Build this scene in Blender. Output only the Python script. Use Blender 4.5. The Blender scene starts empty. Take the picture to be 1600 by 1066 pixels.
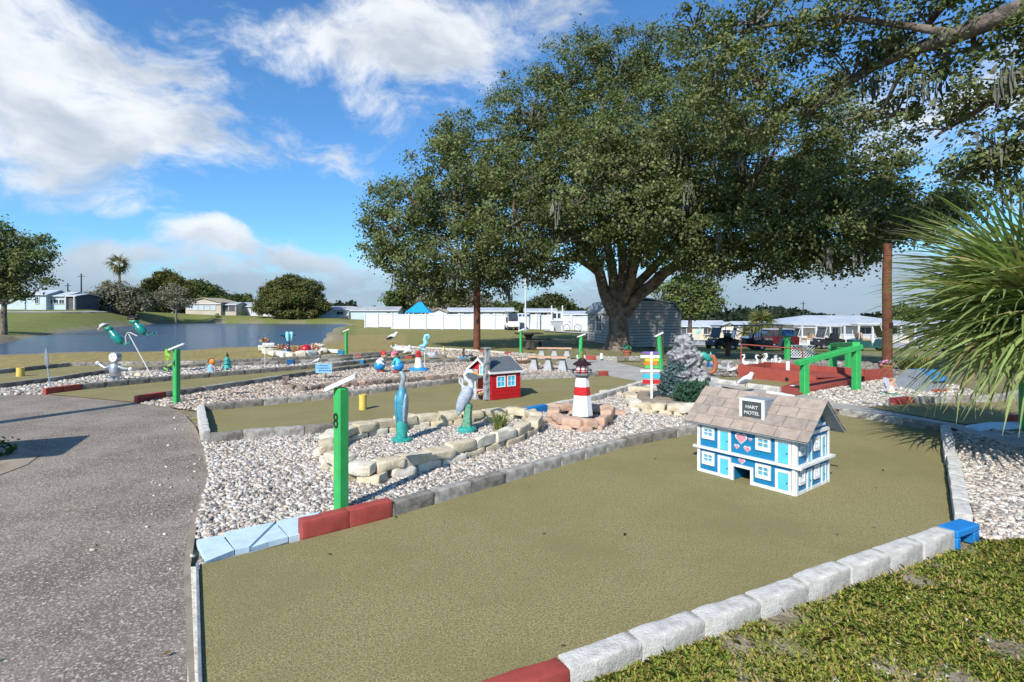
import bpy, math, random
import numpy as np
from mathutils import Matrix, Vector, noise as mnoise

random.seed(7)
RNG = np.random.default_rng(7)
SC = bpy.context.scene
COL = SC.collection
R = math.radians

# ------------------------------------------------------------------ camera
FPX, EYE, HOR = 820.0, 1.6, 490.0          # focal length and horizon in photo pixels (1600 x 1066)
cam_d = bpy.data.cameras.new('camera')
cam_d.sensor_width = 36.0
cam_d.lens = 36.0 * FPX / 1600.0
cam_d.shift_y = -(533.0 - HOR) / 1600.0
cam_d.clip_start = 0.05
cam_d.clip_end = 3000.0
cam = bpy.data.objects.new('camera', cam_d)
cam.location = (0, 0, EYE)
cam.rotation_euler = (R(90), 0, 0)
COL.objects.link(cam)
SC.camera = cam

# ------------------------------------------------------------------ light
SUN_EL = 38.0
TOSUN = Vector((-0.447 * math.cos(R(SUN_EL)), -0.894 * math.cos(R(SUN_EL)), math.sin(R(SUN_EL))))
sun_d = bpy.data.lights.new('sun', 'SUN')
sun_d.energy = 4.4
sun_d.angle = R(0.55)
sun_d.color = (1.0, 0.95, 0.87)
sun = bpy.data.objects.new('sun', sun_d)
sun.rotation_euler = (-TOSUN).to_track_quat('-Z', 'Y').to_euler()
sun.location = (-20, -40, 40)
COL.objects.link(sun)

SC.view_settings.view_transform = 'Standard'
SC.view_settings.look = 'None'
SC.view_settings.gamma = 1.0
SC.view_settings.exposure = 0.45
SC.view_settings.use_curve_mapping = False
SC.render.engine = 'CYCLES'
SC.cycles.max_bounces = 5
SC.cycles.diffuse_bounces = 3
SC.cycles.glossy_bounces = 2
SC.cycles.transmission_bounces = 2
SC.cycles.transparent_max_bounces = 4
SC.cycles.caustics_reflective = False
SC.cycles.caustics_refractive = False


class NT:
    """small node-tree writer"""
    def __init__(self, tree):
        self.t = tree
        tree.nodes.clear()

    def n(self, kind, **kw):
        nd = self.t.nodes.new(kind)
        for k, v in kw.items():
            if k.startswith('i_'):
                key = k[2:]
                key = int(key) if key.isdigit() else key.replace('_', ' ')
                self.put(nd.inputs[key], v)
            else:
                setattr(nd, k, v)
        return nd

    def put(self, sock, v):
        if isinstance(v, bpy.types.NodeSocket):
            self.t.links.new(v, sock)
        elif isinstance(v, (tuple, list)) and len(v) == 3 and sock.type == 'RGBA':
            sock.default_value = (*v, 1.0)
        else:
            sock.default_value = v

    def math(self, op, a, b=0.0, c=None, clamp=False):
        nd = self.t.nodes.new('ShaderNodeMath')
        nd.operation = op
        nd.use_clamp = clamp
        self.put(nd.inputs[0], a)
        self.put(nd.inputs[1], b)
        if c is not None:
            self.put(nd.inputs[2], c)
        return nd.outputs[0]

    def vmath(self, op, a, b=None):
        nd = self.t.nodes.new('ShaderNodeVectorMath')
        nd.operation = op
        self.put(nd.inputs[0], a)
        if b is not None:
            self.put(nd.inputs[1], b)
        return nd.outputs['Value'] if op in ('LENGTH', 'DOT_PRODUCT', 'DISTANCE') else nd.outputs[0]

    def mix(self, fac, a, b, mode='MIX'):
        nd = self.t.nodes.new('ShaderNodeMix')
        nd.data_type = 'RGBA'
        nd.blend_type = mode
        nd.clamp_factor = True
        self.put(nd.inputs['Factor'], fac)
        self.put(nd.inputs[6], a)
        self.put(nd.inputs[7], b)
        return nd.outputs[2]

    def ramp(self, fac, lo, hi, smooth=True):
        nd = self.t.nodes.new('ShaderNodeMapRange')
        nd.interpolation_type = 'SMOOTHSTEP' if smooth else 'LINEAR'
        self.put(nd.inputs['Value'], fac)
        nd.inputs['From Min'].default_value = lo
        nd.inputs['From Max'].default_value = hi
        return nd.outputs['Result']

    def noise(self, vec, scale, detail=3.0, rough=0.55, dist=0.0):
        nd = self.t.nodes.new('ShaderNodeTexNoise')
        self.put(nd.inputs['Vector'], vec)
        nd.inputs['Scale'].default_value = scale
        nd.inputs['Detail'].default_value = detail
        nd.inputs['Roughness'].default_value = rough
        nd.inputs['Distortion'].default_value = dist
        return nd.outputs['Fac']

    def voro(self, vec, scale, feature='F1', out='Distance'):
        nd = self.t.nodes.new('ShaderNodeTexVoronoi')
        nd.feature = feature
        self.put(nd.inputs['Vector'], vec)
        nd.inputs['Scale'].default_value = scale
        return nd.outputs[out]


def pix_dir(px, py):
    return Vector(((px - 800.0) / FPX, 1.0, (HOR - py) / FPX)).normalized()


# ------------------------------------------------------------------ sky
world = bpy.data.worlds.new('World')
SC.world = world
world.use_nodes = True
w = NT(world.node_tree)
w_out = w.n('ShaderNodeOutputWorld')
sky = w.n('ShaderNodeTexSky', sky_type='NISHITA', sun_disc=False)
sky.sun_elevation = R(SUN_EL)
sky.sun_rotation = math.atan2(TOSUN.x, TOSUN.y)
sky.altitude = 10.0
sky.air_density = 1.0
sky.dust_density = 0.6
sky.ozone_density = 2.2
tc = w.n('ShaderNodeTexCoord')
D = tc.outputs['Generated']
sep = w.n('ShaderNodeSeparateXYZ')
w.put(sep.inputs[0], D)
dz = sep.outputs['Z']
# clouds: drifting cumulus everywhere by noise, thickened where the real sky held its bigger banks
warp = w.n('ShaderNodeTexNoise')
w.put(warp.inputs['Vector'], D)
warp.inputs['Scale'].default_value = 4.0
warp.inputs['Detail'].default_value = 3.0
wv = w.vmath('SUBTRACT', warp.outputs['Color'], (0.5, 0.5, 0.5))
wsc = w.vmath('MULTIPLY', wv, (0.16, 0.16, 0.16))
DW = w.vmath('ADD', D, wsc)
flat = w.vmath('MULTIPLY', DW, (1.0, 1.0, 1.9))
n_big = w.noise(flat, 3.4, 7.0, 0.6)
n_fine = w.noise(flat, 9.0, 6.0, 0.62)
BANKS = [  # photo px, py, half width, half height (px), weight
    (60, 150, 190, 140, 1.0), (230, 205, 190, 75, 0.95), (40, 40, 150, 80, 0.7),
    (300, 95, 120, 50, 0.5),
    (450, 55, 170, 42, 0.80), (640, 70, 150, 85, 0.85), (640, 130, 70, 60, 0.6), (800, 30, 190, 45, 0.66),
    (540, 245, 70, 34, 0.58), (310, 285, 60, 20, 0.5), (1500, 200, 220, 130, 0.5),
    (340, 395, 90, 24, 0.85), (480, 408, 80, 24, 0.85), (120, 400, 120, 28, 0.78), (230, 410, 90, 22, 0.75), (580, 400, 70, 40, 0.6), (200, 345, 40, 12, 0.35), (420, 375, 40, 12, 0.4)]
acc = None
for (bx, by, hw, hh, wt) in BANKS:
    c = pix_dir(bx, by)
    k = FPX / (1.0 / c.y) / FPX
    dv = w.vmath('SUBTRACT', DW, tuple(c))
    sw, sh = hw / FPX * c.y * 1.05, hh / FPX * c.y * 1.05
    dv = w.vmath('MULTIPLY', dv, (1 / sw, 1 / sw, 1 / sh))
    ln = w.vmath('LENGTH', dv)
    g = w.math('MULTIPLY', w.ramp(ln, 1.75, 0.15), wt)
    acc = g if acc is None else w.math('MAXIMUM', acc, g)
band = w.math('MULTIPLY', w.ramp(dz, 0.17, 0.03), 0.85)
dens = w.math('ADD', w.math('MAXIMUM', acc, band), w.math('MULTIPLY', w.math('SUBTRACT', n_big, 0.5), 1.5))
dens = w.math('ADD', dens, w.math('MULTIPLY', w.math('SUBTRACT', n_fine, 0.5), 1.05))
n_wisp = w.noise(flat, 26.0, 5.0, 0.65)
dens = w.math('ADD', dens, w.math('MULTIPLY', w.math('SUBTRACT', n_wisp, 0.5), 0.45))
cover = w.ramp(dens, 0.30, 0.88)
# shading inside the cloud: thick parts greyer below, bright rims
shade = w.noise(w.vmath('ADD', flat, (0.0, 0.0, 0.09)), 4.2, 5.0, 0.6)
shade = w.ramp(shade, 0.36, 0.66)
lowgrey = w.ramp(dz, 0.16, 0.03)
c_white = w.mix(shade, (0.72, 0.74, 0.765), (0.40, 0.455, 0.52))
c_cloud = w.mix(w.math('MULTIPLY', lowgrey, 0.85), c_white, (0.24, 0.33, 0.43))
sky_col = w.vmath('MULTIPLY', sky.outputs[0], (0.15, 0.15, 0.15))
tint = w.mix(1.0, sky_col, (0.42, 0.72, 0.95), 'MULTIPLY')
full = w.mix(w.math('MULTIPLY', cover, 0.93), tint, c_cloud)
bg = w.n('ShaderNodeBackground')
w.put(bg.inputs['Color'], full)
bg.inputs['Strength'].default_value = 1.0
w.put(w_out.inputs['Surface'], bg.outputs[0])
world.cycles.sampling_method = 'MANUAL'
world.cycles.sample_map_resolution = 512


# ------------------------------------------------------------------ placing
def G(px, py, z=0.0):
    """photo pixel -> point of the level plane at height z"""
    Y = (EYE - z) * FPX / (py - HOR)
    return Vector(((px - 800.0) / FPX * Y, Y, z))


def P(px, py, Y):
    """photo pixel at depth Y"""
    return Vector(((px - 800.0) / FPX * Y, Y, EYE - (py - HOR) / FPX * Y))


# ------------------------------------------------------------------ mesh builder
class MB:
    def __init__(self):
        self.v, self.f = [], []
        self.M = Matrix.Identity(4)

    def add(self, vs, fs):
        o = len(self.v)
        M = self.M
        self.v += [tuple(M @ Vector(p)) for p in vs]
        self.f += [tuple(o + i for i in q) for q in fs]
        return self

    def box(self, c, s, rz=0.0, ch=0.0, rot=None):
        hx, hy, hz = s[0] / 2, s[1] / 2, s[2] / 2
        m = Matrix.Translation(c) @ (rot.to_4x4() if rot else Matrix.Rotation(rz, 4, 'Z'))
        if ch <= 0:
            vs = [(x, y, z) for x in (-hx, hx) for y in (-hy, hy) for z in (-hz, hz)]
            fs = [(0, 1, 3, 2), (4, 6, 7, 5), (0, 4, 5, 1), (2, 3, 7, 6), (0, 2, 6, 4), (1, 5, 7, 3)]
        else:
            a, b, d = hx - ch, hy - ch, hz - ch
            vs, ix = [], {}
            for sx in (-1, 1):
                for sy in (-1, 1):
                    for sz in (-1, 1):
                        ix[(sx, sy, sz)] = len(vs)
                        vs += [(sx * hx, sy * b, sz * d), (sx * a, sy * hy, sz * d), (sx * a, sy * b, sz * hz)]
            fs = []
            for ax in range(3):
                for sg in (-1, 1):
                    o1, o2 = [k for k in range(3) if k != ax]
                    q = []
                    for (p1, p2) in ((-1, -1), (1, -1), (1, 1), (-1, 1)):
                        t = [0, 0, 0]
                        t[ax], t[o1], t[o2] = sg, p1, p2
                        q.append(ix[tuple(t)] + ax)
                    if (sg > 0) == (ax == 1):
                        q.reverse()
                    fs.append(tuple(q))
            for ax in range(3):            # edges along ax
                o1, o2 = [k for k in range(3) if k != ax]
                for p1 in (-1, 1):
                    for p2 in (-1, 1):
                        t0, t1 = [0, 0, 0], [0, 0, 0]
                        t0[ax], t1[ax] = -1, 1
                        t0[o1] = t1[o1] = p1
                        t0[o2] = t1[o2] = p2
                        i0, i1 = ix[tuple(t0)], ix[tuple(t1)]
                        q = [i0 + o1, i1 + o1, i1 + o2, i0 + o2]
                        if (p1 * p2 > 0) == (ax == 1):
                            q.reverse()
                        fs.append(tuple(q))
            for key, i in ix.items():
                q = (i, i + 1, i + 2)
                if key[0] * key[1] * key[2] < 0:
                    q = q[::-1]
                fs.append(q)
        return self.add([tuple(m @ Vector(p)) for p in vs], fs)

    def tube(self, pts, rad, n=8, caps=True, sx=1.0):
        pts = [Vector(p) for p in pts]
        if not hasattr(rad, '__len__'):
            rad = [rad] * len(pts)
        vs, fs = [], []
        up = None
        for i, p in enumerate(pts):
            t = (pts[min(i + 1, len(pts) - 1)] - pts[max(i - 1, 0)]).normalized()
            if up is None:
                up = Vector((0, 0, 1)) if abs(t.z) < 0.9 else Vector((0, 1, 0))
            u = t.cross(up)
            u = u.normalized() if u.length > 1e-6 else Vector((1, 0, 0))
            up = u.cross(t).normalized()
            for k in range(n):
                a = 2 * math.pi * k / n
                vs.append(tuple(p + (u * math.cos(a) * sx + up * math.sin(a)) * rad[i]))
        for i in range(len(pts) - 1):
            for k in range(n):
                fs.append((i * n + k, i * n + (k + 1) % n, (i + 1) * n + (k + 1) % n, (i + 1) * n + k))
        if caps:
            fs.append(tuple(range(n))[::-1])
            fs.append(tuple(range((len(pts) - 1) * n, len(pts) * n)))
        return self.add(vs, fs)

    def lathe(self, prof, n=16, c=(0, 0, 0), rot0=0.0):
        vs, fs = [], []
        for (r, z) in prof:
            for k in range(n):
                a = 2 * math.pi * k / n + rot0
                vs.append((c[0] + max(r, 1e-4) * math.cos(a), c[1] + max(r, 1e-4) * math.sin(a), c[2] + z))
        m = len(prof)
        for i in range(m - 1):
            for k in range(n):
                fs.append((i * n + k, i * n + (k + 1) % n, (i + 1) * n + (k + 1) % n, (i + 1) * n + k))
        fs.append(tuple(range(n))[::-1])
        fs.append(tuple(range((m - 1) * n, m * n)))
        return self.add(vs, fs)

    def ell(self, c, r, nu=12, nv=8, rot=None, nz=0.0, ns=3.0):
        vs, fs = [], []
        rm = rot.to_3x3() if rot else Matrix.Identity(3)
        for j in range(nv + 1):
            th = math.pi * j / nv
            for k in range(nu):
                a = 2 * math.pi * k / nu
                d = Vector((math.sin(th) * math.cos(a), math.sin(th) * math.sin(a), -math.cos(th)))
                q = 1.0 + (nz * mnoise.noise(d * ns + Vector(c) * 7) if nz else 0)
                vs.append(tuple(Vector(c) + rm @ Vector((d.x * r[0] * q, d.y * r[1] * q, d.z * r[2] * q))))
        for j in range(nv):
            for k in range(nu):
                fs.append((j * nu + k, j * nu + (k + 1) % nu, (j + 1) * nu + (k + 1) % nu, (j + 1) * nu + k))
        return self.add(vs, fs)

    def prism(self, poly, z0, z1):
        """polygon in XY pulled from z0 to z1"""
        n = len(poly)
        area = sum(poly[i][0] * poly[(i + 1) % n][1] - poly[(i + 1) % n][0] * poly[i][1] for i in range(n))
        if area < 0:
            poly = poly[::-1]
        vs = [(x, y, z0) for x, y in poly] + [(x, y, z1) for x, y in poly]
        fs = [tuple(range(n))[::-1], tuple(range(n, 2 * n))]
        fs += [(i, (i + 1) % n, n + (i + 1) % n, n + i) for i in range(n)]
        return self.add(vs, fs)

    def slabxz(self, poly, y0, y1):
        """polygon in XZ pulled from y0 to y1 (y0 nearer the viewer)"""
        n = len(poly)
        area = sum(poly[i][0] * poly[(i + 1) % n][1] - poly[(i + 1) % n][0] * poly[i][1] for i in range(n))
        if area < 0:
            poly = poly[::-1]
        vs = [(x, y0, z) for x, z in poly] + [(x, y1, z) for x, z in poly]
        fs = [tuple(range(n)), tuple(range(n, 2 * n))[::-1]]
        fs += [((i + 1) % n, i, n + i, n + (i + 1) % n) for i in range(n)]
        return self.add(vs, fs)

    def slabyz(self, poly, x0, x1):
        k = len(self.v)
        self.slabxz(poly, 0, 1)
        # (x,y,z) came out as (a, t, z): turn to (x, a, z)
        Mi = self.M.inverted()
        for i in range(k, len(self.v)):
            q = Mi @ Vector(self.v[i])
            self.v[i] = tuple(self.M @ Vector((x1 if q.y < 0.5 else x0, q.x, q.z)))
        return self

    def sheet(self, poly, z=0.0):
        n = len(poly)
        area = sum(poly[i][0] * poly[(i + 1) % n][1] - poly[(i + 1) % n][0] * poly[i][1] for i in range(n))
        if area < 0:
            poly = poly[::-1]
        return self.add([(p[0], p[1], z) for p in poly], [tuple(range(n))])

    def rough(self, amp, sc, seed=0.0):
        """push vertices about so that cast or broken pieces are not perfect"""
        out = []
        for p in self.v:
            q = Vector(p) * sc + Vector((seed, seed * 1.7, -seed))
            out.append(tuple(Vector(p) + mnoise.noise_vector(q) * amp))
        self.v = out
        return self

    def gbox(self, s, r, n=(5, 2, 2)):
        """box with a gridded surface and rounded edges, ready to be roughened"""
        h = [x / 2 for x in s]
        ax = []
        for k in range(3):
            inner = [-h[k] + r + (s[k] - 2 * r) * i / n[k] for i in range(n[k] + 1)]
            ax.append([-h[k]] + inner + [h[k]])
        ids, vs, fs = {}, [], []

        def vid(i, j, k):
            key = (i, j, k)
            if key not in ids:
                p = Vector((ax[0][i], ax[1][j], ax[2][k]))
                q = Vector([max(-h[a] + r, min(h[a] - r, p[a])) for a in range(3)])
                d = p - q
                if d.length > 1e-9:
                    p = q + d.normalized() * r
                ids[key] = len(vs)
                vs.append(tuple(p))
            return ids[key]
        L = [len(a) - 1 for a in ax]
        for a in range(3):
            b, c = (a + 1) % 3, (a + 2) % 3
            for side in (0, L[a]):
                for i in range(L[b]):
                    for j in range(L[c]):
                        q = []
                        for di, dj in ((0, 0), (1, 0), (1, 1), (0, 1)):
                            t = [0, 0, 0]
                            t[a], t[b], t[c] = side, i + di, j + dj
                            q.append(vid(*t))
                        fs.append(tuple(q) if side else tuple(q[::-1]))
        return self.add(vs, fs)

    def mesh(self, name, mat, smooth=True, ang=38.0):
        me = bpy.data.meshes.new(name)
        me.from_pydata(self.v, [], self.f)
        me.validate()
        if smooth:
            me.shade_smooth()
            me.set_sharp_from_angle(angle=R(ang))
        if mat is not None:
            me.materials.append(M[mat] if isinstance(mat, str) else mat)
        return me

    def build(self, name, mat, parent=None, smooth=True, ang=38.0):
        o = bpy.data.objects.new(name, self.mesh(name, mat, smooth, ang))
        COL.objects.link(o)
        if parent is not None:
            o.parent = parent
        return o


def thing(name, label, cat, loc=(0, 0, 0), rz=0.0, group=None, s=1.0):
    o = bpy.data.objects.new(name, None)
    COL.objects.link(o)
    o.empty_display_size = 0.1
    o.location = loc
    o.rotation_euler = (0, 0, rz)
    o.scale = (s, s, s)
    return tag(o, label, cat, group)


def tag(o, label, cat, group=None, kind=None):
    if label:
        o['label'] = label
    if cat:
        o['category'] = cat
    if group:
        o['group'] = group
    if kind:
        o['kind'] = kind
    return o


def struct(o, label=None):
    o['kind'] = 'structure'
    if label:
        o['label'] = label
    return o


def kid(name, mat, parent, fn, smooth=True, ang=38.0):
    """one part: fn draws into a fresh builder"""
    m = MB()
    fn(m)
    return m.build(name, mat, parent, smooth, ang)


def text_part(txt, size, mat, parent, loc, rot, depth=0.002, name='lettering', align='CENTER', sx=1.0):
    cu = bpy.data.curves.new('lettering', 'FONT')
    cu.body = txt
    cu.size = size
    cu.extrude = depth
    cu.align_x = align
    cu.align_y = 'CENTER'
    tmp = bpy.data.objects.new('lettering_tmp', cu)
    COL.objects.link(tmp)
    dg = bpy.context.evaluated_depsgraph_get()
    me = bpy.data.meshes.new_from_object(tmp.evaluated_get(dg))
    bpy.data.objects.remove(tmp)
    me.materials.clear()
    me.materials.append(M[mat])
    o = bpy.data.objects.new(name, me)
    COL.objects.link(o)
    o.parent = parent
    o.location = loc
    o.rotation_euler = rot
    o.scale = (sx, 1, 1)
    return o


def np_mesh(name, verts, faces, mat, col=None, smooth=False):
    """verts (N,3), faces (F,k) all of one size, col (N,3) point colours"""
    me = bpy.data.meshes.new(name)
    n, (f, k) = len(verts), faces.shape
    me.vertices.add(n)
    me.vertices.foreach_set('co', np.ascontiguousarray(verts, dtype=np.float32).ravel())
    me.loops.add(f * k)
    me.loops.foreach_set('vertex_index', np.ascontiguousarray(faces, dtype=np.int32).ravel())
    me.polygons.add(f)
    me.polygons.foreach_set('loop_start', np.arange(0, f * k, k, dtype=np.int32))
    me.update(calc_edges=True)
    if col is not None:
        at = me.attributes.new('Col', 'FLOAT_COLOR', 'POINT')
        c4 = np.ones((n, 4), dtype=np.float32)
        c4[:, :3] = col
        at.data.foreach_set('color', c4.ravel())
    if smooth:
        me.shade_smooth()
    me.materials.append(M[mat])
    return me


def np_obj(name, me, parent=None):
    o = bpy.data.objects.new(name, me)
    COL.objects.link(o)
    if parent is not None:
        o.parent = parent
    return o


def in_poly(px, py, poly):
    """vectorised point in polygon"""
    inside = np.zeros(len(px), dtype=bool)
    n = len(poly)
    for i in range(n):
        x0, y0 = poly[i][0], poly[i][1]
        x1, y1 = poly[(i + 1) % n][0], poly[(i + 1) % n][1]
        if y0 == y1:
            continue
        c = ((y0 > py) != (y1 > py)) & (px < (x1 - x0) * (py - y0) / (y1 - y0) + x0)
        inside ^= c
    return inside


def poly_dist(px, py, poly, closed=True):
    """distance to the outline"""
    best = np.full(len(px), 1e9)
    n = len(poly)
    for i in range(n if closed else n - 1):
        a = np.array(poly[i][:2], float)
        b = np.array(poly[(i + 1) % n][:2], float)
        ab = b - a
        t = np.clip(((px - a[0]) * ab[0] + (py - a[1]) * ab[1]) / max(ab @ ab, 1e-9), 0, 1)
        best = np.minimum(best, np.hypot(px - a[0] - t * ab[0], py - a[1] - t * ab[1]))
    return best


# ------------------------------------------------------------------ materials
M = {}


def pm(name, c1, c2=None, sc=6.0, rough=0.6, bump=0.15, bsc=40.0, metal=0.0, spec=0.4, det=4.0, lo=0.35, hi=0.7,
       dirt=0.12, bdist=0.004, coat=0.0):
    """paint, stone, wood ...: two tones by noise, a little dirt, fine relief"""
    m = bpy.data.materials.new(name)
    m.use_nodes = True
    t = NT(m.node_tree)
    out = t.n('ShaderNodeOutputMaterial')
    b = t.n('ShaderNodeBsdfPrincipled')
    tcn = t.n('ShaderNodeTexCoord')
    ob = tcn.outputs['Object']
    if c2 is None:
        c2 = tuple(min(1.0, x * 0.82) for x in c1)
    f = t.ramp(t.noise(ob, sc, det, 0.6), lo, hi)
    c = t.mix(f, c1, c2)
    if dirt > 0:
        dn = t.ramp(t.noise(ob, sc * 2.7 + 1.3, 5.0, 0.65), 0.52, 0.78)
        c = t.mix(t.math('MULTIPLY', dn, dirt * 2), c, tuple(x * 0.55 + 0.02 for x in c1))
    t.put(b.inputs['Base Color'], c)
    rn = t.math('MULTIPLY_ADD', t.noise(ob, sc * 3, 2.0), 0.25, rough - 0.12)
    t.put(b.inputs['Roughness'], rn)
    b.inputs['Metallic'].default_value = metal
    b.inputs['Specular IOR Level'].default_value = spec
    b.inputs['Coat Weight'].default_value = coat
    if bump > 0:
        bn = t.n('ShaderNodeBump')
        bn.inputs['Strength'].default_value = bump
        bn.inputs['Distance'].default_value = bdist
        t.put(bn.inputs['Height'], t.noise(ob, bsc, 4.0, 0.65))
        t.put(b.inputs['Normal'], bn.outputs[0])
    t.put(out.inputs['Surface'], b.outputs[0])
    M[name] = m
    return m


def attr_mat(name, rough=0.6, spec=0.3, trans=0.0, vary=0.25, vsc=3.0, bump=0.0, bsc=60):
    """colour from the point attribute Col (each leaf or pebble has its own)"""
    m = bpy.data.materials.new(name)
    m.use_nodes = True
    t = NT(m.node_tree)
    out = t.n('ShaderNodeOutputMaterial')
    b = t.n('ShaderNodeBsdfPrincipled')
    a = t.n('ShaderNodeAttribute', attribute_name='Col')
    g = t.n('ShaderNodeTexCoord')
    f = t.math('MULTIPLY_ADD', t.noise(g.outputs['Object'], vsc, 3.0), vary * 2, 1.0 - vary)
    comb = t.n('ShaderNodeCombineXYZ')
    for i in range(3):
        t.put(comb.inputs[i], f)
    c = t.mix(1.0, a.outputs['Color'], comb.outputs[0], 'MULTIPLY')
    t.put(b.inputs['Base Color'], c)
    b.inputs['Roughness'].default_value = rough
    b.inputs['Specular IOR Level'].default_value = spec
    if bump > 0:
        bn = t.n('ShaderNodeBump')
        bn.inputs['Strength'].default_value = bump
        bn.inputs['Distance'].default_value = 0.004
        t.put(bn.inputs['Height'], t.noise(g.outputs['Object'], bsc, 3.0))
        t.put(b.inputs['Normal'], bn.outputs[0])
    if trans > 0:
        tr = t.n('ShaderNodeBsdfTranslucent')
        t.put(tr.inputs['Color'], t.mix(1.0, c, (1.15, 1.25, 0.6), 'MULTIPLY'))
        mx = t.n('ShaderNodeMixShader')
        mx.inputs[0].default_value = trans
        t.put(mx.inputs[1], b.outputs[0])
        t.put(mx.inputs[2], tr.outputs[0])
        t.put(out.inputs['Surface'], mx.outputs[0])
    else:
        t.put(out.inputs['Surface'], b.outputs[0])
    M[name] = m


attr_mat('leaf', 0.55, 0.18, 0.36, 0.22, 0.9)
attr_mat('blade', 0.6, 0.25, 0.32, 0.2, 2.0)
attr_mat('pebble', 0.85, 0.2, 0.0, 0.12, 30.0, 0.3, 160)
attr_mat('petal', 0.6, 0.3, 0.15, 0.1, 6.0)

# concrete, stone, ground
pm('curb', (0.44, 0.41, 0.36), (0.22, 0.20, 0.175), 11.0, 0.95, 1.0, 75, dirt=0.4, bdist=0.012)
pm('curb_pale', (0.64, 0.61, 0.55), (0.36, 0.335, 0.295), 9.0, 0.95, 0.9, 75, dirt=0.45, bdist=0.009, det=8)
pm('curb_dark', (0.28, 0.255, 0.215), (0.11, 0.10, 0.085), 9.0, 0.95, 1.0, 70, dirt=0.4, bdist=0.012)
pm('red_block', (0.36, 0.062, 0.045), (0.27, 0.045, 0.035), 6.0, 0.7, 0.5, 90, dirt=0.22)
pm('blue_block', (0.012, 0.20, 0.52), (0.01, 0.15, 0.42), 6.0, 0.55, 0.5, 90, dirt=0.15)
pm('pale_blue_tile', (0.52, 0.66, 0.74), (0.44, 0.56, 0.63), 12.0, 0.75, 0.5, 110, dirt=0.15)
pm('limestone', (0.62, 0.54, 0.39), (0.46, 0.37, 0.24), 9.0, 0.92, 0.9, 38, dirt=0.12, bdist=0.012)
pm('limestone_pale', (0.70, 0.65, 0.54), (0.54, 0.47, 0.35), 9.0, 0.92, 0.9, 38, dirt=0.12, bdist=0.012)
pm('pink_stone', (0.56, 0.36, 0.25), (0.44, 0.31, 0.23), 9.0, 0.92, 0.9, 38, dirt=0.12, bdist=0.012)
pm('brown_stone', (0.27, 0.21, 0.16), (0.14, 0.11, 0.09), 9.0, 0.92, 0.8, 38, dirt=0.2, bdist=0.01)
pm('grey_concrete', (0.40, 0.41, 0.41), (0.30, 0.31, 0.32), 9.0, 0.9, 0.4, 60)
pm('sand_soil', (0.33, 0.27, 0.20), (0.22, 0.17, 0.12), 5.0, 0.95, 0.6, 60)
# paints
pm('green_paint', (0.040, 0.40, 0.10), (0.032, 0.34, 0.085), 7.0, 0.55, 0.5, 45, dirt=0.2)
pm('white_paint', (0.80, 0.80, 0.78), (0.72, 0.72, 0.69), 5.0, 0.5, 0.15, 60, dirt=0.06)
pm('black_paint', (0.012, 0.012, 0.013), (0.02, 0.02, 0.02), 8.0, 0.4, 0.1, 60, dirt=0.0)
pm('yellow_paint', (0.66, 0.50, 0.11), (0.56, 0.42, 0.09), 12.0, 0.55, 0.15, 60, dirt=0.12)
pm('motel_blue', (0.006, 0.18, 0.36), (0.006, 0.145, 0.30), 14.0, 0.5, 0.15, 90, dirt=0.05)
pm('motel_cyan', (0.10, 0.50, 0.68), (0.085, 0.43, 0.60), 14.0, 0.5, 0.12, 90, dirt=0.05)
pm('pane_teal', (0.05, 0.26, 0.38), (0.18, 0.42, 0.52), 30.0, 0.25, 0.0, 60, dirt=0.0)
pm('pink_heart', (0.68, 0.30, 0.36), (0.56, 0.16, 0.20), 22.0, 0.5, 0.1, 90, dirt=0.05)
pm('sign_slate', (0.065, 0.07, 0.078), (0.05, 0.055, 0.06), 14.0, 0.6, 0.1, 90, dirt=0.04)
pm('shingle', (0.37, 0.295, 0.235), (0.28, 0.22, 0.175), 14.0, 0.95, 0.8, 240, dirt=0.16, bdist=0.003)
pm('shingle_dark', (0.31, 0.25, 0.205), (0.235, 0.19, 0.16), 14.0, 0.95, 0.8, 240, dirt=0.16, bdist=0.003)
pm('school_red', (0.52, 0.012, 0.016), (0.42, 0.009, 0.014), 10.0, 0.5, 0.2, 80, dirt=0.08)
pm('school_roof', (0.11, 0.125, 0.14), (0.085, 0.095, 0.11), 20.0, 0.85, 0.5, 120, dirt=0.08)
pm('window_cyan', (0.03, 0.42, 0.62), (0.06, 0.52, 0.70), 20.0, 0.3, 0.0, 60, dirt=0.0)
pm('lh_red', (0.55, 0.02, 0.02), (0.46, 0.015, 0.015), 10.0, 0.4, 0.1, 60, dirt=0.04)
pm('dark_metal', (0.035, 0.018, 0.018), (0.05, 0.02, 0.02), 10.0, 0.45, 0.1, 60, metal=0.3)
pm('brass', (0.45, 0.29, 0.09), None, 10.0, 0.4, 0.1, 60, metal=0.7)
pm('grey_plain', (0.22, 0.23, 0.24), None, 8.0, 0.6, 0.1, 60)
pm('post_grey', (0.035, 0.037, 0.04), None, 8.0, 0.5, 0.1, 60)
pm('steel', (0.50, 0.51, 0.52), (0.34, 0.35, 0.37), 10.0, 0.38, 0.08, 60, metal=0.65)
pm('pole_wood', (0.155, 0.056, 0.028), (0.085, 0.03, 0.016), 4.0, 0.85, 0.6, 30, dirt=0.25, bdist=0.01)
pm('bench_plank', (0.58, 0.35, 0.22), (0.44, 0.27, 0.17), 6.0, 0.8, 0.3, 40)
pm('dark_wood', (0.06, 0.05, 0.042), (0.035, 0.03, 0.026), 6.0, 0.8, 0.3, 40)
pm('brown_wood', (0.19, 0.12, 0.075), None, 6.0, 0.8, 0.3, 40)
pm('bark', (0.22, 0.175, 0.14), (0.065, 0.05, 0.04), 3.2, 0.95, 1.0, 7.0, dirt=0.3, bdist=0.09)
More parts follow.
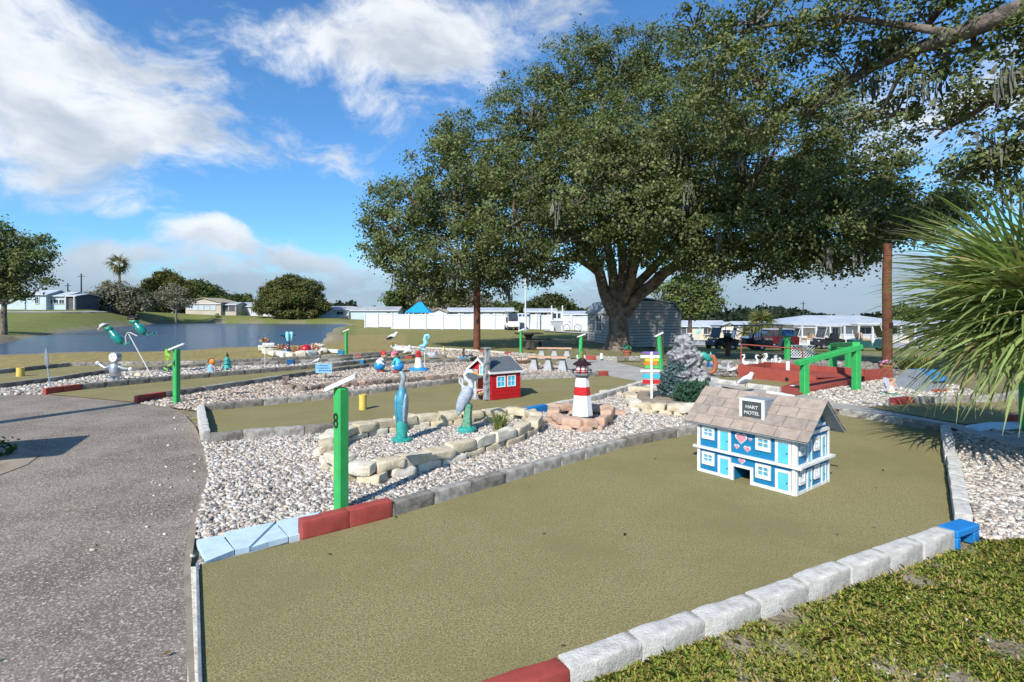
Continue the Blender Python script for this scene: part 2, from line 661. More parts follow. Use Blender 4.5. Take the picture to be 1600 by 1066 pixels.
pm('bark_fine', (0.115, 0.095, 0.078), (0.05, 0.04, 0.033), 5.0, 0.95, 0.8, 16.0, dirt=0.2, bdist=0.03)
pm('bark_pale', (0.22, 0.19, 0.16), (0.13, 0.11, 0.09), 5.0, 0.95, 0.8, 16.0, dirt=0.2, bdist=0.03)
# statues
pm('heron_blue', (0.035, 0.20, 0.31), (0.075, 0.30, 0.38), 18.0, 0.42, 0.5, 60, dirt=0.12, bdist=0.006)
pm('heron_neck', (0.20, 0.27, 0.31), (0.36, 0.43, 0.46), 26.0, 0.45, 0.4, 70, dirt=0.12)
pm('heron_grey', (0.25, 0.30, 0.37), (0.44, 0.48, 0.53), 16.0, 0.5, 0.5, 60, dirt=0.15, bdist=0.006)
pm('heron_pale', (0.62, 0.64, 0.62), (0.42, 0.45, 0.47), 24.0, 0.5, 0.4, 70, dirt=0.1)
pm('sea_green', (0.035, 0.36, 0.30), (0.02, 0.22, 0.19), 24.0, 0.5, 0.8, 36, dirt=0.2, bdist=0.012)
pm('leaf_green_paint', (0.04, 0.23, 0.12), (0.20, 0.36, 0.24), 34.0, 0.5, 0.8, 50, dirt=0.15, bdist=0.01)
pm('pewter', (0.33, 0.33, 0.335), (0.085, 0.085, 0.09), 11.0, 0.55, 0.7, 18, dirt=0.25, lo=0.42, hi=0.62, bdist=0.02)  # silver dry-brush paint; the dark tone also stands in for crevice shade
pm('statue_white', (0.72, 0.72, 0.70), (0.58, 0.58, 0.56), 14.0, 0.55, 0.3, 50, dirt=0.12)
pm('statue_grey', (0.30, 0.31, 0.33), (0.42, 0.43, 0.44), 14.0, 0.6, 0.3, 50, dirt=0.15)
pm('statue_tan', (0.46, 0.39, 0.30), (0.34, 0.29, 0.23), 14.0, 0.6, 0.3, 50, dirt=0.15)
pm('wing_grey', (0.13, 0.14, 0.16), (0.20, 0.21, 0.23), 14.0, 0.6, 0.3, 50, dirt=0.1)
pm('white_worn', (0.74, 0.735, 0.70), (0.60, 0.59, 0.555), 9.0, 0.6, 0.3, 70, dirt=0.22)
pm('beak', (0.62, 0.38, 0.08), None, 14.0, 0.5, 0.1, 50)
pm('skin_paint', (0.62, 0.34, 0.20), None, 14.0, 0.5, 0.1, 50)
pm('blue_gloss', (0.02, 0.22, 0.55), (0.03, 0.30, 0.62), 14.0, 0.3, 0.1, 50)
pm('deep_blue', (0.012, 0.085, 0.25), None, 14.0, 0.35, 0.1, 50)
pm('teal_gloss', (0.01, 0.24, 0.20), (0.01, 0.17, 0.15), 14.0, 0.25, 0.1, 50, coat=0.4)
pm('aqua_paint', (0.28, 0.60, 0.68), (0.20, 0.50, 0.60), 14.0, 0.4, 0.1, 50)
pm('lime_paint', (0.26, 0.50, 0.06), None, 14.0, 0.5, 0.1, 50)
pm('pink_paint', (0.62, 0.16, 0.24), (0.55, 0.10, 0.16), 14.0, 0.5, 0.1, 50)
pm('red_paint', (0.50, 0.03, 0.025), None, 14.0, 0.4, 0.1, 50)
pm('rust_red', (0.33, 0.065, 0.042), (0.26, 0.05, 0.033), 4.0, 0.75, 0.4, 60, dirt=0.25)
pm('terracotta', (0.36, 0.13, 0.065), None, 14.0, 0.8, 0.2, 50)
pm('purple_paint', (0.20, 0.12, 0.34), None, 14.0, 0.5, 0.1, 50)
pm('orange_paint', (0.75, 0.22, 0.02), None, 14.0, 0.5, 0.1, 50)
pm('sun_yellow', (0.80, 0.55, 0.02), None, 14.0, 0.5, 0.1, 50)
pm('cyan_paint', (0.05, 0.45, 0.58), None, 14.0, 0.5, 0.1, 50)
pm('bright_green', (0.12, 0.48, 0.12), None, 14.0, 0.5, 0.1, 50)
pm('sign_blue', (0.15, 0.38, 0.62), (0.26, 0.48, 0.68), 10.0, 0.6, 0.1, 50, dirt=0.1)
pm('grey_box', (0.27, 0.30, 0.33), (0.22, 0.245, 0.27), 8.0, 0.7, 0.2, 50, dirt=0.15)
pm('roof_blue', (0.04, 0.16, 0.30), (0.06, 0.20, 0.35), 8.0, 0.6, 0.2, 50)
# buildings and vehicles
pm('vinyl_white', (0.60, 0.61, 0.63), (0.55, 0.56, 0.58), 0.8, 0.45, 0.0, 10, dirt=0.03)
pm('wall_white', (0.58, 0.60, 0.61), (0.52, 0.54, 0.55), 0.5, 0.6, 0.0, 10, dirt=0.05)
pm('wall_blue_white', (0.46, 0.55, 0.58), (0.42, 0.50, 0.53), 0.5, 0.6, 0.0, 10, dirt=0.05)
pm('wall_beige', (0.50, 0.44, 0.36), (0.43, 0.37, 0.30), 0.5, 0.7, 0.0, 10, dirt=0.08)
pm('wall_cream', (0.62, 0.56, 0.42), (0.55, 0.49, 0.37), 0.5, 0.7, 0.0, 10, dirt=0.08)
pm('roof_white', (0.47, 0.49, 0.51), (0.38, 0.40, 0.43), 0.6, 0.45, 0.0, 10, dirt=0.08)
pm('roof_grey', (0.36, 0.37, 0.38), (0.28, 0.29, 0.31), 0.6, 0.6, 0.0, 10, dirt=0.1)
pm('roof_tan', (0.42, 0.33, 0.25), (0.34, 0.27, 0.20), 0.6, 0.8, 0.0, 10, dirt=0.1)
pm('awning_blue', (0.008, 0.30, 0.58), (0.008, 0.24, 0.50), 1.5, 0.5, 0.0, 10, dirt=0.04)
pm('shed_grey', (0.44, 0.43, 0.41), (0.38, 0.37, 0.355), 2.0, 0.6, 0.1, 20, dirt=0.08)
pm('dark_glass', (0.03, 0.04, 0.05), (0.06, 0.07, 0.085), 2.0, 0.12, 0.0, 10, dirt=0.0, spec=0.6)
pm('screen_and_shade', (0.07, 0.07, 0.075), (0.10, 0.10, 0.105), 2.0, 0.7, 0.0, 10, dirt=0.0)  # porch mesh; also the painted shade inside the carport and beige porch
pm('pane_pale', (0.42, 0.50, 0.56), (0.55, 0.60, 0.64), 2.0, 0.2, 0.0, 10, dirt=0.0, spec=0.6)
pm('tyre', (0.018, 0.018, 0.018), None, 8.0, 0.85, 0.2, 60, dirt=0.1)
pm('rim', (0.45, 0.46, 0.47), None, 8.0, 0.35, 0.0, 60, metal=0.6)
pm('cart_black', (0.018, 0.019, 0.022), (0.03, 0.03, 0.034), 3.0, 0.35, 0.0, 20, dirt=0.1)
pm('cart_white', (0.70, 0.70, 0.68), None, 3.0, 0.35, 0.0, 20, dirt=0.06)
pm('cart_green', (0.02, 0.085, 0.075), None, 3.0, 0.35, 0.0, 20, dirt=0.06)
pm('car_red', (0.10, 0.013, 0.016), (0.075, 0.010, 0.013), 3.0, 0.3, 0.0, 20, dirt=0.06, coat=0.5)
pm('seat_tan', (0.46, 0.32, 0.22), None, 6.0, 0.6, 0.0, 20)
pm('moss', (0.16, 0.165, 0.125), (0.10, 0.105, 0.08), 4.0, 0.95, 0.0, 20)


def ground_mats():
    # putting turf: olive carpet, short curled pile
    m = bpy.data.materials.new('turf'); m.use_nodes = True; t = NT(m.node_tree)
    out = t.n('ShaderNodeOutputMaterial'); b = t.n('ShaderNodeBsdfPrincipled')
    ob = t.n('ShaderNodeTexCoord').outputs['Object']
    fine = t.noise(ob, 95.0, 3.0, 0.7)
    mid = t.noise(ob, 0.8, 6.0, 0.68)
    c = t.mix(t.ramp(fine, 0.32, 0.68), (0.155, 0.130, 0.052), (0.345, 0.300, 0.150))
    c = t.mix(t.math('MULTIPLY', t.ramp(mid, 0.42, 0.64), 0.55), c, (0.19, 0.17, 0.072))
    spot = t.ramp(t.noise(ob, 7.0, 3.0, 0.6), 0.70, 0.80)
    c = t.mix(t.math('MULTIPLY', spot, 0.35), c, (0.13, 0.11, 0.05))
    t.put(b.inputs['Base Color'], c); b.inputs['Roughness'].default_value = 0.95
    b.inputs['Specular IOR Level'].default_value = 0.1
    bn = t.n('ShaderNodeBump'); bn.inputs['Strength'].default_value = 0.7; bn.inputs['Distance'].default_value = 0.006
    t.put(bn.inputs['Height'], t.noise(ob, 150.0, 2.0, 0.6)); t.put(b.inputs['Normal'], bn.outputs[0])
    t.put(out.inputs['Surface'], b.outputs[0]); M['turf'] = m
    # worn shell-aggregate path
    m = bpy.data.materials.new('aggregate'); m.use_nodes = True; t = NT(m.node_tree)
    out = t.n('ShaderNodeOutputMaterial'); b = t.n('ShaderNodeBsdfPrincipled')
    ob = t.n('ShaderNodeTexCoord').outputs['Object']
    big = t.noise(ob, 1.3, 5.0, 0.65)
    c = t.mix(t.ramp(big, 0.36, 0.66), (0.150, 0.122, 0.096), (0.250, 0.207, 0.167))
    v = t.voro(ob, 46.0)
    for vs_, lo_, am in ((58.0, 0.40, 0.9), (105.0, 0.35, 0.75)):
        d_ = t.voro(ob, vs_)
        sp = t.n('ShaderNodeSeparateColor'); t.put(sp.inputs[0], t.voro(ob, vs_, out='Color'))
        chip = t.math('MULTIPLY', t.ramp(d_, 0.50, 0.34), t.ramp(sp.outputs[0], lo_, lo_ + 0.2))
        chipc = t.mix(sp.outputs[1], (0.56, 0.485, 0.39), (0.26, 0.21, 0.16))
        c = t.mix(t.math('MULTIPLY', chip, am), c, chipc)
    pits = t.ramp(t.noise(ob, 85.0, 2.0, 0.6), 0.58, 0.70)
    c = t.mix(t.math('MULTIPLY', pits, 0.55), c, (0.05, 0.045, 0.042))
    stain = t.ramp(t.noise(ob, 0.8, 6.0, 0.7, 1.0), 0.54, 0.74)
    c = t.mix(t.math('MULTIPLY', stain, 0.45), c, (0.34, 0.29, 0.23))
    t.put(b.inputs['Base Color'], c); b.inputs['Roughness'].default_value = 0.9
    b.inputs['Specular IOR Level'].default_value = 0.25
    bn = t.n('ShaderNodeBump'); bn.inputs['Strength'].default_value = 0.6; bn.inputs['Distance'].default_value = 0.006
    t.put(bn.inputs['Height'], t.math('ADD', t.math('MULTIPLY', v, -1.0), t.noise(ob, 120.0, 2.0)))
    t.put(b.inputs['Normal'], bn.outputs[0]); t.put(out.inputs['Surface'], b.outputs[0]); M['aggregate'] = m
    # lawn: dry and green grass, told by the terrain's own 'Col' attribute (r = dryness, g = bare soil)
    m = bpy.data.materials.new('lawn'); m.use_nodes = True; t = NT(m.node_tree)
    out = t.n('ShaderNodeOutputMaterial'); b = t.n('ShaderNodeBsdfPrincipled')
    ob = t.n('ShaderNodeTexCoord').outputs['Object']
    at = t.n('ShaderNodeAttribute', attribute_name='Col')
    sp = t.n('ShaderNodeSeparateColor'); t.put(sp.inputs[0], at.outputs['Color'])
    n1 = t.noise(ob, 0.35, 5.0, 0.65); n2 = t.noise(ob, 7.0, 6.0, 0.75); n3 = t.noise(ob, 2.2, 4.0, 0.6)
    green = t.mix(t.ramp(n2, 0.32, 0.68), (0.085, 0.115, 0.024), (0.19, 0.225, 0.050))
    dry = t.mix(t.ramp(n2, 0.32, 0.68), (0.19, 0.135, 0.05), (0.46, 0.35, 0.14))
    f = t.math('ADD', sp.outputs[0], t.math('MULTIPLY', t.math('SUBTRACT', n1, 0.5), 0.9))
    f = t.math('ADD', f, t.math('MULTIPLY', t.math('SUBTRACT', n3, 0.5), 0.7), clamp=True)
    c = t.mix(f, green, dry)
    soil = t.mix(t.ramp(n2, 0.35, 0.65), (0.20, 0.16, 0.115), (0.33, 0.275, 0.21))
    sf = t.math('MULTIPLY', sp.outputs[1], t.ramp(n3, 0.32, 0.52))
    c = t.mix(sf, c, soil)
    t.put(b.inputs['Base Color'], c); b.inputs['Roughness'].default_value = 0.95
    b.inputs['Specular IOR Level'].default_value = 0.1
    bn = t.n('ShaderNodeBump'); bn.inputs['Strength'].default_value = 0.8; bn.inputs['Distance'].default_value = 0.04
    t.put(bn.inputs['Height'], t.noise(ob, 22.0, 4.0, 0.7)); t.put(b.inputs['Normal'], bn.outputs[0])
    t.put(out.inputs['Surface'], b.outputs[0]); M['lawn'] = m
    # water with a light wind chop
    m = bpy.data.materials.new('water'); m.use_nodes = True; t = NT(m.node_tree)
    out = t.n('ShaderNodeOutputMaterial'); b = t.n('ShaderNodeBsdfPrincipled')
    ob = t.n('ShaderNodeTexCoord').outputs['Object']
    b.inputs['Base Color'].default_value = (0.030, 0.075, 0.150, 1)
    b.inputs['Roughness'].default_value = 0.12
    b.inputs['Specular IOR Level'].default_value = 0.5
    st = t.vmath('MULTIPLY', ob, (1.0, 0.55, 1.0))
    h = t.math('ADD', t.noise(st, 2.4, 4.0, 0.6), t.math('MULTIPLY', t.noise(st, 0.5, 2.0), 0.8))
    bn = t.n('ShaderNodeBump'); bn.inputs['Strength'].default_value = 1.0; bn.inputs['Distance'].default_value = 0.38
    t.put(bn.inputs['Height'], h); t.put(b.inputs['Normal'], bn.outputs[0])
    t.put(out.inputs['Surface'], b.outputs[0]); M['water'] = m


ground_mats()
pm('road', (0.42, 0.40, 0.37), (0.34, 0.32, 0.30), 0.8, 0.9, 0.1, 20, dirt=0.1)
pm('walk_concrete', (0.40, 0.38, 0.34), (0.30, 0.28, 0.25), 2.5, 0.9, 0.3, 40, dirt=0.2)
pm('path_rim', (0.30, 0.245, 0.185), (0.20, 0.16, 0.125), 5.0, 0.95, 0.5, 60, dirt=0.25)
pm('bed_soil', (0.30, 0.27, 0.24), (0.19, 0.165, 0.145), 14.0, 0.95, 0.8, 60, dirt=0.2)

# ================================================================== the setting
WATER_Z = -0.45
POND_PX = [(-330, 559), (-200, 556), (0, 553), (150, 549), (280, 545), (400, 541), (470, 538), (503, 533), (506, 524), (525, 513),
           (548, 507.5), (520, 506.3), (430, 506), (300, 505.4), (240, 506.4), (200, 509), (160, 514), (100, 519.5),
           (50, 528), (0, 537), (-100, 544), (-330, 549)]
POND = []
for i_, (a_, b_) in enumerate(POND_PX):
    if i_ < 8:          # near shore: the lip of the bank is what shows
        q_ = G(a_, b_, -0.03)
        POND.append((q_.x, q_.y + 0.45))
    else:
        POND.append(tuple(G(a_, b_, WATER_Z).xy))


def sstep(a, b, x):
    t = np.clip((x - a) / (b - a), 0, 1)
    return t * t * (3 - 2 * t)


def terrain_z(x, y):
    x = np.atleast_1d(np.asarray(x, float)); y = np.atleast_1d(np.asarray(y, float))
    a = x / np.maximum(y, 1.0)
    lift = np.interp(a, [-1.2, -0.8, -0.55, -0.35, -0.2], [2.6, 2.4, 1.25, 0.6, 0.0]) * sstep(42, 100, y)
    drop = 0.045 * sstep(0.1, 0.4, a) * np.maximum(y - 15, 0)
    base = -0.03 + lift - np.minimum(drop, 3.1)
    d = poly_dist(x, y, POND)
    ins = in_poly(x, y, POND)
    wid = np.where(y < 42, 0.5, 7.0)
    out_z = WATER_Z + (base - WATER_Z) * np.clip(d / wid, 0, 1) ** 0.8
    return np.where(ins, WATER_Z - 0.3 * np.minimum(d, 3.0), out_z)


def tz(x, y):
    return float(terrain_z([x], [y])[0])


TYS = np.geomspace(3.0, 600.0, 700)


def T(px, py, zoff=0.0):
    """where the photo ray through a pixel meets the terrain"""
    x = (px - 800.0) / FPX * TYS
    z = EYE - (py - HOR) / FPX * TYS
    hit = np.nonzero(z <= terrain_z(x, TYS) + zoff)[0]
    Y = float(TYS[hit[0]]) if len(hit) else 300.0
    q = P(px, py, Y)
    return Vector((q.x, q.y, tz(q.x, q.y)))


def ground_at(px, Y):
    x = (px - 800.0) / FPX * Y
    return Vector((x, Y, tz(x, Y)))


def build_terrain():
    ang = np.concatenate([np.arange(-180, -60, 3.0), np.arange(-60, 60, 0.4), np.arange(60, 180, 3.0)])
    ang = np.radians(ang)
    rad = np.concatenate([[0.0], np.geomspace(0.8, 900, 150)])
    A, Rr = np.meshgrid(ang, rad)
    x, y = (np.sin(A) * Rr).ravel(), (np.cos(A) * Rr).ravel()
    z = terrain_z(x, y)
    z[y < 0] = -0.03
    far = sstep(6, 40, np.hypot(x, y))
    z += far * 0.05 * np.sin(x * 0.31 + 1.3 * np.sin(y * 0.17)) * np.sin(y * 0.23 + 0.7)
    na, nr = len(ang), len(rad)
    i = np.arange(nr - 1)[:, None] * na
    k = np.arange(na)[None, :]
    k2 = (k + 1) % na
    f = np.stack([i + k, i + k2, i + na + k2, i + na + k], -1).reshape(-1, 4)[:, ::-1]
    # dryness and bare soil of the grass itself
    d = poly_dist(x, y, POND)
    a = x / np.maximum(y, 1.0)
    dry = 0.45 + 0.0 * x
    dry = np.where((y > 13) & (y < 40) & (a < -0.2), 0.80, dry)
    dry = np.where((y > 40) & (a < -0.3), 0.12, dry)
    dry = np.where(y < 9, 0.30, dry)
    dry = np.where((a > 0.05) & (y > 9), 0.30, dry)
    soil = np.where(y < 9, 0.85, np.where((a > 0.05) & (y < 34), 0.55, 0.12))
    soil = np.where((d < 1.2) & (y > 20), 0.9, soil)
    col = np.stack([dry, soil, 0 * dry], 1)
    me = np_mesh('lawn', np.stack([x, y, z], 1), f, 'lawn', col, smooth=True)
    struct(np_obj('lawn_ground', me))


build_terrain()

wm = MB()
wm.sheet([(p[0] * 1.0, p[1]) for p in [(-140, 18), (-5, 18), (-5, 130), (-140, 130)]], WATER_Z)
struct(wm.build('pond_water', 'water'))

# ------------------------------------------------------------------ paths, greens
def gp(lst, z=0.0):
    return [tuple(G(a, b, z).xy) for a, b in lst]


PATH_MAIN = [(-1.378, 2.278), (-2.02, 3.296), (-2.41, 4.02), (-3.05, 5.3), (-3.83, 6.495), (-4.5, 7.45), (-5.18, 8.3), (-5.9, 9.0), (-6.84, 9.44),
             (-8.82, 10.33), (-9.2, 10.41), (-10.0, 10.25), (-12.0, 9.6), (-19, 9.0), (-19, -6), (0.6, -6), (-0.75, 1.3)]
BED_BUSH = [(-5.35, 5.95), (-5.12, 5.55), (-5.05, 5.1), (-5.6, 4.7), (-6.6, 4.8), (-7.2, 5.6), (-6.6, 6.3), (-5.8, 6.25)]
PATH_BACK = gp([(1003, 573), (1110, 588), (1222, 606), (1302, 628), (1356, 635), (1506, 664), (1700, 705), (1700, 730), (1485, 668), (1311, 640),
                (1130, 604), (1010, 598), (951, 588), (884, 580), (868, 567), (880, 561), (960, 564)])
H8 = [(-1.0, 1.7), (0.196, 2.292), (3.2, 3.79), (5.75, 7.05), (5.14, 8.25), (2.5, 6.98), (1.37, 6.25), (-0.964, 4.07), (-1.46, 3.685), (-1.97, 3.31)]
H7 = [(-3.77, 6.57), (-2.44, 7.146), (-1.25, 7.54), (0.19, 8.26), (1.47, 9.62), (3.1, 11.98), (2.47, 13.4), (1.61, 13.0), (0.25, 12.6),
      (-1.23, 12.04), (-3.34, 9.79), (-4.28, 9.05), (-5.0, 8.52)]
H4 = [(-6.8, 9.42), (-6.62, 9.95), (-6.29, 10.6), (-5.17, 13.7), (-4.28, 15.45), (-3.1, 16.68), (-1.5, 17.4), (-1.33, 18.3), (-2.4, 19.0), (-3.48, 19.0),
      (-4.27, 17.5), (-5.33, 15.6), (-8.06, 12.4), (-8.96, 10.93), (-9.15, 10.35)]
H3 = [(-11.0, 9.9), (-10.9, 11.03), (-10.7, 12.04), (-10.75, 14.1), (-9.14, 15.6), (-7.1, 16.4), (-5.7, 17.4), (-4.3, 19.6), (-4.2, 21.2), (-6.4, 18.7),
      (-7.98, 17.5), (-9.5, 16.4), (-13.3, 15.8), (-13.5, 13.8), (-13.9, 10.0)]
H9 = gp([(1108, 593), (1222, 610), (1260, 600), (1152, 589)])
H10 = gp([(1356, 637), (1424, 632), (1557, 629), (1579, 625), (1720, 628), (1720, 668), (1575, 660), (1547, 662), (1506, 664)])
H11 = gp([(962, 566), (1008, 576), (1060, 577), (1020, 567)])


def sheet(name, poly, z, mat):
    m = MB()
    m.sheet(poly, z)
    return m.build(name, mat, None, False)


struct(sheet('path', PATH_MAIN, 0.0, 'aggregate'))
struct(sheet('path', PATH_BACK, 0.0, 'walk_concrete'))
_e = PATH_MAIN[:9]
_in = []
for i_, p_ in enumerate(_e):
    a_ = Vector(_e[max(i_ - 1, 0)]); b_ = Vector(_e[min(i_ + 1, len(_e) - 1)])
    d_ = (b_ - a_).normalized()
    _in.append((p_[0] - d_.y * (0.022 + 0.014 * (i_ % 3)), p_[1] + d_.x * (0.022 + 0.014 * (i_ % 3))))
_c = sum((Vector(p_) for p_ in PATH_MAIN), Vector((0, 0))) / len(PATH_MAIN)
if (Vector(_in[3]) - _c).length > (Vector(_e[3]) - _c).length:
    _in = [(2 * p_[0] - q_[0], 2 * p_[1] - q_[1]) for p_, q_ in zip(_e, _in)]
struct(sheet('path_rim', _e + _in[::-1], 0.004, 'path_rim'))
GREENS = [H8, H7, H4, H3, H9, H10, H11]
for h in GREENS:
    struct(sheet('putting_green', h, 0.012, 'turf'))

# ------------------------------------------------------------------ gravel beds
BED_FRONT = [(-1.97, 3.31), (-2.41, 4.02), (-3.05, 5.3), (-3.87, 6.45), (-2.44, 7.05), (-1.25, 7.45), (0.25, 8.15), (1.5, 9.5), (3.2, 11.9), (4.4, 11.6),
             (4.9, 8.6), (2.5, 7.08), (1.37, 6.35), (-0.964, 4.17), (-1.46, 3.8)]
BED_MID = [(-5.0, 8.6), (-6.6, 9.3), (-6.2, 10.6), (-5.07, 13.67), (-4.2, 15.4), (-3.04, 16.6), (-1.0, 17.2), (0.6, 17.0), (2.0, 15.0), (2.5, 13.5),
           (0.25, 12.7), (-1.23, 12.15), (-3.34, 9.9), (-4.28, 9.15)]
BED_LEFT = [(-9.3, 10.4), (-10.0, 10.3), (-10.75, 10.0), (-10.6, 12.04), (-10.65, 14.0), (-9.14, 15.5), (-7.1, 16.3), (-5.7, 17.3), (-4.4, 19.3), (-4.27, 17.6), (-5.4, 15.7),
            (-8.15, 12.45), (-9.05, 10.95)]
BED_BACK = [(-5.75, 24.6), (-1.05, 21.3), (0.0, 20.2), (0.6, 18.0), (-1.2, 18.4), (-2.4, 19.1), (-3.5, 19.15), (-4.1, 21.4)]
BED_RIGHT = gp([(1232, 619), (1310, 634), (1356, 636), (1424, 631), (1557, 628), (1500, 604), (1395, 592), (1335, 600)])
BED_EDGE = [(3.35, 3.75), (5.85, 7.0), (6.4, 7.3), (7.6, 6.6), (8.5, 4.0), (6.0, 2.9), (4.0, 3.35)]
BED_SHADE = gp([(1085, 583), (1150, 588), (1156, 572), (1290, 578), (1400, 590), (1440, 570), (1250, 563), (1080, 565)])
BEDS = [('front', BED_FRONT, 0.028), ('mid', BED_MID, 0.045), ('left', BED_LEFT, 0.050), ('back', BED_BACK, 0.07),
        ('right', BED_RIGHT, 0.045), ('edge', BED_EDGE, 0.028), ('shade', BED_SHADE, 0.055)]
PAL = {'front': [(0.60, 0.565, 0.51), (0.47, 0.415, 0.355), (0.32, 0.28, 0.245), (0.21, 0.185, 0.165), (0.53, 0.44, 0.345)],
       'mid': [(0.54, 0.48, 0.41), (0.42, 0.335, 0.265), (0.30, 0.235, 0.19), (0.19, 0.16, 0.14), (0.50, 0.38, 0.28)],
       'shade': [(0.30, 0.28, 0.26), (0.20, 0.18, 0.17), (0.13, 0.12, 0.11), (0.38, 0.36, 0.33), (0.16, 0.13, 0.11)]}  # last set: darker pebbles, oak shade put into their colour
BASES = np.array([[x, y, z] for x in (-1, 1) for y in (-1, 1) for z in (-1, 1)], float) * 0.5
BFACE = np.array([(0, 1, 3, 2), (4, 6, 7, 5), (0, 4, 5, 1), (2, 3, 7, 6), (0, 2, 6, 4), (1, 5, 7, 3)])


def pebbles(poly, size, pal, cover=1.9, ban=(), lay=0.022, seed=1):
    rng = np.random.default_rng(seed)
    xs = [p[0] for p in poly]; ys = [p[1] for p in poly]
    area = (max(xs) - min(xs)) * (max(ys) - min(ys))
    n = int(area * cover / (size * size * 0.7))
    x = rng.uniform(min(xs), max(xs), n); y = rng.uniform(min(ys), max(ys), n)
    ok = in_poly(x, y, poly)
    for b in ban:
        ok &= ~in_poly(x, y, b)
    x, y = x[ok], y[ok]
    n = len(x)
    s = size * np.clip(rng.lognormal(0, 0.36, n), 0.4, 1.75)
    dim = np.stack([s, s * rng.uniform(0.55, 0.9, n), s * rng.uniform(0.35, 0.65, n)], 1)
    v = BASES[None] * (1 + rng.uniform(-0.32, 0.32, (n, 8, 3)))
    top = 1 - 0.35 * (BASES[None, :, 2:3] > 0) * rng.uniform(0.2, 1.0, (n, 8, 1))
    v[:, :, :2] *= top
    v *= dim[:, None, :]
    az = rng.uniform(0, 2 * np.pi, n); tl = np.clip(rng.normal(0, 0.3, n), -0.6, 0.6); tm = np.clip(rng.normal(0, 0.3, n), -0.6, 0.6)
    ca, sa = np.cos(az), np.sin(az)
    zz = v[:, :, 2] + v[:, :, 0] * tl[:, None] + v[:, :, 1] * tm[:, None]
    xx = v[:, :, 0] * ca[:, None] - v[:, :, 1] * sa[:, None]
    yy = v[:, :, 0] * sa[:, None] + v[:, :, 1] * ca[:, None]
    base = rng.uniform(-0.008, lay - 0.006, n)
    V = np.stack([xx + x[:, None], yy + y[:, None], zz + base[:, None]], -1).reshape(-1, 3)
    F = (BFACE[None] + (np.arange(n) * 8)[:, None, None]).reshape(-1, 4)
    pal = np.array(pal)
    c = pal[rng.choice(len(pal), n, p=[0.32, 0.22, 0.17, 0.12, 0.17])] * rng.uniform(0.8, 1.15, (n, 1))
    C = np.repeat(np.clip(c, 0, 0.85), 8, axis=0)
    return V, F, C


TILES_PX = [(303, 850), (349, 838), (500, 802), (480, 842), (322, 888)]
BAN = GREENS + [PATH_MAIN, PATH_BACK, gp(TILES_PX)]
for k, (nm, poly, size) in enumerate(BEDS):
    o = sheet('gravel_base', poly, -0.008 - 0.002 * k, 'bed_soil')
    struct(o)
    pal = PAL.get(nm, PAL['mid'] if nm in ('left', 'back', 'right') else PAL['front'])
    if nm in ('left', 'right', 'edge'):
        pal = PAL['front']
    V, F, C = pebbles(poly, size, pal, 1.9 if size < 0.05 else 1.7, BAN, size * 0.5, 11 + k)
    o = np_obj('gravel', np_mesh('gravel', V, F, 'pebble', C))
    tag(o, None, None, None, 'stuff')
    o['label'] = {'front': 'white and tan gravel around the heron bed', 'mid': 'tan gravel around the blue sign and figurines',
                  'left': 'white gravel strip under the tin man', 'back': 'tan gravel behind the small lighthouse',
                  'right': 'white gravel around the green wooden frame', 'edge': 'white gravel right of the motel green',
                  'shade': 'dark shaded gravel behind the red ramp box'}[nm]

# ------------------------------------------------------------------ curbs
CW, CH, CL = 0.105, 0.125, 0.405
BLOCKS = {}


def block_mesh(mat, k):
    key = (mat, k)
    if key not in BLOCKS:
        m = MB()
        m.gbox((CL - 0.003, CW, CH + 0.03), 0.007, (9, 3, 3))
        m.rough(0.006, 8.0, k * 3.1)
        m.rough(0.0030, 32.0, k * 5.1)
        BLOCKS[key] = m.mesh('block', mat)
    return BLOCKS[key]


def curb(label, runs):
    """runs: (points, material or list of materials per block, top height); inside of the green on the left of travel"""
    first = runs[0][0][0]
    root = thing('curb', label, 'curb', (first[0], first[1], 0))
    rnd = random.Random(len(label))
    for (pts, mats, top) in runs:
        for i in range(len(pts) - 1):
            a, b = Vector(pts[i]), Vector(pts[i + 1])
            d = b - a
            L = d.length
            d /= L
            nrm = Vector((d.y, -d.x))
            n = max(1, round(L / CL))
            bl = L / n
            for k in range(n):
                mt = mats if isinstance(mats, str) else mats[min(k, len(mats) - 1)]
                if mt in ('curb', 'curb_dark') and rnd.random() < 0.22:
                    mt = {'curb': 'curb_dark', 'curb_dark': 'curb'}[mt]
                o = bpy.data.objects.new('block', block_mesh(mt, rnd.randrange(6)))
                COL.objects.link(o)
                o.parent = root
                c = a + d * (bl * (k + 0.5)) + nrm * (CW / 2 + rnd.uniform(-0.006, 0.006))
                o.location = (c.x - first[0], c.y - first[1], top - (CH + 0.03) / 2 + rnd.uniform(-0.005, 0.005))
                o.rotation_euler = (rnd.uniform(-0.02, 0.02), rnd.uniform(-0.006, 0.006), math.atan2(d.y, d.x) + rnd.uniform(-0.012, 0.012))
                o.scale = (bl / CL, 1, 1)
                if mt == 'red_block':
                    o['label'] = 'red painted block'
                elif mt == 'blue_block':
                    o['label'] = 'blue painted block'
    return root


def cut(a, b, t):
    return (a[0] + (b[0] - a[0]) * t, a[1] + (b[1] - a[1]) * t)


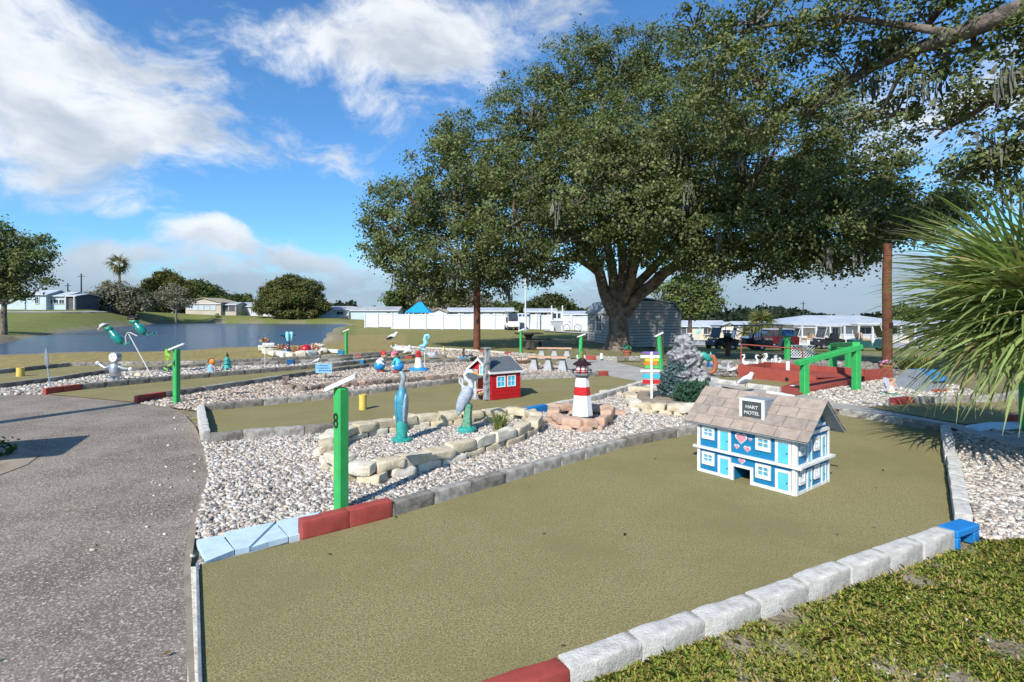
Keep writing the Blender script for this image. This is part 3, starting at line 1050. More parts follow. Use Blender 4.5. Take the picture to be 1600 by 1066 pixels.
curb('pale concrete block curb around the motel green', [
    ([(-1.0, 1.7), (0.196, 2.292)], 'red_block', 0.115),
    ([(0.196, 2.292), (2.98, 3.675)], 'curb_pale', 0.115),
    ([(3.32, 3.93), (5.75, 7.05)], 'curb_pale', 0.115),
    ([(5.75, 7.05), (5.14, 8.25)], 'curb', 0.11),
    ([(5.10, 8.25), (2.5, 6.98), (1.37, 6.25), (-0.93, 4.10)], 'curb', 0.11),
    ([(-0.93, 4.10), (-1.47, 3.68)], 'red_block', 0.135)])
curb('grey concrete block curb around the red schoolhouse green', [
    ([(-3.77, 6.57), (-2.44, 7.146), (-1.25, 7.54), (0.16, 8.24)], 'curb', 0.115),
    ([(0.16, 8.24), (0.50, 8.58)], 'blue_block', 0.12),
    ([(0.50, 8.58), (1.47, 9.62), (3.1, 11.98)], 'curb_pale', 0.115),
    ([(2.47, 13.4), (2.2, 13.27)], 'red_block', 0.13),
    ([(2.2, 13.27), (1.61, 13.0), (0.25, 12.6), (-1.23, 12.04), (-3.34, 9.79), (-4.28, 9.05), (-5.0, 8.52)], 'curb', 0.115),
    ([(-5.0, 8.52), (-3.83, 6.66)], 'curb_pale', 0.118)])
curb('weathered curb along the narrow green past the number 4 post', [
    ([(-6.8, 9.42), (-6.62, 9.95)], 'red_block', 0.13),
    ([(-6.62, 9.95), (-6.29, 10.6), (-5.17, 13.7), (-4.28, 15.45), (-3.1, 16.68), (-1.5, 17.4), (-1.33, 18.3)], 'curb_dark', 0.125),
    ([(-2.4, 19.0), (-3.48, 19.0), (-4.27, 17.5), (-5.33, 15.6), (-8.06, 12.4), (-8.96, 10.93)], 'curb_dark', 0.125),
    ([(-8.96, 10.93), (-9.18, 10.33)], 'red_block', 0.13)])
curb('weathered curb around the far left green beside the pond lawn', [
    ([(-11.0, 9.9), (-10.9, 11.03), (-10.7, 12.04), (-10.75, 14.1), (-9.14, 15.6), (-7.1, 16.4), (-5.7, 17.4), (-4.3, 19.6)], 'curb_dark', 0.125),
    ([(-4.2, 21.2), (-6.4, 18.7), (-7.98, 17.5), (-9.5, 16.4), (-13.3, 15.8), (-13.5, 13.8), (-13.9, 10.0)], 'curb_dark', 0.125)])
curb('pale edging along the back of the gravel before the lawn', [
    ([(-0.05, 20.2), (-1.05, 21.4), (-5.75, 24.8)], ['red_block', 'curb_pale'], 0.10),
    ([(1.2, 19.3), (-0.05, 20.2)], 'curb', 0.10)])
curb('pale curb in front of the red ramp box', [
    ([tuple(G(1106, 595).xy), tuple(G(1222, 612).xy)], 'curb_pale', 0.09)])
curb('shaded curb around the green under the palm', [
    ([tuple(G(1572, 660).xy), tuple(G(1700, 664).xy)], ['red_block', 'curb_dark', 'curb_pale'], 0.12),
    ([tuple(G(1640, 612).xy), tuple(G(1579, 625).xy), tuple(G(1557, 629).xy), tuple(G(1428, 632).xy)][::-1][::-1], 'curb', 0.12),
    ([tuple(G(1428, 632).xy), tuple(G(1398, 633.5).xy)], 'red_block', 0.12)])
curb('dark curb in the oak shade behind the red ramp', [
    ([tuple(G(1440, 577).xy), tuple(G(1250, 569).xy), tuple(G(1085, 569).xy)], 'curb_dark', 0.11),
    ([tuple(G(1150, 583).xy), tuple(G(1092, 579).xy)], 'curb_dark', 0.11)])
curb('low grey curb beside the small green by the oak', [
    ([tuple(G(1000, 561).xy), tuple(G(964, 562).xy), tuple(G(900, 559).xy)], ['curb', 'curb_dark', 'red_block', 'curb_pale'], 0.10)])

# thin metal strip at the open end of the motel green, and its pale blue tee tiles
t_ = thing('edging_strip', 'thin grey edging strip between asphalt path and motel green', 'edging', (-1.97, 3.31, 0))


def _strip(m):
    a, b = Vector((-1.985, 3.31)), Vector((-1.0, 1.7))
    d = (b - a).normalized(); n = Vector((d.y, -d.x))
    for off, wdt, h, z in ((0.0, 0.016, 0.05, 0.006),):
        c = (a + b) / 2 + n * off
        m.box((c.x + 1.97, c.y - 3.31, z), ((b - a).length, wdt, h), math.atan2(d.y, d.x), 0.003)


kid('strip', 'steel', t_, _strip)
m = MB(); m.sheet([(-2.03, 3.31), (-1.99, 3.31), (-1.0, 1.7), (-1.05, 1.68)], 0.003); struct(m.build('edge_sand', 'limestone_pale', None, False))
tt = thing('tee_marker', 'cracked pale blue paving tiles at the start of the motel green', 'tiles', (-1.5, 3.7, 0))
for (q0, q1, q2, q3) in (((307, 850), (346, 842), (366, 866), (322, 884)), ((350, 838), (429, 821), (389, 861), (368, 866)),
                         ((431, 824), (450, 845), (420, 853), (393, 862)), ((432, 820), (500, 805), (474, 840), (452, 845))):
    m = MB()
    m.prism([(G(a, b).x + 1.5, G(a, b).y - 3.7) for a, b in (q0, q1, q2, q3)], -0.02, 0.028)
    m.build('tile', 'pale_blue_tile', tt, False)
tt = thing('tee_marker', 'pale blue tee slab under the palm', 'tiles', G(1550, 668))
m = MB(); m.prism([((G(a, b) - G(1550, 668)).x, (G(a, b) - G(1550, 668)).y) for a, b in ((1508, 668), (1545, 663), (1600, 662), (1600, 667), (1530, 674))], -0.02, 0.03)
m.build('tile', 'pale_blue_tile', tt, False)
cb = thing('corner_block', 'bright blue hollow block at the corner of the motel green', 'block', (3.135, 3.685, -0.012), math.atan2(0.44, 0.9))
def _cb(m):
    m.box((0, 0, 0.105), (0.30, 0.125, 0.05), 0, 0.008)
    m.box((-0.125, 0, 0.035), (0.05, 0.12, 0.09), 0, 0.008)
    m.box((0.115, 0, 0.035), (0.07, 0.12, 0.09), 0, 0.008)
    m.box((0, 0.045, 0.035), (0.19, 0.03, 0.088), 0, 0)
kid('block', 'blue_block', cb, _cb)
# draped far roads and walks
def drape(name, quads_px, mat, dz):
    m = MB()
    vs, fs = [], []
    for i, (a, b) in enumerate(quads_px):
        for q in (a, b):
            p = T(*q)
            vs.append((p.x, p.y, p.z + dz))
        if i:
            fs.append((2 * i - 2, 2 * i - 1, 2 * i + 1, 2 * i))
    m.add(vs, fs)
    o = m.build(name, mat, None, False)
    return struct(o)


drape('road', [((1040 + 12 * i, 529.5 + 0.10 * i), (1040 + 12 * i, 540 + 0.15 * i)) for i in range(0, 48)], 'road', 0.05)
drape('path', [((850 + 8 * i, 517 + 0.42 * i), (850 + 8 * i, 518.3 + 0.5 * i)) for i in range(0, 12)], 'road', 0.05)
drape('road', [((-60 + 12 * i, 487.4 - 0.0 * i), (-60 + 12 * i, 489.0)) for i in range(0, 20)], 'road', 0.05)

# ================================================================== course objects
def number_post(label, loc, rz, h=1.02, num=None, lean=0.0, wdt=0.092, cap=True, capz=0.15):
    t = thing('number_post', label, 'post', loc, rz, 'green posts with slanted white caps')
    t.rotation_euler = (lean, 0, rz)
    kid('post', 'green_paint', t, lambda m: m.box((0, 0, h / 2 - 0.05), (wdt, wdt, h + 0.06), 0, 0.012))
    if cap:
        rot = Matrix.Rotation(capz - rz, 4, 'Z') @ Matrix.Rotation(R(-24), 4, 'Y')
        kid('cap', 'white_paint', t, lambda m: m.box((0, 0, h + 0.02), (0.26, 0.125, 0.034), 0, 0.007, rot))
    if num:
        text_part(num, 0.17, 'black_paint', t, (-wdt / 2 - 0.003, 0, h * 0.72), (R(90), 0, R(-90)), 0.003, 'numeral', sx=0.85)
    return t


number_post('tall green post reading 8 beside the red painted blocks', G(533, 799), R(50), 1.02, '8')
number_post('green post reading 4 where the asphalt path meets the narrow green', G(276, 631), R(65), 0.99, '4', capz=0.4)
number_post('small green post by the far blue block near the pond', G(541, 557), R(-30), 0.95)
number_post('green post in front of the dark picnic table', G(814, 553), R(-30), 0.92)
number_post('green post just behind the large lighthouse', G(906, 571), R(-35), 0.9, lean=R(-6))
number_post('green post behind the rainbow signpost', G(1033, 578), R(30), 0.98, lean=R(-5))
number_post('green post at the right edge under the palm', G(1600, 667), R(20), 1.0)


def cup(label, loc, r, h, mat):
    t = thing('cup_marker', label, 'tube', loc, 0, 'pipe markers on the greens')
    kid('tube', mat, t, lambda m: m.lathe([(r, 0), (r, h), (r * 0.84, h), (r * 0.84, h - 0.06)], 20))
    return t


cup('yellow pipe marker standing on the red schoolhouse green', G(567, 640, 0.012), 0.062, 0.25, 'yellow_paint')
cup('yellow pipe marker on the far left green', G(32, 588, 0.012), 0.085, 0.22, 'yellow_paint')
cup('white pipe standing beside the red ramp wall', G(1231, 579, 0.2), 0.045, 0.22, 'white_paint')
cup('short white pipe in the shade left of the rainbow signpost', G(940, 561), 0.05, 0.20, 'white_paint')
cup('thin white pipe beside the white reclining figure', T(640, 549), 0.05, 0.26, 'white_paint')


# ------------------------------------------------------------------ the motel
def motel():
    Lx, Dy, z1, zw = 0.95, 0.664, 0.25, 0.52
    ang = math.atan2(-0.756, 0.576)
    t = thing('miniature_motel', 'blue and white two storey miniature motel with brown shingle roof', 'miniature house', (1.885, 5.31, 0.014), ang)
    ZR, OV, ZE, EV = 0.80, 0.12, 0.485, 0.05
    wl = MB()
    gw0, gw1, gz = 0.385, 0.552, 0.135          # ball tunnel through the ground floor
    for (x0, x1, za, zb) in ((0, gw0, 0, z1), (gw1, Lx, 0, z1), (gw0, gw1, gz, z1), (0, Lx, z1, zw)):
        wl.box(((x0 + x1) / 2, Dy / 2, (za + zb) / 2), (x1 - x0 - 0.0004, Dy, zb - za - 0.0004))
    wl.slabyz([(0.0, zw), (Dy, zw), (Dy / 2, ZR - 0.035)], 0.0, Lx)
    wl.build('wall', 'motel_blue', t, False)
    # white trim: corner boards, sills, cornice, tunnel surround
    def trim(m):
        for z0, z2 in ((0, z1 - 0.012), (z1 + 0.012, zw - 0.01)):
            h = z2 - z0
            for x in (0.012, Lx - 0.012):
                m.box((x, -0.006, z0 + h / 2), (0.028, 0.012, h))
            for y in (0.014, Dy - 0.012):
                m.box((Lx + 0.006, y, z0 + h / 2), (0.012, 0.026, h))
            m.box((-0.006, 0.013, z0 + h / 2), (0.012, 0.026, h))
        m.box(((gw0) / 2, -0.005, 0.014), (gw0 - 0.03, 0.010, 0.028))
        m.box(((gw1 + Lx) / 2, -0.005, 0.014), (Lx - gw1 - 0.03, 0.010, 0.028))
        m.box((Lx + 0.005, Dy / 2, 0.014), (0.010, Dy - 0.05, 0.028))
        m.box((gw0 - 0.012, -0.009, gz / 2), (0.024, 0.018, gz))
        m.box((gw1 + 0.012, -0.009, gz / 2), (0.024, 0.018, gz))
        m.box(((gw0 + gw1) / 2, -0.009, gz + 0.012), (gw1 - gw0 + 0.048, 0.018, 0.024))
        m.box((Lx + 0.008, Dy / 2, zw - 0.01), (0.014, Dy, 0.03))
    kid('trim', 'white_worn', t, trim, False)
    def deck(m):
        m.box((Lx / 2 + 0.01, -0.016, z1), (Lx + 0.10, 0.034, 0.022))
        m.box((Lx + 0.024, Dy / 2 + 0.017, z1), (0.048, Dy + 0.04, 0.020))
    kid('balcony', 'white_worn', t, deck, False)

    def window(x, z, ww, hh, side=False):
        f = MB()
        def bx(c, s):
            if side:
                f.box((Lx + 0.007 - c[1], x + c[0], z + c[2]), (s[1], s[0], s[2]))
            else:
                f.box((x + c[0], -0.007 + c[1], z + c[2]), s)
        b = 0.024 if not side else 0.018
        for sx in (-1, 1):
            bx((sx * (ww / 2 - b / 2), 0, 0), (b, 0.014, hh))
        bx((0, 0, hh / 2 - b / 2), (ww - 2 * b, 0.014, b))
        bx((0, 0, -hh / 2 + b * 0.75), (ww - 2 * b, 0.014, b * 1.5))
        bx((0, 0.001, 0.002), (0.007, 0.010, hh - 2 * b))
        bx((0, 0.002, 0.006), (ww - 2 * b, 0.008, 0.007))
        o = f.build('window', 'white_worn', t, False)
        p = MB()
        if side:
            p.box((Lx + 0.001, x, z), (0.004, ww - b, hh - b))
        else:
            p.box((x, -0.001, z), (ww - b, 0.004, hh - b))
        p.build('pane', 'pane_teal', o, False)

    def door(x, z0, ww, hh, side=False):
        f = MB()
        def bx(m, c, s):
            if side:
                m.box((Lx + 0.006 - c[1], x + c[0], z0 + c[2]), (s[1], s[0], s[2]))
            else:
                m.box((x + c[0], -0.006 + c[1], z0 + c[2]), s)
        b = 0.024 if not side else 0.016
        for sx in (-1, 1):
            bx(f, (sx * (ww / 2 - b / 2), 0, hh / 2), (b, 0.013, hh))
        bx(f, (0, 0, hh - b / 2), (ww - 2 * b, 0.013, b))
        fr = f.build('door_frame', 'white_worn', t, False)
        p = MB(); bx(p, (0, 0.003, (hh - b) / 2), (ww - 2 * b, 0.008, hh - b))
        p.build('door', 'motel_cyan', fr, False)
        k = MB()
        if side:
            k.ell((Lx + 0.009, x + ww / 2 - b - 0.01, z0 + hh * 0.45), (0.005, 0.005, 0.005), 8, 6)
        else:
            k.ell((x + ww / 2 - b - 0.014, -0.010, z0 + hh * 0.45), (0.006, 0.006, 0.006), 8, 6)
        k.build('knob', 'black_paint', fr)
    for (z, wz) in ((0.0, 0.145), (z1 + 0.011, z1 + 0.15)):
        window(0.115, wz, 0.135, 0.125); door(0.288, z + 0.004, 0.135, 0.20)
        window(0.668, wz, 0.14, 0.13); door(0.848, z + 0.004, 0.14, 0.20)
        for yy in (0.11, 0.40):
            window(yy, wz, 0.10, 0.125, True)
        for yy in (0.25, 0.545):
            door(yy, z + 0.004, 0.09, 0.19, True)
    # painted hearts: cut-out plates
    def heart(cx, cz, s, mat, off):
        pts = []
        for i in range(28):
            a = 2 * math.pi * i / 28
            pts.append((cx + s * 0.0315 * 16 * math.sin(a) ** 3,
                        cz + s * 0.0315 * (13 * math.cos(a) - 5 * math.cos(2 * a) - 2 * math.cos(3 * a) - math.cos(4 * a))))
        m = MB(); m.slabxz(pts, -0.003 - off, 0.0); m.build('heart', mat, t, False)
    for (cx, cz, s) in ((0.455, 0.412, 0.118), (0.412, 0.325, 0.054), (0.515, 0.322, 0.068), (0.545, 0.415, 0.034), (0.462, 0.198, 0.066)):
        heart(cx, cz, s, 'white_worn', 0.0); heart(cx, cz - 0.002, s * 0.8, 'pink_heart', 0.002)
    # gable infill
    m = MB(); m.slabyz([(0.15, zw + 0.055), (Dy - 0.15, zw + 0.055), (Dy / 2, ZR - 0.075)], Lx, Lx + 0.006); m.build('gable_panel', 'motel_cyan', t, False)
    m = MB(); m.box((Lx + 0.008, Dy / 2, zw + 0.045), (0.014, Dy - 0.2, 0.022)); m.build('gable_trim', 'white_worn', t, False)
    # roof boards and shingles
    sl = math.atan2(ZR - ZE, Dy / 2 + EV)
    run = math.hypot(ZR - ZE, Dy / 2 + EV)
    rf = MB()
    for sg in (1, -1):
        mid_y = Dy / 2 - sg * (Dy / 2 + EV) / 2
        rf.box((Lx / 2, mid_y, (ZR + ZE) / 2 - 0.004), (Lx + 2 * OV, run + 0.006, 0.014), 0, 0, Matrix.Rotation(sg * sl, 4, 'X'))
    roof = rf.build('roof', 'grey_box', t, False)
    rnd = random.Random(5)
    rows, n = 4, 7
    for sg in (1, -1):
        for r_ in range(rows):
            x = -OV - 0.012
            off = (r_ % 2) * 0.09
            edges = [x]
            cur = x + 0.10 + off
            while cur < Lx + OV - 0.05:
                edges.append(cur); cur += 0.185 + rnd.uniform(-0.02, 0.03)
            edges.append(Lx + OV + 0.012)
            for i in range(len(edges) - 1):
                a, b = edges[i], edges[i + 1]
                step = run / rows
                d0 = run - (r_ + 1) * step - 0.012      # distance below the ridge, upper edge
                d1 = run - r_ * step + 0.010
                d0 = max(d0, 0.004)
                s = MB()
                s.box(((a + b) / 2, 0, 0), (b - a - 0.0065, d1 - d0, 0.0080), 0, 0.0015)
                s.rough(0.002, 12, r_ * 3 + i)
                dm = (d0 + d1) / 2
                yy = Dy / 2 - sg * dm * math.cos(sl)
                zz = ZR - dm * math.sin(sl) + 0.0135 + rnd.uniform(0, 0.0015)
                mt = Matrix.Translation((0, yy, zz)) @ Matrix.Rotation(sg * (sl - 0.045), 4, 'X')
                s.v = [tuple(mt @ Vector(p)) for p in s.v]
                s.build('shingle', 'shingle' if rnd.random() < 0.65 else 'shingle_dark', roof, False)
    # sign dormer
    sx0, sx1, sy, sz0, sz1 = 0.400, 0.640, 0.075, 0.580, 0.782
    back = lambda z: Dy / 2 - (ZR + 0.014 - z) / math.tan(sl)
    dm = MB()
    for xx in (sx0 + 0.012, sx1 - 0.012):
        dm.slabyz([(sy + 0.008, sz0 - 0.01), (sy + 0.008, sz1 - 0.012), (back(sz1 - 0.012), sz1 - 0.012)], xx - 0.008, xx + 0.008)
    dm.box(((sx0 + sx1) / 2, (sy + back(sz1)) / 2, sz1 - 0.008), (sx1 - sx0 - 0.004, back(sz1) - sy - 0.02, 0.010))
    dorm = dm.build('dormer', 'grey_box', t, False)
    sg_ = MB()
    for (c, s) in (((sx0 + 0.013, sy, (sz0 + sz1) / 2), (0.026, 0.016, sz1 - sz0)), ((sx1 - 0.013, sy, (sz0 + sz1) / 2), (0.026, 0.016, sz1 - sz0)),
                   (((sx0 + sx1) / 2, sy, sz1 - 0.012), (sx1 - sx0 - 0.052, 0.016, 0.024))):
        sg_.box(c, s)
    sg_.build('sign_frame', 'white_worn', dorm, False)
    m = MB(); m.box(((sx0 + sx1) / 2, sy - 0.001, (sz0 + sz1) / 2 - 0.008), (sx1 - sx0 - 0.05, 0.008, sz1 - sz0 - 0.032))
    m.build('sign_board', 'sign_slate', dorm, False)
    for txt, z in (('HART', sz0 + 0.122), ('MOTEL', sz0 + 0.068)):
        text_part(txt, 0.047, 'white_worn', dorm, ((sx0 + sx1) / 2, sy - 0.0075, z), (R(90), 0, 0), 0.0012, 'lettering')


motel()


# ------------------------------------------------------------------ the red schoolhouse
def schoolhouse():
    Lx, Dy, H, ZR = 0.64, 0.80, 0.52, 0.735
    t = thing('miniature_schoolhouse', 'small red schoolhouse with grey roof and pebbled chimney', 'miniature house', (-0.374, 9.58, 0.014), math.atan2(0.36, 0.532))
    w_ = MB()
    w_.box((Lx / 2, 0.25, H / 2), (Lx, 0.50, H))
    w_.box((Lx / 2 + 0.09, 0.65, H / 2), (Lx - 0.18, 0.2996, H))
    w_.slabyz([(0, H + 0.0004), (Dy, H + 0.0004), (Dy / 2, ZR - 0.02)], 0.0, Lx)
    w_.build('wall', 'school_red', t, False)
    for k in range(7):
        m = MB(); m.box((Lx / 2, -0.004, 0.04 + k * 0.074), (Lx - 0.004, 0.010, 0.068), 0, 0, Matrix.Rotation(0.05, 4, 'X')); m.build('board', 'school_red', t, False)
    sl = math.atan2(ZR - H, Dy / 2); run = math.hypot(ZR - H, Dy / 2) + 0.05
    rf = MB()
    for sg in (1, -1):
        c = Matrix.Translation((Lx / 2, Dy / 2, ZR)) @ Matrix.Rotation(sg * sl, 4, 'X') @ Matrix.Translation((0, -sg * run / 2, 0.008))
        q = MB(); q.box((0, 0, 0), (Lx + 0.10, run, 0.016))
        rf.add([tuple(c @ Vector(p)) for p in q.v], q.f)
    roof = rf.build('roof', 'school_roof', t, False)
    fb = MB()
    for sg in (1, -1):
        for xx in (-0.055, Lx + 0.055):
            c = Matrix.Translation((xx, Dy / 2, ZR)) @ Matrix.Rotation(sg * sl, 4, 'X') @ Matrix.Translation((0, -sg * run / 2, -0.006))
            q = MB(); q.box((0, 0, 0), (0.010, run, 0.04))
            fb.add([tuple(c @ Vector(p)) for p in q.v], q.f)
    fb.box((Lx / 2, -0.046, H - 0.022), (Lx + 0.10, 0.012, 0.035))
    fb.build('fascia', 'white_paint', roof, False)
    ch = MB(); ch.box((-0.06, 0.07, 0.47), (0.095, 0.10, 0.94), 0, 0.006); ch.box((-0.06, 0.07, 0.95), (0.115, 0.12, 0.03), 0, 0.006); ch.rough(0.006, 30)
    ch.build('chimney', 'pewter', t)
    for cx in (0.20, 0.43):
        f = MB()
        for sx in (-1, 1):
            f.box((cx + sx * 0.085, -0.014, 0.33), (0.018, 0.014, 0.21))
        for z in (0.235, 0.425):
            f.box((cx, -0.014, z), (0.152, 0.014, 0.018))
        f.box((cx, -0.0125, 0.33), (0.010, 0.010, 0.17)); f.box((cx, -0.0120, 0.33), (0.15, 0.008, 0.010))
        o = f.build('window', 'white_paint', t, False)
        p = MB(); p.box((cx, -0.010, 0.33), (0.16, 0.004, 0.19)); p.build('pane', 'window_cyan', o, False)
    f = MB()
    for sy in (-1, 1):
        f.box((-0.006, 0.36 + sy * 0.06, 0.52), (0.012, 0.016, 0.19))
    for z in (0.435, 0.605):
        f.box((-0.006, 0.36, z), (0.012, 0.104, 0.018))
    f.box((-0.005, 0.36, 0.52), (0.008, 0.008, 0.15)); f.box((-0.0045, 0.36, 0.52), (0.007, 0.10, 0.008))
    o = f.build('window', 'white_paint', t, False)
    p = MB(); p.box((-0.001, 0.36, 0.52), (0.004, 0.11, 0.17)); p.build('pane', 'window_cyan', o, False)
    # porch on the gable side
    pc = MB(); pc.box((-0.10, 0.50, 0.03), (0.20, 0.56, 0.06)); pc.build('porch_floor', 'grey_concrete', t, False)
    pr = MB(); pr.box((-0.11, 0.50, 0.40), (0.25, 0.62, 0.018), 0, 0, Matrix.Rotation(-0.18, 4, 'Y')); pr.build('porch_roof', 'school_roof', t, False)
    for yy in (0.26, 0.50, 0.75):
        m = MB(); m.box((-0.19, yy, 0.215), (0.022, 0.022, 0.33)); m.build('porch_post', 'white_paint', t, False)
    m = MB(); m.box((-0.19, 0.505, 0.17), (0.014, 0.47, 0.022)); m.box((-0.1, 0.26, 0.17), (0.16, 0.014, 0.022)); m.build('rail', 'white_paint', t, False)
    m = MB(); m.box((-0.008, 0.60, 0.20), (0.014, 0.13, 0.28)); m.build('door', 'white_paint', t, False)


schoolhouse()


def flower_tuft(parent, c, r, n, cols, leaf=True, seed=3, size=0.018):
    rng = np.random.default_rng(seed)
    d = rng.normal(0, 1, (n, 3)); d /= np.linalg.norm(d, axis=1)[:, None]; d[:, 2] = np.abs(d[:, 2]) * 0.8
    p = np.array(c) + d * r * rng.uniform(0.5, 1.0, (n, 1))
    V, F, C = leaf_quads(p, size, rng, cols, d)
    return np_obj('blooms', np_mesh('blooms', V, F, 'petal', C), parent)


def leaf_quads(p, size, rng, cols, outward=None, long=1.6, up=0.35, ow=0.6, jit=1.0):
    """one folded rhombus per point"""
    n = len(p)
    nrm = rng.normal(0, jit, (n, 3))
    nrm[:, 2] += up
    if outward is not None:
        nrm += outward * ow
    nrm /= np.linalg.norm(nrm, axis=1)[:, None] + 1e-9
    t = rng.normal(0, 1, (n, 3))
    t -= nrm * (t * nrm).sum(1)[:, None]
    t /= np.linalg.norm(t, axis=1)[:, None] + 1e-9
    b = np.cross(nrm, t)
    s = size * rng.uniform(0.65, 1.35, n)[:, None]
    V = np.stack([p - t * s * long * 0.5, p + b * s * 0.5 + nrm * s * 0.12, p + t * s * long * 0.5, p - b * s * 0.5 + nrm * s * 0.12], 1).reshape(-1, 3)
    F = np.arange(n * 4).reshape(n, 4)
    cols = np.array(cols)
    c = cols[rng.integers(0, len(cols), n)] * rng.uniform(0.75, 1.25, (n, 1))
    return V, F, np.repeat(c, 4, 0)


fp = thing('flower_pot', 'tiny dark pot of yellow flowers at the schoolhouse porch', 'flower pot', G(754, 625))
kid('pot', 'dark_metal', fp, lambda m: m.lathe([(0.05, 0), (0.085, 0.06), (0.095, 0.08), (0.08, 0.08)], 14))
flower_tuft(fp, (0, 0, 0.09), 0.10, 160, [(0.6, 0.5, 0.12), (0.75, 0.68, 0.35), (0.2, 0.28, 0.06), (0.5, 0.25, 0.2)])


# ------------------------------------------------------------------ lighthouses
def lighthouse_big():
    t = thing('model_lighthouse', 'large white model lighthouse with one red band and dark lantern', 'lighthouse', G(911, 655, 0.05) + Vector((0, 0.1, 0)))
    n, r0 = 8, math.pi / 8
    kid('base', 'post_grey', t, lambda m: m.lathe([(0.195, 0), (0.195, 0.035), (0.17, 0.045)], n, (0, 0, 0), r0))
    rr = lambda z: 0.162 - (0.162 - 0.098) * z / 0.56
    kid('tower', 'white_paint', t, lambda m: m.lathe([(rr(0.0), 0.045), (rr(0.30), 0.345), (rr(0.30) - 0.002, 0.346), (rr(0.42) - 0.002, 0.464), (rr(0.42), 0.465), (rr(0.56), 0.60)], n, (0, 0, 0), r0), True, 20)
    kid('red_band', 'lh_red', t, lambda m: m.lathe([(rr(0.30) + 0.002, 0.343), (rr(0.42) + 0.002, 0.467)], n, (0, 0, 0), r0), True, 20)
    kid('gallery', 'grey_plain', t, lambda m: m.lathe([(0.09, 0.60), (0.115, 0.635), (0.15, 0.645), (0.15, 0.665), (0.1, 0.67)], n, (0, 0, 0), r0))
    rail = MB()
    for k in range(8):
        a = k * math.pi / 4 + r0
        rail.tube([(0.145 * math.cos(a), 0.145 * math.sin(a), 0.66), (0.145 * math.cos(a), 0.145 * math.sin(a), 0.72)], 0.005, 5)
    ring = [(0.145 * math.cos(k * math.pi / 4 + r0), 0.145 * math.sin(k * math.pi / 4 + r0), 0.715) for k in range(9)]
    rail.tube(ring, 0.006, 5)
    rail.build('railing', 'dark_metal', t)
    lan = MB(); lan.lathe([(0.092, 0.67), (0.092, 0.79)], n, (0, 0, 0), r0); lant = lan.build('lantern', 'lh_red', t, True, 20)
    for k in range(8):
        a = k * math.pi / 4 + math.pi / 4
        m = MB(); q = Matrix.Rotation(a, 4, 'Z')
        m.M = q; m.box((0.0862, 0, 0.735), (0.006, 0.045, 0.085)); m.build('pane', 'statue_white', lant, False)
    kid('lantern_roof', 'dark_metal', t, lambda m: m.lathe([(0.14, 0.785), (0.145, 0.80), (0.07, 0.845), (0.05, 0.88), (0.035, 0.885)], n, (0, 0, 0), r0))
    kid('finial', 'brass', t, lambda m: m.lathe([(0.022, 0.885), (0.028, 0.91), (0.018, 0.945), (0.024, 0.96), (0.003, 0.99)], 10))
    kid('handle', 'dark_metal', t, lambda m: m.tube([(0.055 * math.cos(a), 0.0, 0.90 + 0.11 * math.sin(a)) for a in [math.pi * i / 12 for i in range(13)]], 0.004, 5))


lighthouse_big()


def lighthouse_small():
    loc = G(654, 580)
    t = thing('model_lighthouse', 'small white lighthouse with red lantern on a blue base', 'lighthouse', loc)
    kid('base', 'blue_gloss', t, lambda m: m.lathe([(0.27, 0), (0.29, 0.03), (0.25, 0.07), (0.18, 0.10), (0.12, 0.11)], 18).rough(0.02, 9))
    kid('tower', 'white_paint', t, lambda m: m.lathe([(0.125, 0.09), (0.075, 0.40)], 16))
    kid('gallery', 'red_paint', t, lambda m: m.lathe([(0.095, 0.395), (0.10, 0.425), (0.07, 0.43)], 16))
    kid('lantern', 'red_paint', t, lambda m: m.lathe([(0.065, 0.43), (0.065, 0.50), (0.085, 0.51), (0.03, 0.57), (0.005, 0.58)], 14))
    s = thing('seahorse_ornament', 'pale aqua curled seahorse ornament above the small lighthouse', 'ornament', loc + Vector((0.09, 0.5, 0)))
    pts = [(0.02, 0, 0.55), (-0.10, 0, 0.56), (-0.13, 0, 0.66), (-0.02, 0, 0.66), (0.04, 0, 0.76), (0.0, 0, 0.86), (0.02, 0, 0.96), (0.10, 0, 0.98), (0.13, 0, 0.91), (0.08, 0, 0.86)]
    kid('body', 'aqua_paint', s, lambda m: m.tube(pts, [0.03, 0.05, 0.05, 0.07, 0.075, 0.055, 0.05, 0.05, 0.04, 0.02], 10))
    kid('stake', 'statue_white', s, lambda m: m.tube([(0, 0, 0), (0, 0, 0.58)], 0.012, 6))


lighthouse_small()


# ------------------------------------------------------------------ stone rings
def rough_stone(m, c, s, rz, seed, amp=0.02):
    q = MB()
    q.gbox(s, min(s) * 0.16, (4, 3, 2))
    q.rough(amp * 1.5, 6.0, seed)
    q.rough(amp * 0.45, 22.0, seed * 1.3)
    mt = Matrix.Translation(c) @ Matrix.Rotation(rz, 4, 'Z')
    m.add([tuple(mt @ Vector(p)) for p in q.v], q.f)


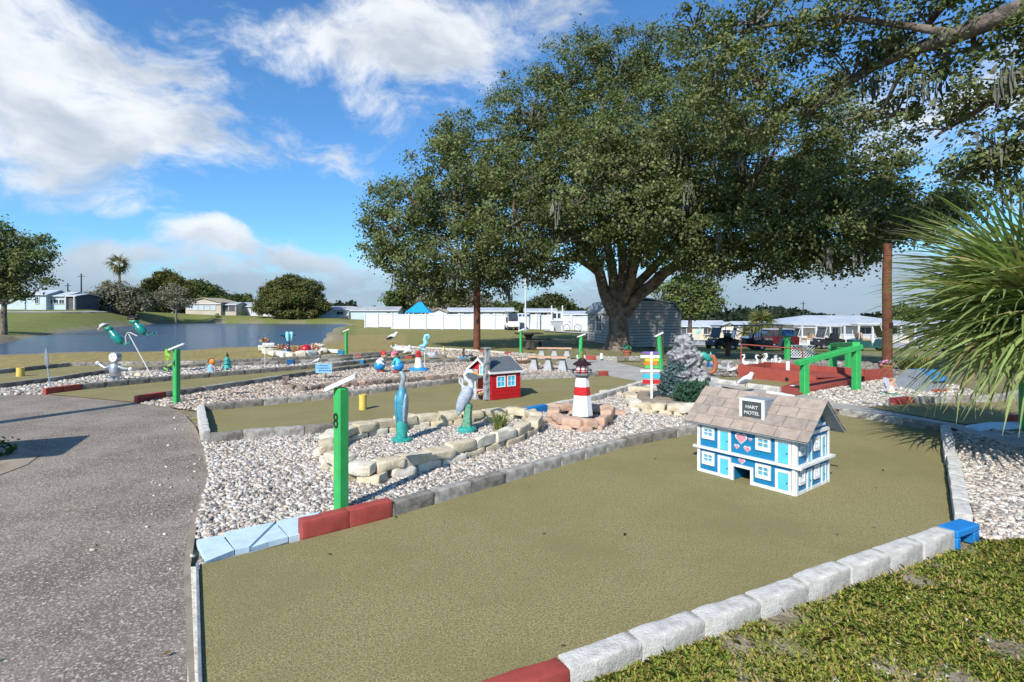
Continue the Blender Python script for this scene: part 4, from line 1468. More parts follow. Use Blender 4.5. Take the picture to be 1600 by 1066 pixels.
def stone_ring(label, pts, size, mats, z=0.05, low=True, seed=1, closed=False, amp=0.018, group=None):
    c0 = sum((Vector((p[0], p[1], 0)) for p in pts), Vector()) / len(pts)
    t = thing('stone_ring', label, 'stone border', c0)
    rnd = random.Random(seed)
    n = len(pts)
    for i, p in enumerate(pts):
        a = Vector(pts[i - 1 if (i or closed) else i]); b = Vector(pts[(i + 1) % n if (closed or i < n - 1) else i])
        rz = math.atan2(b.y - a.y, b.x - a.x)
        if i < n - 1 or closed:
            L = (Vector(pts[(i + 1) % n]) - Vector(p)).length
        m = MB()
        sz = (min(L * 0.97, size[0] * 1.35), size[1] * rnd.uniform(0.85, 1.15), size[2] * rnd.uniform(0.88, 1.1))
        rough_stone(m, (p[0] - c0.x, p[1] - c0.y, z + sz[2] / 2), sz, rz + rnd.uniform(-0.06, 0.06), rnd.uniform(0, 99), amp)
        m.build('stone', mats[rnd.randrange(len(mats))], t, True, 30)
        if low:
            q = b - a
            off = q.normalized() * L * 0.45 if q.length > 0 else Vector((0, 0))
            m = MB()
            rough_stone(m, (p[0] + off.x - c0.x, p[1] + off.y - c0.y, z - size[2] * 0.35), (sz[0] * 0.95, sz[1] * 1.05, size[2] * 0.8), rz, rnd.uniform(0, 99), amp)
            m.build('stone', mats[rnd.randrange(len(mats))], t, True, 30)
    return t


HERON_RING = [(511, 716), (531, 738), (567, 752), (607, 746), (646, 737), (684, 727), (720, 716), (754, 706), (786, 697), (813, 687), (835, 675), (834, 663),
              (806, 656), (771, 657), (738, 661), (703, 664), (668, 667), (634, 672), (601, 677), (570, 683), (542, 691), (519, 702)]
stone_ring('cream limestone block ring around the two herons', gp(HERON_RING), (0.27, 0.17, 0.115), ['limestone', 'limestone', 'limestone_pale'], 0.075, True, 4, True)
stone_ring('pinkish stone blocks around the large lighthouse', gp([(951, 656), (942, 667), (921, 673), (897, 672), (875, 666), (866, 655), (878, 648), (935, 648)]),
           (0.26, 0.17, 0.11), ['pink_stone'], 0.055, True, 8, False)
SCULPT_RING = gp([(985, 628), (990, 639), (1008, 645), (1030, 647), (1052, 648), (1074, 649), (1096, 645), (1112, 632), (1104, 619), (1000, 617)])
stone_ring('tan limestone ring under the grey sculpture and junipers', SCULPT_RING, (0.34, 0.22, 0.10), ['limestone', 'limestone', 'limestone_pale'], 0.06, True, 12, False)
stone_ring('row of small brown edging stones in front of the figurines',
           gp([(447, 596), (444, 603), (456, 609), (473, 612), (490, 611)] + [(500 + 13 * i, 609.5 - 1.08 * i) for i in range(20)]),
           (0.17, 0.13, 0.10), ['brown_stone', 'brown_stone', 'pink_stone'], 0.02, False, 15, False, 0.02)
stone_ring('whitewashed stone ring of the flower bed by the pond', [tuple(T(a, b).xy) for a, b in ((409, 549), (418, 554), (430, 557), (443, 559), (456, 560), (470, 560), (484, 559), (497, 557), (506, 553), (500, 546), (420, 544))],
           (0.38, 0.3, 0.2), ['limestone_pale', 'statue_white'], 0.0, False, 21, True, 0.03)
# sand fill inside the sculpture ring
m = MB(); c = sum((Vector((*p, 0)) for p in SCULPT_RING), Vector()) / len(SCULPT_RING)
m.sheet([(c.x + (p[0] - c.x) * 0.95, c.y + (p[1] - c.y) * 0.95) for p in SCULPT_RING], 0.10)
struct(m.build('ring_soil', 'sand_soil', None, False))


# ------------------------------------------------------------------ herons
def heron(label, loc, rz, body_mat, neck_mat, ped_mat, kind):
    t = thing('heron_statue', label, 'bird statue', loc, rz)
    if kind == 'blue':      # seen from behind, upright, wings folded down the back
        kid('base', 'sea_green', t, lambda m: m.lathe([(0.13, -0.02), (0.135, 0.012), (0.10, 0.03)], 18).rough(0.01, 14))
        kid('pedestal', ped_mat, t, lambda m: m.lathe([(0.075, 0.02), (0.068, 0.08), (0.074, 0.15), (0.066, 0.21), (0.05, 0.27)], 16).rough(0.012, 26))
        kid('body', body_mat, t, lambda m: m.tube([(0.0, 0, 0.19), (0, 0, 0.26), (0, 0, 0.36), (0, 0, 0.47), (0, 0.0, 0.55), (0, 0.01, 0.61), (0, 0.02, 0.65)],
                                                   [0.045, 0.068, 0.080, 0.083, 0.073, 0.052, 0.033], 16))
        for s in (-1, 1):
            kid('wing', body_mat if s < 0 else neck_mat, t, lambda m: m.ell((s * 0.052, -0.02, 0.39), (0.034, 0.062, 0.20), 10, 12, Matrix.Rotation(s * 0.06, 4, 'Y')))
        kid('neck', neck_mat, t, lambda m: m.tube([(0, 0.02, 0.58), (-0.012, 0.015, 0.64), (0.004, 0, 0.70), (0.024, -0.01, 0.75), (0.022, -0.005, 0.80), (0.0, 0.0, 0.832), (-0.03, 0.0, 0.835)],
                                                   [0.045, 0.034, 0.031, 0.030, 0.028, 0.031, 0.022], 12))
        kid('beak', 'beak', t, lambda m: m.tube([(-0.035, 0.0, 0.832), (-0.075, 0.03, 0.79)], [0.013, 0.002], 8))
    else:                   # grey heron in profile, beak to the right
        kid('base', 'sea_green', t, lambda m: m.lathe([(0.125, -0.02), (0.13, 0.03), (0.115, 0.05), (0.07, 0.06)], 18).rough(0.008, 14))
        kid('pedestal', ped_mat, t, lambda m: m.tube([(0.0, 0, 0.03), (0.0, 0, 0.15), (0.015, 0, 0.27), (0.025, 0, 0.36)], [0.075, 0.058, 0.052, 0.045], 14).rough(0.014, 30))
        kid('body', body_mat, t, lambda m: m.tube([(-0.125, 0, 0.20), (-0.095, 0, 0.29), (-0.05, 0, 0.39), (-0.01, 0, 0.49), (0.025, 0, 0.56), (0.045, 0, 0.60)],
                                                   [0.012, 0.045, 0.078, 0.088, 0.07, 0.04], 16))
        for s in (-1, 1):
            kid('wing', body_mat, t, lambda m: m.ell((-0.065, s * 0.058, 0.40), (0.062, 0.028, 0.185), 10, 12, Matrix.Rotation(0.28, 4, 'Y')))
        kid('neck', neck_mat, t, lambda m: m.tube([(0.035, 0, 0.54), (0.06, 0, 0.61), (0.035, 0, 0.66), (-0.02, 0, 0.70), (-0.035, 0, 0.75), (0.0, 0, 0.795), (0.045, 0, 0.80), (0.08, 0, 0.785)],
                                                   [0.045, 0.036, 0.030, 0.026, 0.024, 0.027, 0.032, 0.022], 12))
        kid('beak', 'beak', t, lambda m: m.tube([(0.08, 0, 0.787), (0.13, 0, 0.768), (0.19, 0, 0.735)], [0.020, 0.012, 0.002], 8))
        kid('crest', 'heron_grey', t, lambda m: m.tube([(0.06, 0.0, 0.82), (0.01, 0.0, 0.826), (-0.06, 0, 0.79)], [0.008, 0.012, 0.003], 6))
        kid('plume', neck_mat, t, lambda m: m.tube([(0.03, 0, 0.56), (-0.06, 0.0, 0.60), (-0.105, 0, 0.65), (-0.11, 0, 0.72)], [0.02, 0.015, 0.010, 0.004], 8))
    for s in (-1, 1):
        kid('eye', 'black_paint', t, lambda m: m.ell((-0.02 if kind == 'blue' else 0.05, s * 0.026, 0.842 if kind == 'blue' else 0.806), (0.005, 0.004, 0.005), 8, 6))


heron('blue heron statue on a teal pedestal seen from behind', G(628, 687, 0.02), R(-8), 'heron_blue', 'heron_neck', 'sea_green', 'blue')
heron('grey heron statue in profile on a green leafy pedestal', G(730, 673, 0.02), R(-6), 'heron_grey', 'heron_pale', 'leaf_green_paint', 'grey')


def grass_tuft(name, label, loc, h, spread, n, cols, seed=4, wdt=0.006):
    rng = np.random.default_rng(seed)
    t = thing(name, label, 'plant', loc)
    V, F, C = [], [], []
    cols = np.array(cols)
    for i in range(n):
        a = rng.uniform(0, 2 * math.pi); r = rng.uniform(0, spread * 0.35)
        le = h * rng.uniform(0.55, 1.15); out = spread * rng.uniform(0.2, 1.0)
        d = np.array([math.cos(a), math.sin(a), 0]); s = np.array([-math.sin(a), math.cos(a), 0]) * wdt
        p0 = d * r
        pts = [p0, p0 + d * out * 0.25 + [0, 0, le * 0.5], p0 + d * out * 0.65 + [0, 0, le * 0.85], p0 + d * out * 1.05 + [0, 0, le * 0.92]]
        b = len(V)
        for k, q in enumerate(pts):
            ww = (1, 0.9, 0.6, 0.12)[k]
            V += [q - s * ww, q + s * ww]
        F += [(b + 2 * k, b + 2 * k + 1, b + 2 * k + 3, b + 2 * k + 2) for k in range(3)]
        c = cols[rng.integers(0, len(cols))] * rng.uniform(0.7, 1.2)
        C += [c] * 8
    np_obj('blades', np_mesh('blades', np.array(V), np.array(F), 'blade', np.array(C)), t)
    return t


grass_tuft('ornamental_grass', 'clump of striped ornamental grass inside the heron ring', G(781, 672, 0.03), 0.22, 0.24, 150,
           [(0.30, 0.32, 0.10), (0.18, 0.24, 0.06), (0.45, 0.42, 0.18)])


# ------------------------------------------------------------------ rainbow signpost
def rainbow():
    t = thing('rainbow_signpost', 'white signpost with rainbow coloured arrow boards', 'signpost', G(1018, 627, 0.05))
    kid('post', 'white_paint', t, lambda m: m.box((0, 0, 0.42), (0.035, 0.03, 0.90), 0, 0.004))
    for i, (z, mat, wl, wr) in enumerate(((0.85, 'purple_paint', 0.17, 0.14), (0.785, 'white_paint', 0.19, 0.16), (0.725, 'sun_yellow', 0.12, 0.13), (0.665, 'orange_paint', 0.13, 0.13),
                                          (0.605, 'bright_green', 0.12, 0.13), (0.535, 'white_paint', 0.19, 0.17), (0.44, 'cyan_paint', 0.17, 0.16), (0.34, 'red_paint', 0.15, 0.17))):
        h = 0.05 if i < 5 else (0.035 if i == 5 else 0.07)
        m = MB()
        m.slabxz([(-wl, z), (-wl + 0.03, z + h / 2), (wr, z + h / 2), (wr, z - h / 2), (-wl + 0.03, z - h / 2)] if i % 2 == 0 else
                 [(-wl, z + h / 2), (wr - 0.03, z + h / 2), (wr, z), (wr - 0.03, z - h / 2), (-wl, z - h / 2)], 0.017, 0.032)
        m.build('arrow_board', mat, t, False)


rainbow()


# ------------------------------------------------------------------ grey sculpture and junipers
def sculpture():
    t = thing('rock_sculpture', 'silver grey knobbly rock fountain sculpture with swirling ridges', 'sculpture', G(1078, 627, 0.05) + Vector((0.05, 0.25, 0)))
    def surf(m):
        prof = [(0.40, 0.0), (0.42, 0.12), (0.36, 0.28), (0.37, 0.42), (0.33, 0.52), (0.27, 0.60), (0.30, 0.70), (0.29, 0.82), (0.20, 0.90), (0.15, 0.95), (0.17, 1.02), (0.15, 1.10), (0.08, 1.15), (0.01, 1.17)]
        nu = 84
        vs, fs = [], []
        zs = np.interp(np.linspace(0, 1, 100), np.linspace(0, 1, len(prof)), [p[1] for p in prof])
        rs = np.interp(zs, [p[1] for p in prof], [p[0] for p in prof])
        for j, (z, r_) in enumerate(zip(zs, rs)):
            for k in range(nu):
                a = 2 * math.pi * k / nu
                q = Vector((math.cos(a) * r_, math.sin(a) * r_, z))
                d = 1.0 - abs(mnoise.noise(q * 6.0 + Vector((3, 1, 7)))) * 2.4
                d2 = 1.0 - abs(mnoise.noise(q * 14.0 + Vector((1, 8, 2)))) * 2.2
                rr = r_ * (0.74 + 0.30 * d + 0.13 * d2)
                vs.append((math.cos(a) * rr - 0.06 * (z < 1.2) * z, math.sin(a) * rr, z + 0.02 * d))
        n = len(zs)
        for j in range(n - 1):
            for k in range(nu):
                fs.append((j * nu + k, j * nu + (k + 1) % nu, (j + 1) * nu + (k + 1) % nu, (j + 1) * nu + k))
        m.add(vs, fs)
    kid('rock', 'pewter', t, surf, True, 60)
    kid('snake_handle', 'terracotta', t, lambda m: m.tube([(0.30, -0.1, 0.80), (0.40, -0.14, 0.78), (0.45, -0.14, 0.66), (0.42, -0.14, 0.52), (0.33, -0.14, 0.48)], [0.03, 0.045, 0.05, 0.045, 0.03], 10))
    kid('leaf_ornament', 'sea_green', t, lambda m: m.ell((0.26, -0.2, 0.78), (0.12, 0.05, 0.06), 10, 6, Matrix.Rotation(0.7, 4, 'Y')))
    kid('lower_rocks', 'statue_grey', t, lambda m: [m.ell((0.32 + 0.1 * math.cos(k * 2.1), -0.22 + 0.1 * math.sin(k * 1.7), 0.05 + 0.045 * k), (0.12, 0.11, 0.09), 10, 7, None, 0.5, 2.5) for k in range(6)])


sculpture()


def juniper(label, loc, rx, ry, h, lean, cols, n, seed):
    rng = np.random.default_rng(seed)
    t = thing('juniper_shrub', label, 'shrub', loc)
    kid('stem', 'bark_fine', t, lambda m: m.tube([(0, 0, -0.03), (lean * 0.4, 0, h * 0.4), (lean, 0, h * 0.8)], [0.03, 0.02, 0.008], 6))
    # sprays: needles along many upward branchlets
    P_, O_ = [], []
    nb = n // 40
    for i in range(nb):
        a = rng.uniform(0, 2 * math.pi); u = rng.uniform(0.0, 1.0) ** 0.7
        zz = rng.uniform(0.02, 1.0)
        rad = (1 - zz) ** 0.6 * u + 0.1
        base = np.array([lean * zz + rx * rad * 0.6 * math.cos(a), ry * rad * 0.6 * math.sin(a), h * zz * 0.85])
        d = np.array([math.cos(a) * rx * 0.5, math.sin(a) * ry * 0.5, h * rng.uniform(0.10, 0.3)])
        s = rng.uniform(0, 1, 40)[:, None]
        P_.append(base + d * s + rng.normal(0, 0.012, (40, 3)))
        O_.append(np.repeat(d[None] / np.linalg.norm(d), 40, 0))
    p, o = np.concatenate(P_), np.concatenate(O_)
    V, F, C = leaf_quads(p, 0.017, rng, cols, o, 2.6)
    np_obj('foliage', np_mesh('foliage', V, F, 'leaf', C), t)


juniper('blue spruce shrub left of the grey sculpture', G(1057, 622, 0.08), 0.36, 0.3, 0.62, 0.05, [(0.10, 0.17, 0.19), (0.15, 0.23, 0.26), (0.07, 0.12, 0.13), (0.2, 0.3, 0.33)], 14000, 5)
juniper('low green juniper in front of the grey sculpture', G(1082, 629, 0.08), 0.36, 0.26, 0.34, 0.02, [(0.05, 0.12, 0.07), (0.08, 0.17, 0.10), (0.03, 0.08, 0.05), (0.1, 0.2, 0.14)], 11000, 6)


# ------------------------------------------------------------------ birds
def bird(label, loc, rz, s, mat, wing, kind='gull', group=None):
    t = thing('bird_statue', label, 'bird statue', loc, rz, group, s)
    if kind == 'gull':        # length about 0.4, faces +x
        kid('body', mat, t, lambda m: m.tube([(-0.20, 0, 0.10), (-0.12, 0, 0.125), (-0.02, 0, 0.16), (0.06, 0, 0.20), (0.10, 0, 0.25), (0.125, 0, 0.29), (0.15, 0, 0.295)],
                                              [0.012, 0.05, 0.078, 0.07, 0.046, 0.042, 0.018], 14))
        for q in (-1, 1):
            kid('wing', wing, t, lambda m: m.ell((-0.07, q * 0.062, 0.145), (0.13, 0.018, 0.042), 12, 6, Matrix.Rotation(-0.28, 4, 'Y')))
            kid('leg', 'beak', t, lambda m: m.tube([(0.0, q * 0.03, 0.10), (0.01, q * 0.03, 0.0)], 0.007, 6))
        kid('beak', 'beak', t, lambda m: m.tube([(0.155, 0, 0.295), (0.21, 0, 0.275)], [0.013, 0.003], 8))
    elif kind == 'swan':      # upright neck
        kid('body', mat, t, lambda m: m.tube([(-0.20, 0, 0.12), (-0.10, 0, 0.08), (0.02, 0, 0.085), (0.09, 0, 0.13), (0.10, 0, 0.22), (0.05, 0, 0.29), (0.07, 0, 0.345), (0.12, 0, 0.345)],
                                              [0.01, 0.06, 0.08, 0.05, 0.028, 0.024, 0.03, 0.018], 12))
        for q in (-1, 1):
            kid('wing', wing, t, lambda m: m.ell((-0.06, q * 0.06, 0.11), (0.11, 0.02, 0.05), 10, 6, Matrix.Rotation(0.2, 4, 'Y')))
        kid('beak', 'beak', t, lambda m: m.tube([(0.125, 0, 0.343), (0.18, 0, 0.32)], [0.012, 0.003], 8))
    elif kind == 'stand':     # penguin or pelican standing upright
        kid('body', mat, t, lambda m: m.tube([(0, 0, 0.0), (-0.02, 0, 0.08), (0.0, 0, 0.18), (0.02, 0, 0.26), (0.02, 0, 0.32), (0.05, 0, 0.345)], [0.05, 0.08, 0.08, 0.05, 0.045, 0.02], 12))
        for q in (-1, 1):
            kid('wing', wing, t, lambda m: m.ell((-0.02, q * 0.075, 0.16), (0.05, 0.015, 0.10), 8, 6))
        kid('beak', 'beak', t, lambda m: m.tube([(0.055, 0, 0.345), (0.12, 0, 0.30)], [0.015, 0.004], 8))
    return t


bird('white seagull statue with grey wings on the pale curb', G(1166, 606, 0.10), R(10), 1.0, 'statue_white', 'wing_grey')
bird('tan duck statue walking in the shade beside the sculpture', G(1121, 583), R(170), 1.05, 'statue_tan', 'statue_grey')
bird('small grey bird statue left of the red ramp wall', G(1138, 583), R(60), 0.75, 'statue_grey', 'statue_white', 'stand')
bird('pale bird statue bending at the red ramp corner', G(1148, 584), R(-20), 0.8, 'statue_tan', 'statue_white', 'gull')
bird('white swan statue on the left end of the red ramp wall', G(1166, 573, 0.2), R(185), 0.9, 'statue_white', 'statue_grey', 'swan')
bird('white swan statue beside another swan on the red wall', G(1178, 574, 0.2), R(-5), 0.9, 'statue_white', 'statue_grey', 'swan')
bird('cream bird statue behind the red ramp wall', G(1194, 574, 0.1), R(-10), 0.95, 'statue_tan', 'statue_white', 'stand')
bird('tall white bird statue behind the red ramp wall', G(1202, 575, 0.1), R(170), 1.1, 'statue_white', 'statue_grey', 'swan')
bird('grey pelican statue behind the red ramp wall', G(1211, 575, 0.1), R(20), 1.0, 'statue_grey', 'statue_white', 'stand')
bird('small white goose statue left of the white pipe', G(1222, 577, 0.1), R(190), 0.85, 'statue_white', 'statue_grey', 'swan')
bird('small white dove on the weathered curb above the blue sign', G(494, 570, 0.12), R(20), 0.62, 'statue_white', 'statue_grey')
bird('white goose statue leaning behind the schoolhouse roof', G(812, 590, 0.05), R(200), 0.8, 'statue_white', 'statue_grey')
t_ = bird('white stork statue on a thin leg in front of the lawn', T(613, 545), R(15), 1.0, 'statue_white', 'black_paint', 'gull')
t_.scale = (1.6, 1.6, 1.6); t_.location.z += 0.28
kid('stake', 'dark_metal', t_, lambda m: m.tube([(0, 0, -0.22), (0, 0, 0.1)], 0.008, 6))


# ------------------------------------------------------------------ green gate frame and the red ramp
def gate_frame():
    A, B, C_, D_ = G(1257, 616), G(1338, 611), G(1302, 590), G(1326, 588)
    t = thing('wooden_gate_frame', 'bright green wooden frame of sloping beams above the red ramp', 'frame', A)
    hA, hB, hC = 0.60, 0.84, 0.72
    for q, h in ((A, hA), (B, hB), (C_, hC), (D_, hC)):
        v = q - A
        kid('post', 'green_paint', t, lambda m: m.box((v.x, v.y, h / 2 - 0.05), (0.13, 0.13, h + 0.1), 0.3, 0.01))
    def beam(m, p, q, z0, z1, e0=0.18, e1=0.12):
        p, q = Vector((p.x - A.x, p.y - A.y, z0)), Vector((q.x - A.x, q.y - A.y, z1))
        d = (q - p).normalized()
        p, q = p - d * e0, q + d * e1
        rot = (q - p).to_track_quat('X', 'Z').to_matrix()
        m.box((p + q) / 2, ((q - p).length, 0.14, 0.10), 0, 0.01, rot)
    kid('beam', 'green_paint', t, lambda m: beam(m, A, B, hA + 0.05, hB + 0.05))
    kid('beam', 'green_paint', t, lambda m: beam(m, C_, B, hC + 0.09, hB + 0.12, 0.1, 0.0))
    kid('beam', 'green_paint', t, lambda m: beam(m, C_, D_, hC + 0.04, hC + 0.05, 0.1, 0.12))


gate_frame()


def ramp_box():
    o = G(1153, 590)
    t = thing('ramp_obstacle', 'red painted wooden ramp box with two ball holes', 'ramp', o)
    b = G(1249, 600)
    d = (b - o); L = d.length; a = math.atan2(d.y, d.x)
    Mx = Matrix.Rotation(a, 4, 'Z')
    def front(m):
        m.M = Mx; m.slabxz([(0, 0), (L, 0), (L + 0.35, 0.0), (L + 0.35, 0.20), (L, 0.27), (0, 0.32)], 0, 0.08)
    kid('front_wall', 'rust_red', t, front, False)
    def deck(m):
        m.M = Mx
        m.add([(0, 0.08, 0.20), (L + 0.3, 0.08, 0.16), (L + 0.9, 1.5, 0.16), (0.3, 1.5, 0.20)], [(0, 1, 2, 3)])
        m.slabyz([(0.08, 0), (1.5, 0), (1.5, 0.30), (0.08, 0.30)], 0.0, 0.07)
        m.box((L * 0.5 + 0.3, 1.54, 0.15), (L + 0.9, 0.08, 0.30))
    kid('deck', 'rust_red', t, deck, False)
    for xx in (0.36, 1.20):
        def hole(m):
            m.M = Mx; m.tube([(xx * L / 1.48, -0.004, 0.075), (xx * L / 1.48, 0.01, 0.075)], 0.045, 14)
        kid('ball_hole', 'black_paint', t, hole)  # black disc on the solid wall paints the dark inside of a hole
    r0, r1, r2, r3 = G(1211, 609), G(1240, 619), G(1330, 603), G(1296, 590)
    def ramp(m):
        q = [p - o for p in (r0, r1, r2, r3)]
        m.add([(q[0].x, q[0].y, 0.02), (q[1].x, q[1].y, 0.02), (q[2].x, q[2].y, 0.16), (q[3].x, q[3].y, 0.20), (q[2].x, q[2].y, -0.02), (q[3].x, q[3].y, -0.02), (q[0].x, q[0].y, -0.02), (q[1].x, q[1].y, -0.02)],
              [(0, 1, 2, 3), (1, 7, 4, 2), (2, 4, 5, 3), (0, 3, 5, 6), (0, 6, 7, 1)])
    kid('ramp', 'rust_red', t, ramp, False)
    def side(m):
        p, q = G(1335, 596) - o, G(1392, 592) - o
        rot = (q - p).to_track_quat('X', 'Z').to_matrix()
        m.box((p + q) / 2 + Vector((0, 0, 0.12)), ((q - p).length, 0.08, 0.28), 0, 0.005, rot)
        p, q = G(1296, 589) - o, G(1345, 592) - o
        rot = (q - p).to_track_quat('X', 'Z').to_matrix()
        m.box((p + q) / 2 + Vector((0, 0.15, 0.12)), ((q - p).length, 0.08, 0.26), 0, 0.005, rot)
    kid('side_wall', 'rust_red', t, side, False)
    for (px, py, w_) in ((1241, 609, 0.16), (1276, 598, 0.24)):
        c = G(px, py) - o
        kid('white_patch', 'statue_white', t, lambda m: m.box((c.x, c.y, 0.085 if px < 1250 else 0.135), (w_, w_ * 0.6, 0.014), 0.5, 0.004))


ramp_box()
a_, b_ = G(1199, 615), G(1240, 622)
t_ = thing('white_board', 'white painted board lying on the path behind the motel roof', 'board', (a_ + b_) / 2, math.atan2((b_ - a_).y, (b_ - a_).x))
kid('board', 'white_paint', t_, lambda m: m.box((0, 0, 0.03), ((b_ - a_).length, 0.07, 0.05), 0, 0.004))
p0 = G(1158, 577)
t_ = thing('pipe_hoop', 'thin rust red pipe hoop standing over the bird statues', 'pipe frame', p0)
kid('pipe', 'rust_red', t_, lambda m: m.tube([(0, 0, 0), (0, 0, 0.66), (0.05, 0, 0.71), (1.55, -0.3, 0.60), (1.6, -0.3, 0.55), (1.6, -0.3, 0.0)], 0.018, 8))

# grey block house with blue roof
def grey_house():
    a, b, c_ = G(1405, 607), G(1455, 614), G(1476, 608)
    t = thing('grey_block_house', 'low grey wedge shaped block house with a blue roof', 'miniature house', a, math.atan2((b - a).y, (b - a).x))
    L = (b - a).length; Dp = 0.42
    kid('body', 'grey_box', t, lambda m: m.slabxz([(0, 0), (L, 0), (L, 0.23), (L * 0.66, 0.40), (L * 0.30, 0.40), (0, 0.20)], 0.0, Dp), False)
    kid('front_slab', 'grey_box', t, lambda m: m.slabxz([(-0.05, 0), (L + 0.02, 0), (L + 0.02, 0.25), (L * 0.68, 0.43), (L * 0.28, 0.43), (-0.05, 0.22)], -0.03, 0.0), False)
    def roof_sheet(m):
        for (xa, za, xb, zb) in ((L + 0.05, 0.235, L * 0.66, 0.412), (L * 0.66, 0.412, L * 0.30, 0.412), (L * 0.30, 0.412, -0.06, 0.20)):
            m.slabxz([(xa, za), (xb, zb), (xb, zb + 0.02), (xa, za + 0.02)], 0.002, Dp + 0.04)
    kid('roof', 'roof_blue', t, roof_sheet, False)
    kid('trim', 'red_block', t, lambda m: m.box((L + 0.03, Dp / 2, 0.035), (0.07, Dp + 0.05, 0.07), 0, 0.01))
    for i in range(3):
        kid('mark', 'dark_metal', t, lambda m: m.box((0.24 + 0.07 * i, -0.032, 0.29 - 0.02 * i), (0.05, 0.004, 0.012)))


grey_house()


def fairy():
    t = thing('fairy_figurine', 'winged fairy garden figurine on a round green base', 'figurine', G(1391, 618), R(10))
    kid('base', 'leaf_green_paint', t, lambda m: m.lathe([(0.17, 0), (0.18, 0.02), (0.14, 0.04), (0.05, 0.045)], 18).rough(0.008, 10))
    kid('body', 'skin_paint', t, lambda m: m.tube([(-0.08, -0.02, 0.06), (0.0, -0.04, 0.09), (0.03, 0, 0.13), (0.01, 0, 0.19), (0.02, 0, 0.24), (0.05, 0, 0.27), (0.065, 0, 0.31)], [0.02, 0.032, 0.04, 0.034, 0.022, 0.036, 0.02], 10))
    kid('dress', 'statue_white', t, lambda m: m.lathe([(0.085, 0.06), (0.06, 0.11), (0.04, 0.17), (0.03, 0.20)], 12, (0.015, 0, 0)).rough(0.01, 20))
    kid('hair', 'terracotta', t, lambda m: m.ell((0.045, 0.01, 0.285), (0.04, 0.04, 0.04), 10, 8, None, 0.3))
    for s in (-1, 1):
        kid('wing', 'petal_white', t, lambda m: m.slabxz([(-0.01, 0.17), (-0.07, 0.34), (-0.13, 0.36), (-0.16, 0.27), (-0.10, 0.15), (-0.13, 0.09), (-0.05, 0.10)], s * 0.02 - 0.002, s * 0.02 + 0.002), False)
    for s in (-1, 1):
        kid('arm', 'skin_paint', t, lambda m: m.tube([(0.02, s * 0.03, 0.22), (0.07, s * 0.05, 0.18), (0.11, s * 0.03, 0.21)], [0.013, 0.011, 0.008], 7))


pm('petal_white', (0.55, 0.55, 0.60), (0.45, 0.42, 0.5), 20, 0.3, 0.0)
fairy()
fp = thing('flower_pot', 'terracotta pot of pink flowers at the foot of the right pole', 'flower pot', G(1385, 582))
kid('pot', 'terracotta', fp, lambda m: m.lathe([(0.12, 0), (0.17, 0.16), (0.19, 0.17), (0.19, 0.21), (0.15, 0.2)], 16))
flower_tuft(fp, (0, 0, 0.22), 0.16, 160, [(0.75, 0.25, 0.5), (0.7, 0.4, 0.55), (0.12, 0.2, 0.06)], size=0.04)

# ================================================================== small garden ornaments
def tin_man():
    t = thing('tin_man', 'tin can man with outstretched arms and round pale face', 'figurine', G(180, 597), R(-8))
    kid('torso', 'steel', t, lambda m: m.lathe([(0.11, 0.14), (0.115, 0.15), (0.115, 0.40), (0.10, 0.42)], 18))
    kid('neck', 'steel', t, lambda m: m.lathe([(0.045, 0.41), (0.045, 0.50)], 12))
    hd = kid('head', 'steel', t, lambda m: m.tube([(0, 0.07, 0.58), (0, -0.06, 0.58)], 0.115, 20))
    kid('face', 'statue_white', hd, lambda m: m.tube([(0, -0.06, 0.58), (0, -0.066, 0.58)], 0.105, 20))
    for s in (-1, 1):
        kid('eye', 'deep_blue', hd, lambda m: m.ell((s * 0.035, -0.068, 0.60), (0.014, 0.004, 0.014), 8, 6))
        kid('arm', 'steel', t, lambda m: m.tube([(s * 0.11, 0, 0.36), (s * 0.24, -0.02, 0.32), (s * 0.38, -0.03, 0.34 + (0.07 if s < 0 else -0.03))], [0.04, 0.038, 0.036], 10))
        kid('hand', 'statue_white', t, lambda m: m.ell((s * 0.43, -0.03, 0.36 + (0.08 if s < 0 else -0.05)), (0.05, 0.04, 0.045), 10, 8))
        kid('leg', 'steel', t, lambda m: m.lathe([(0.05, -0.02), (0.048, 0.15)], 12, (s * 0.06, 0, 0)))
    kid('mouth', 'red_paint', hd, lambda m: m.tube([(-0.03, -0.068, 0.545), (0, -0.069, 0.535), (0.03, -0.068, 0.545)], 0.005, 5))


tin_man()


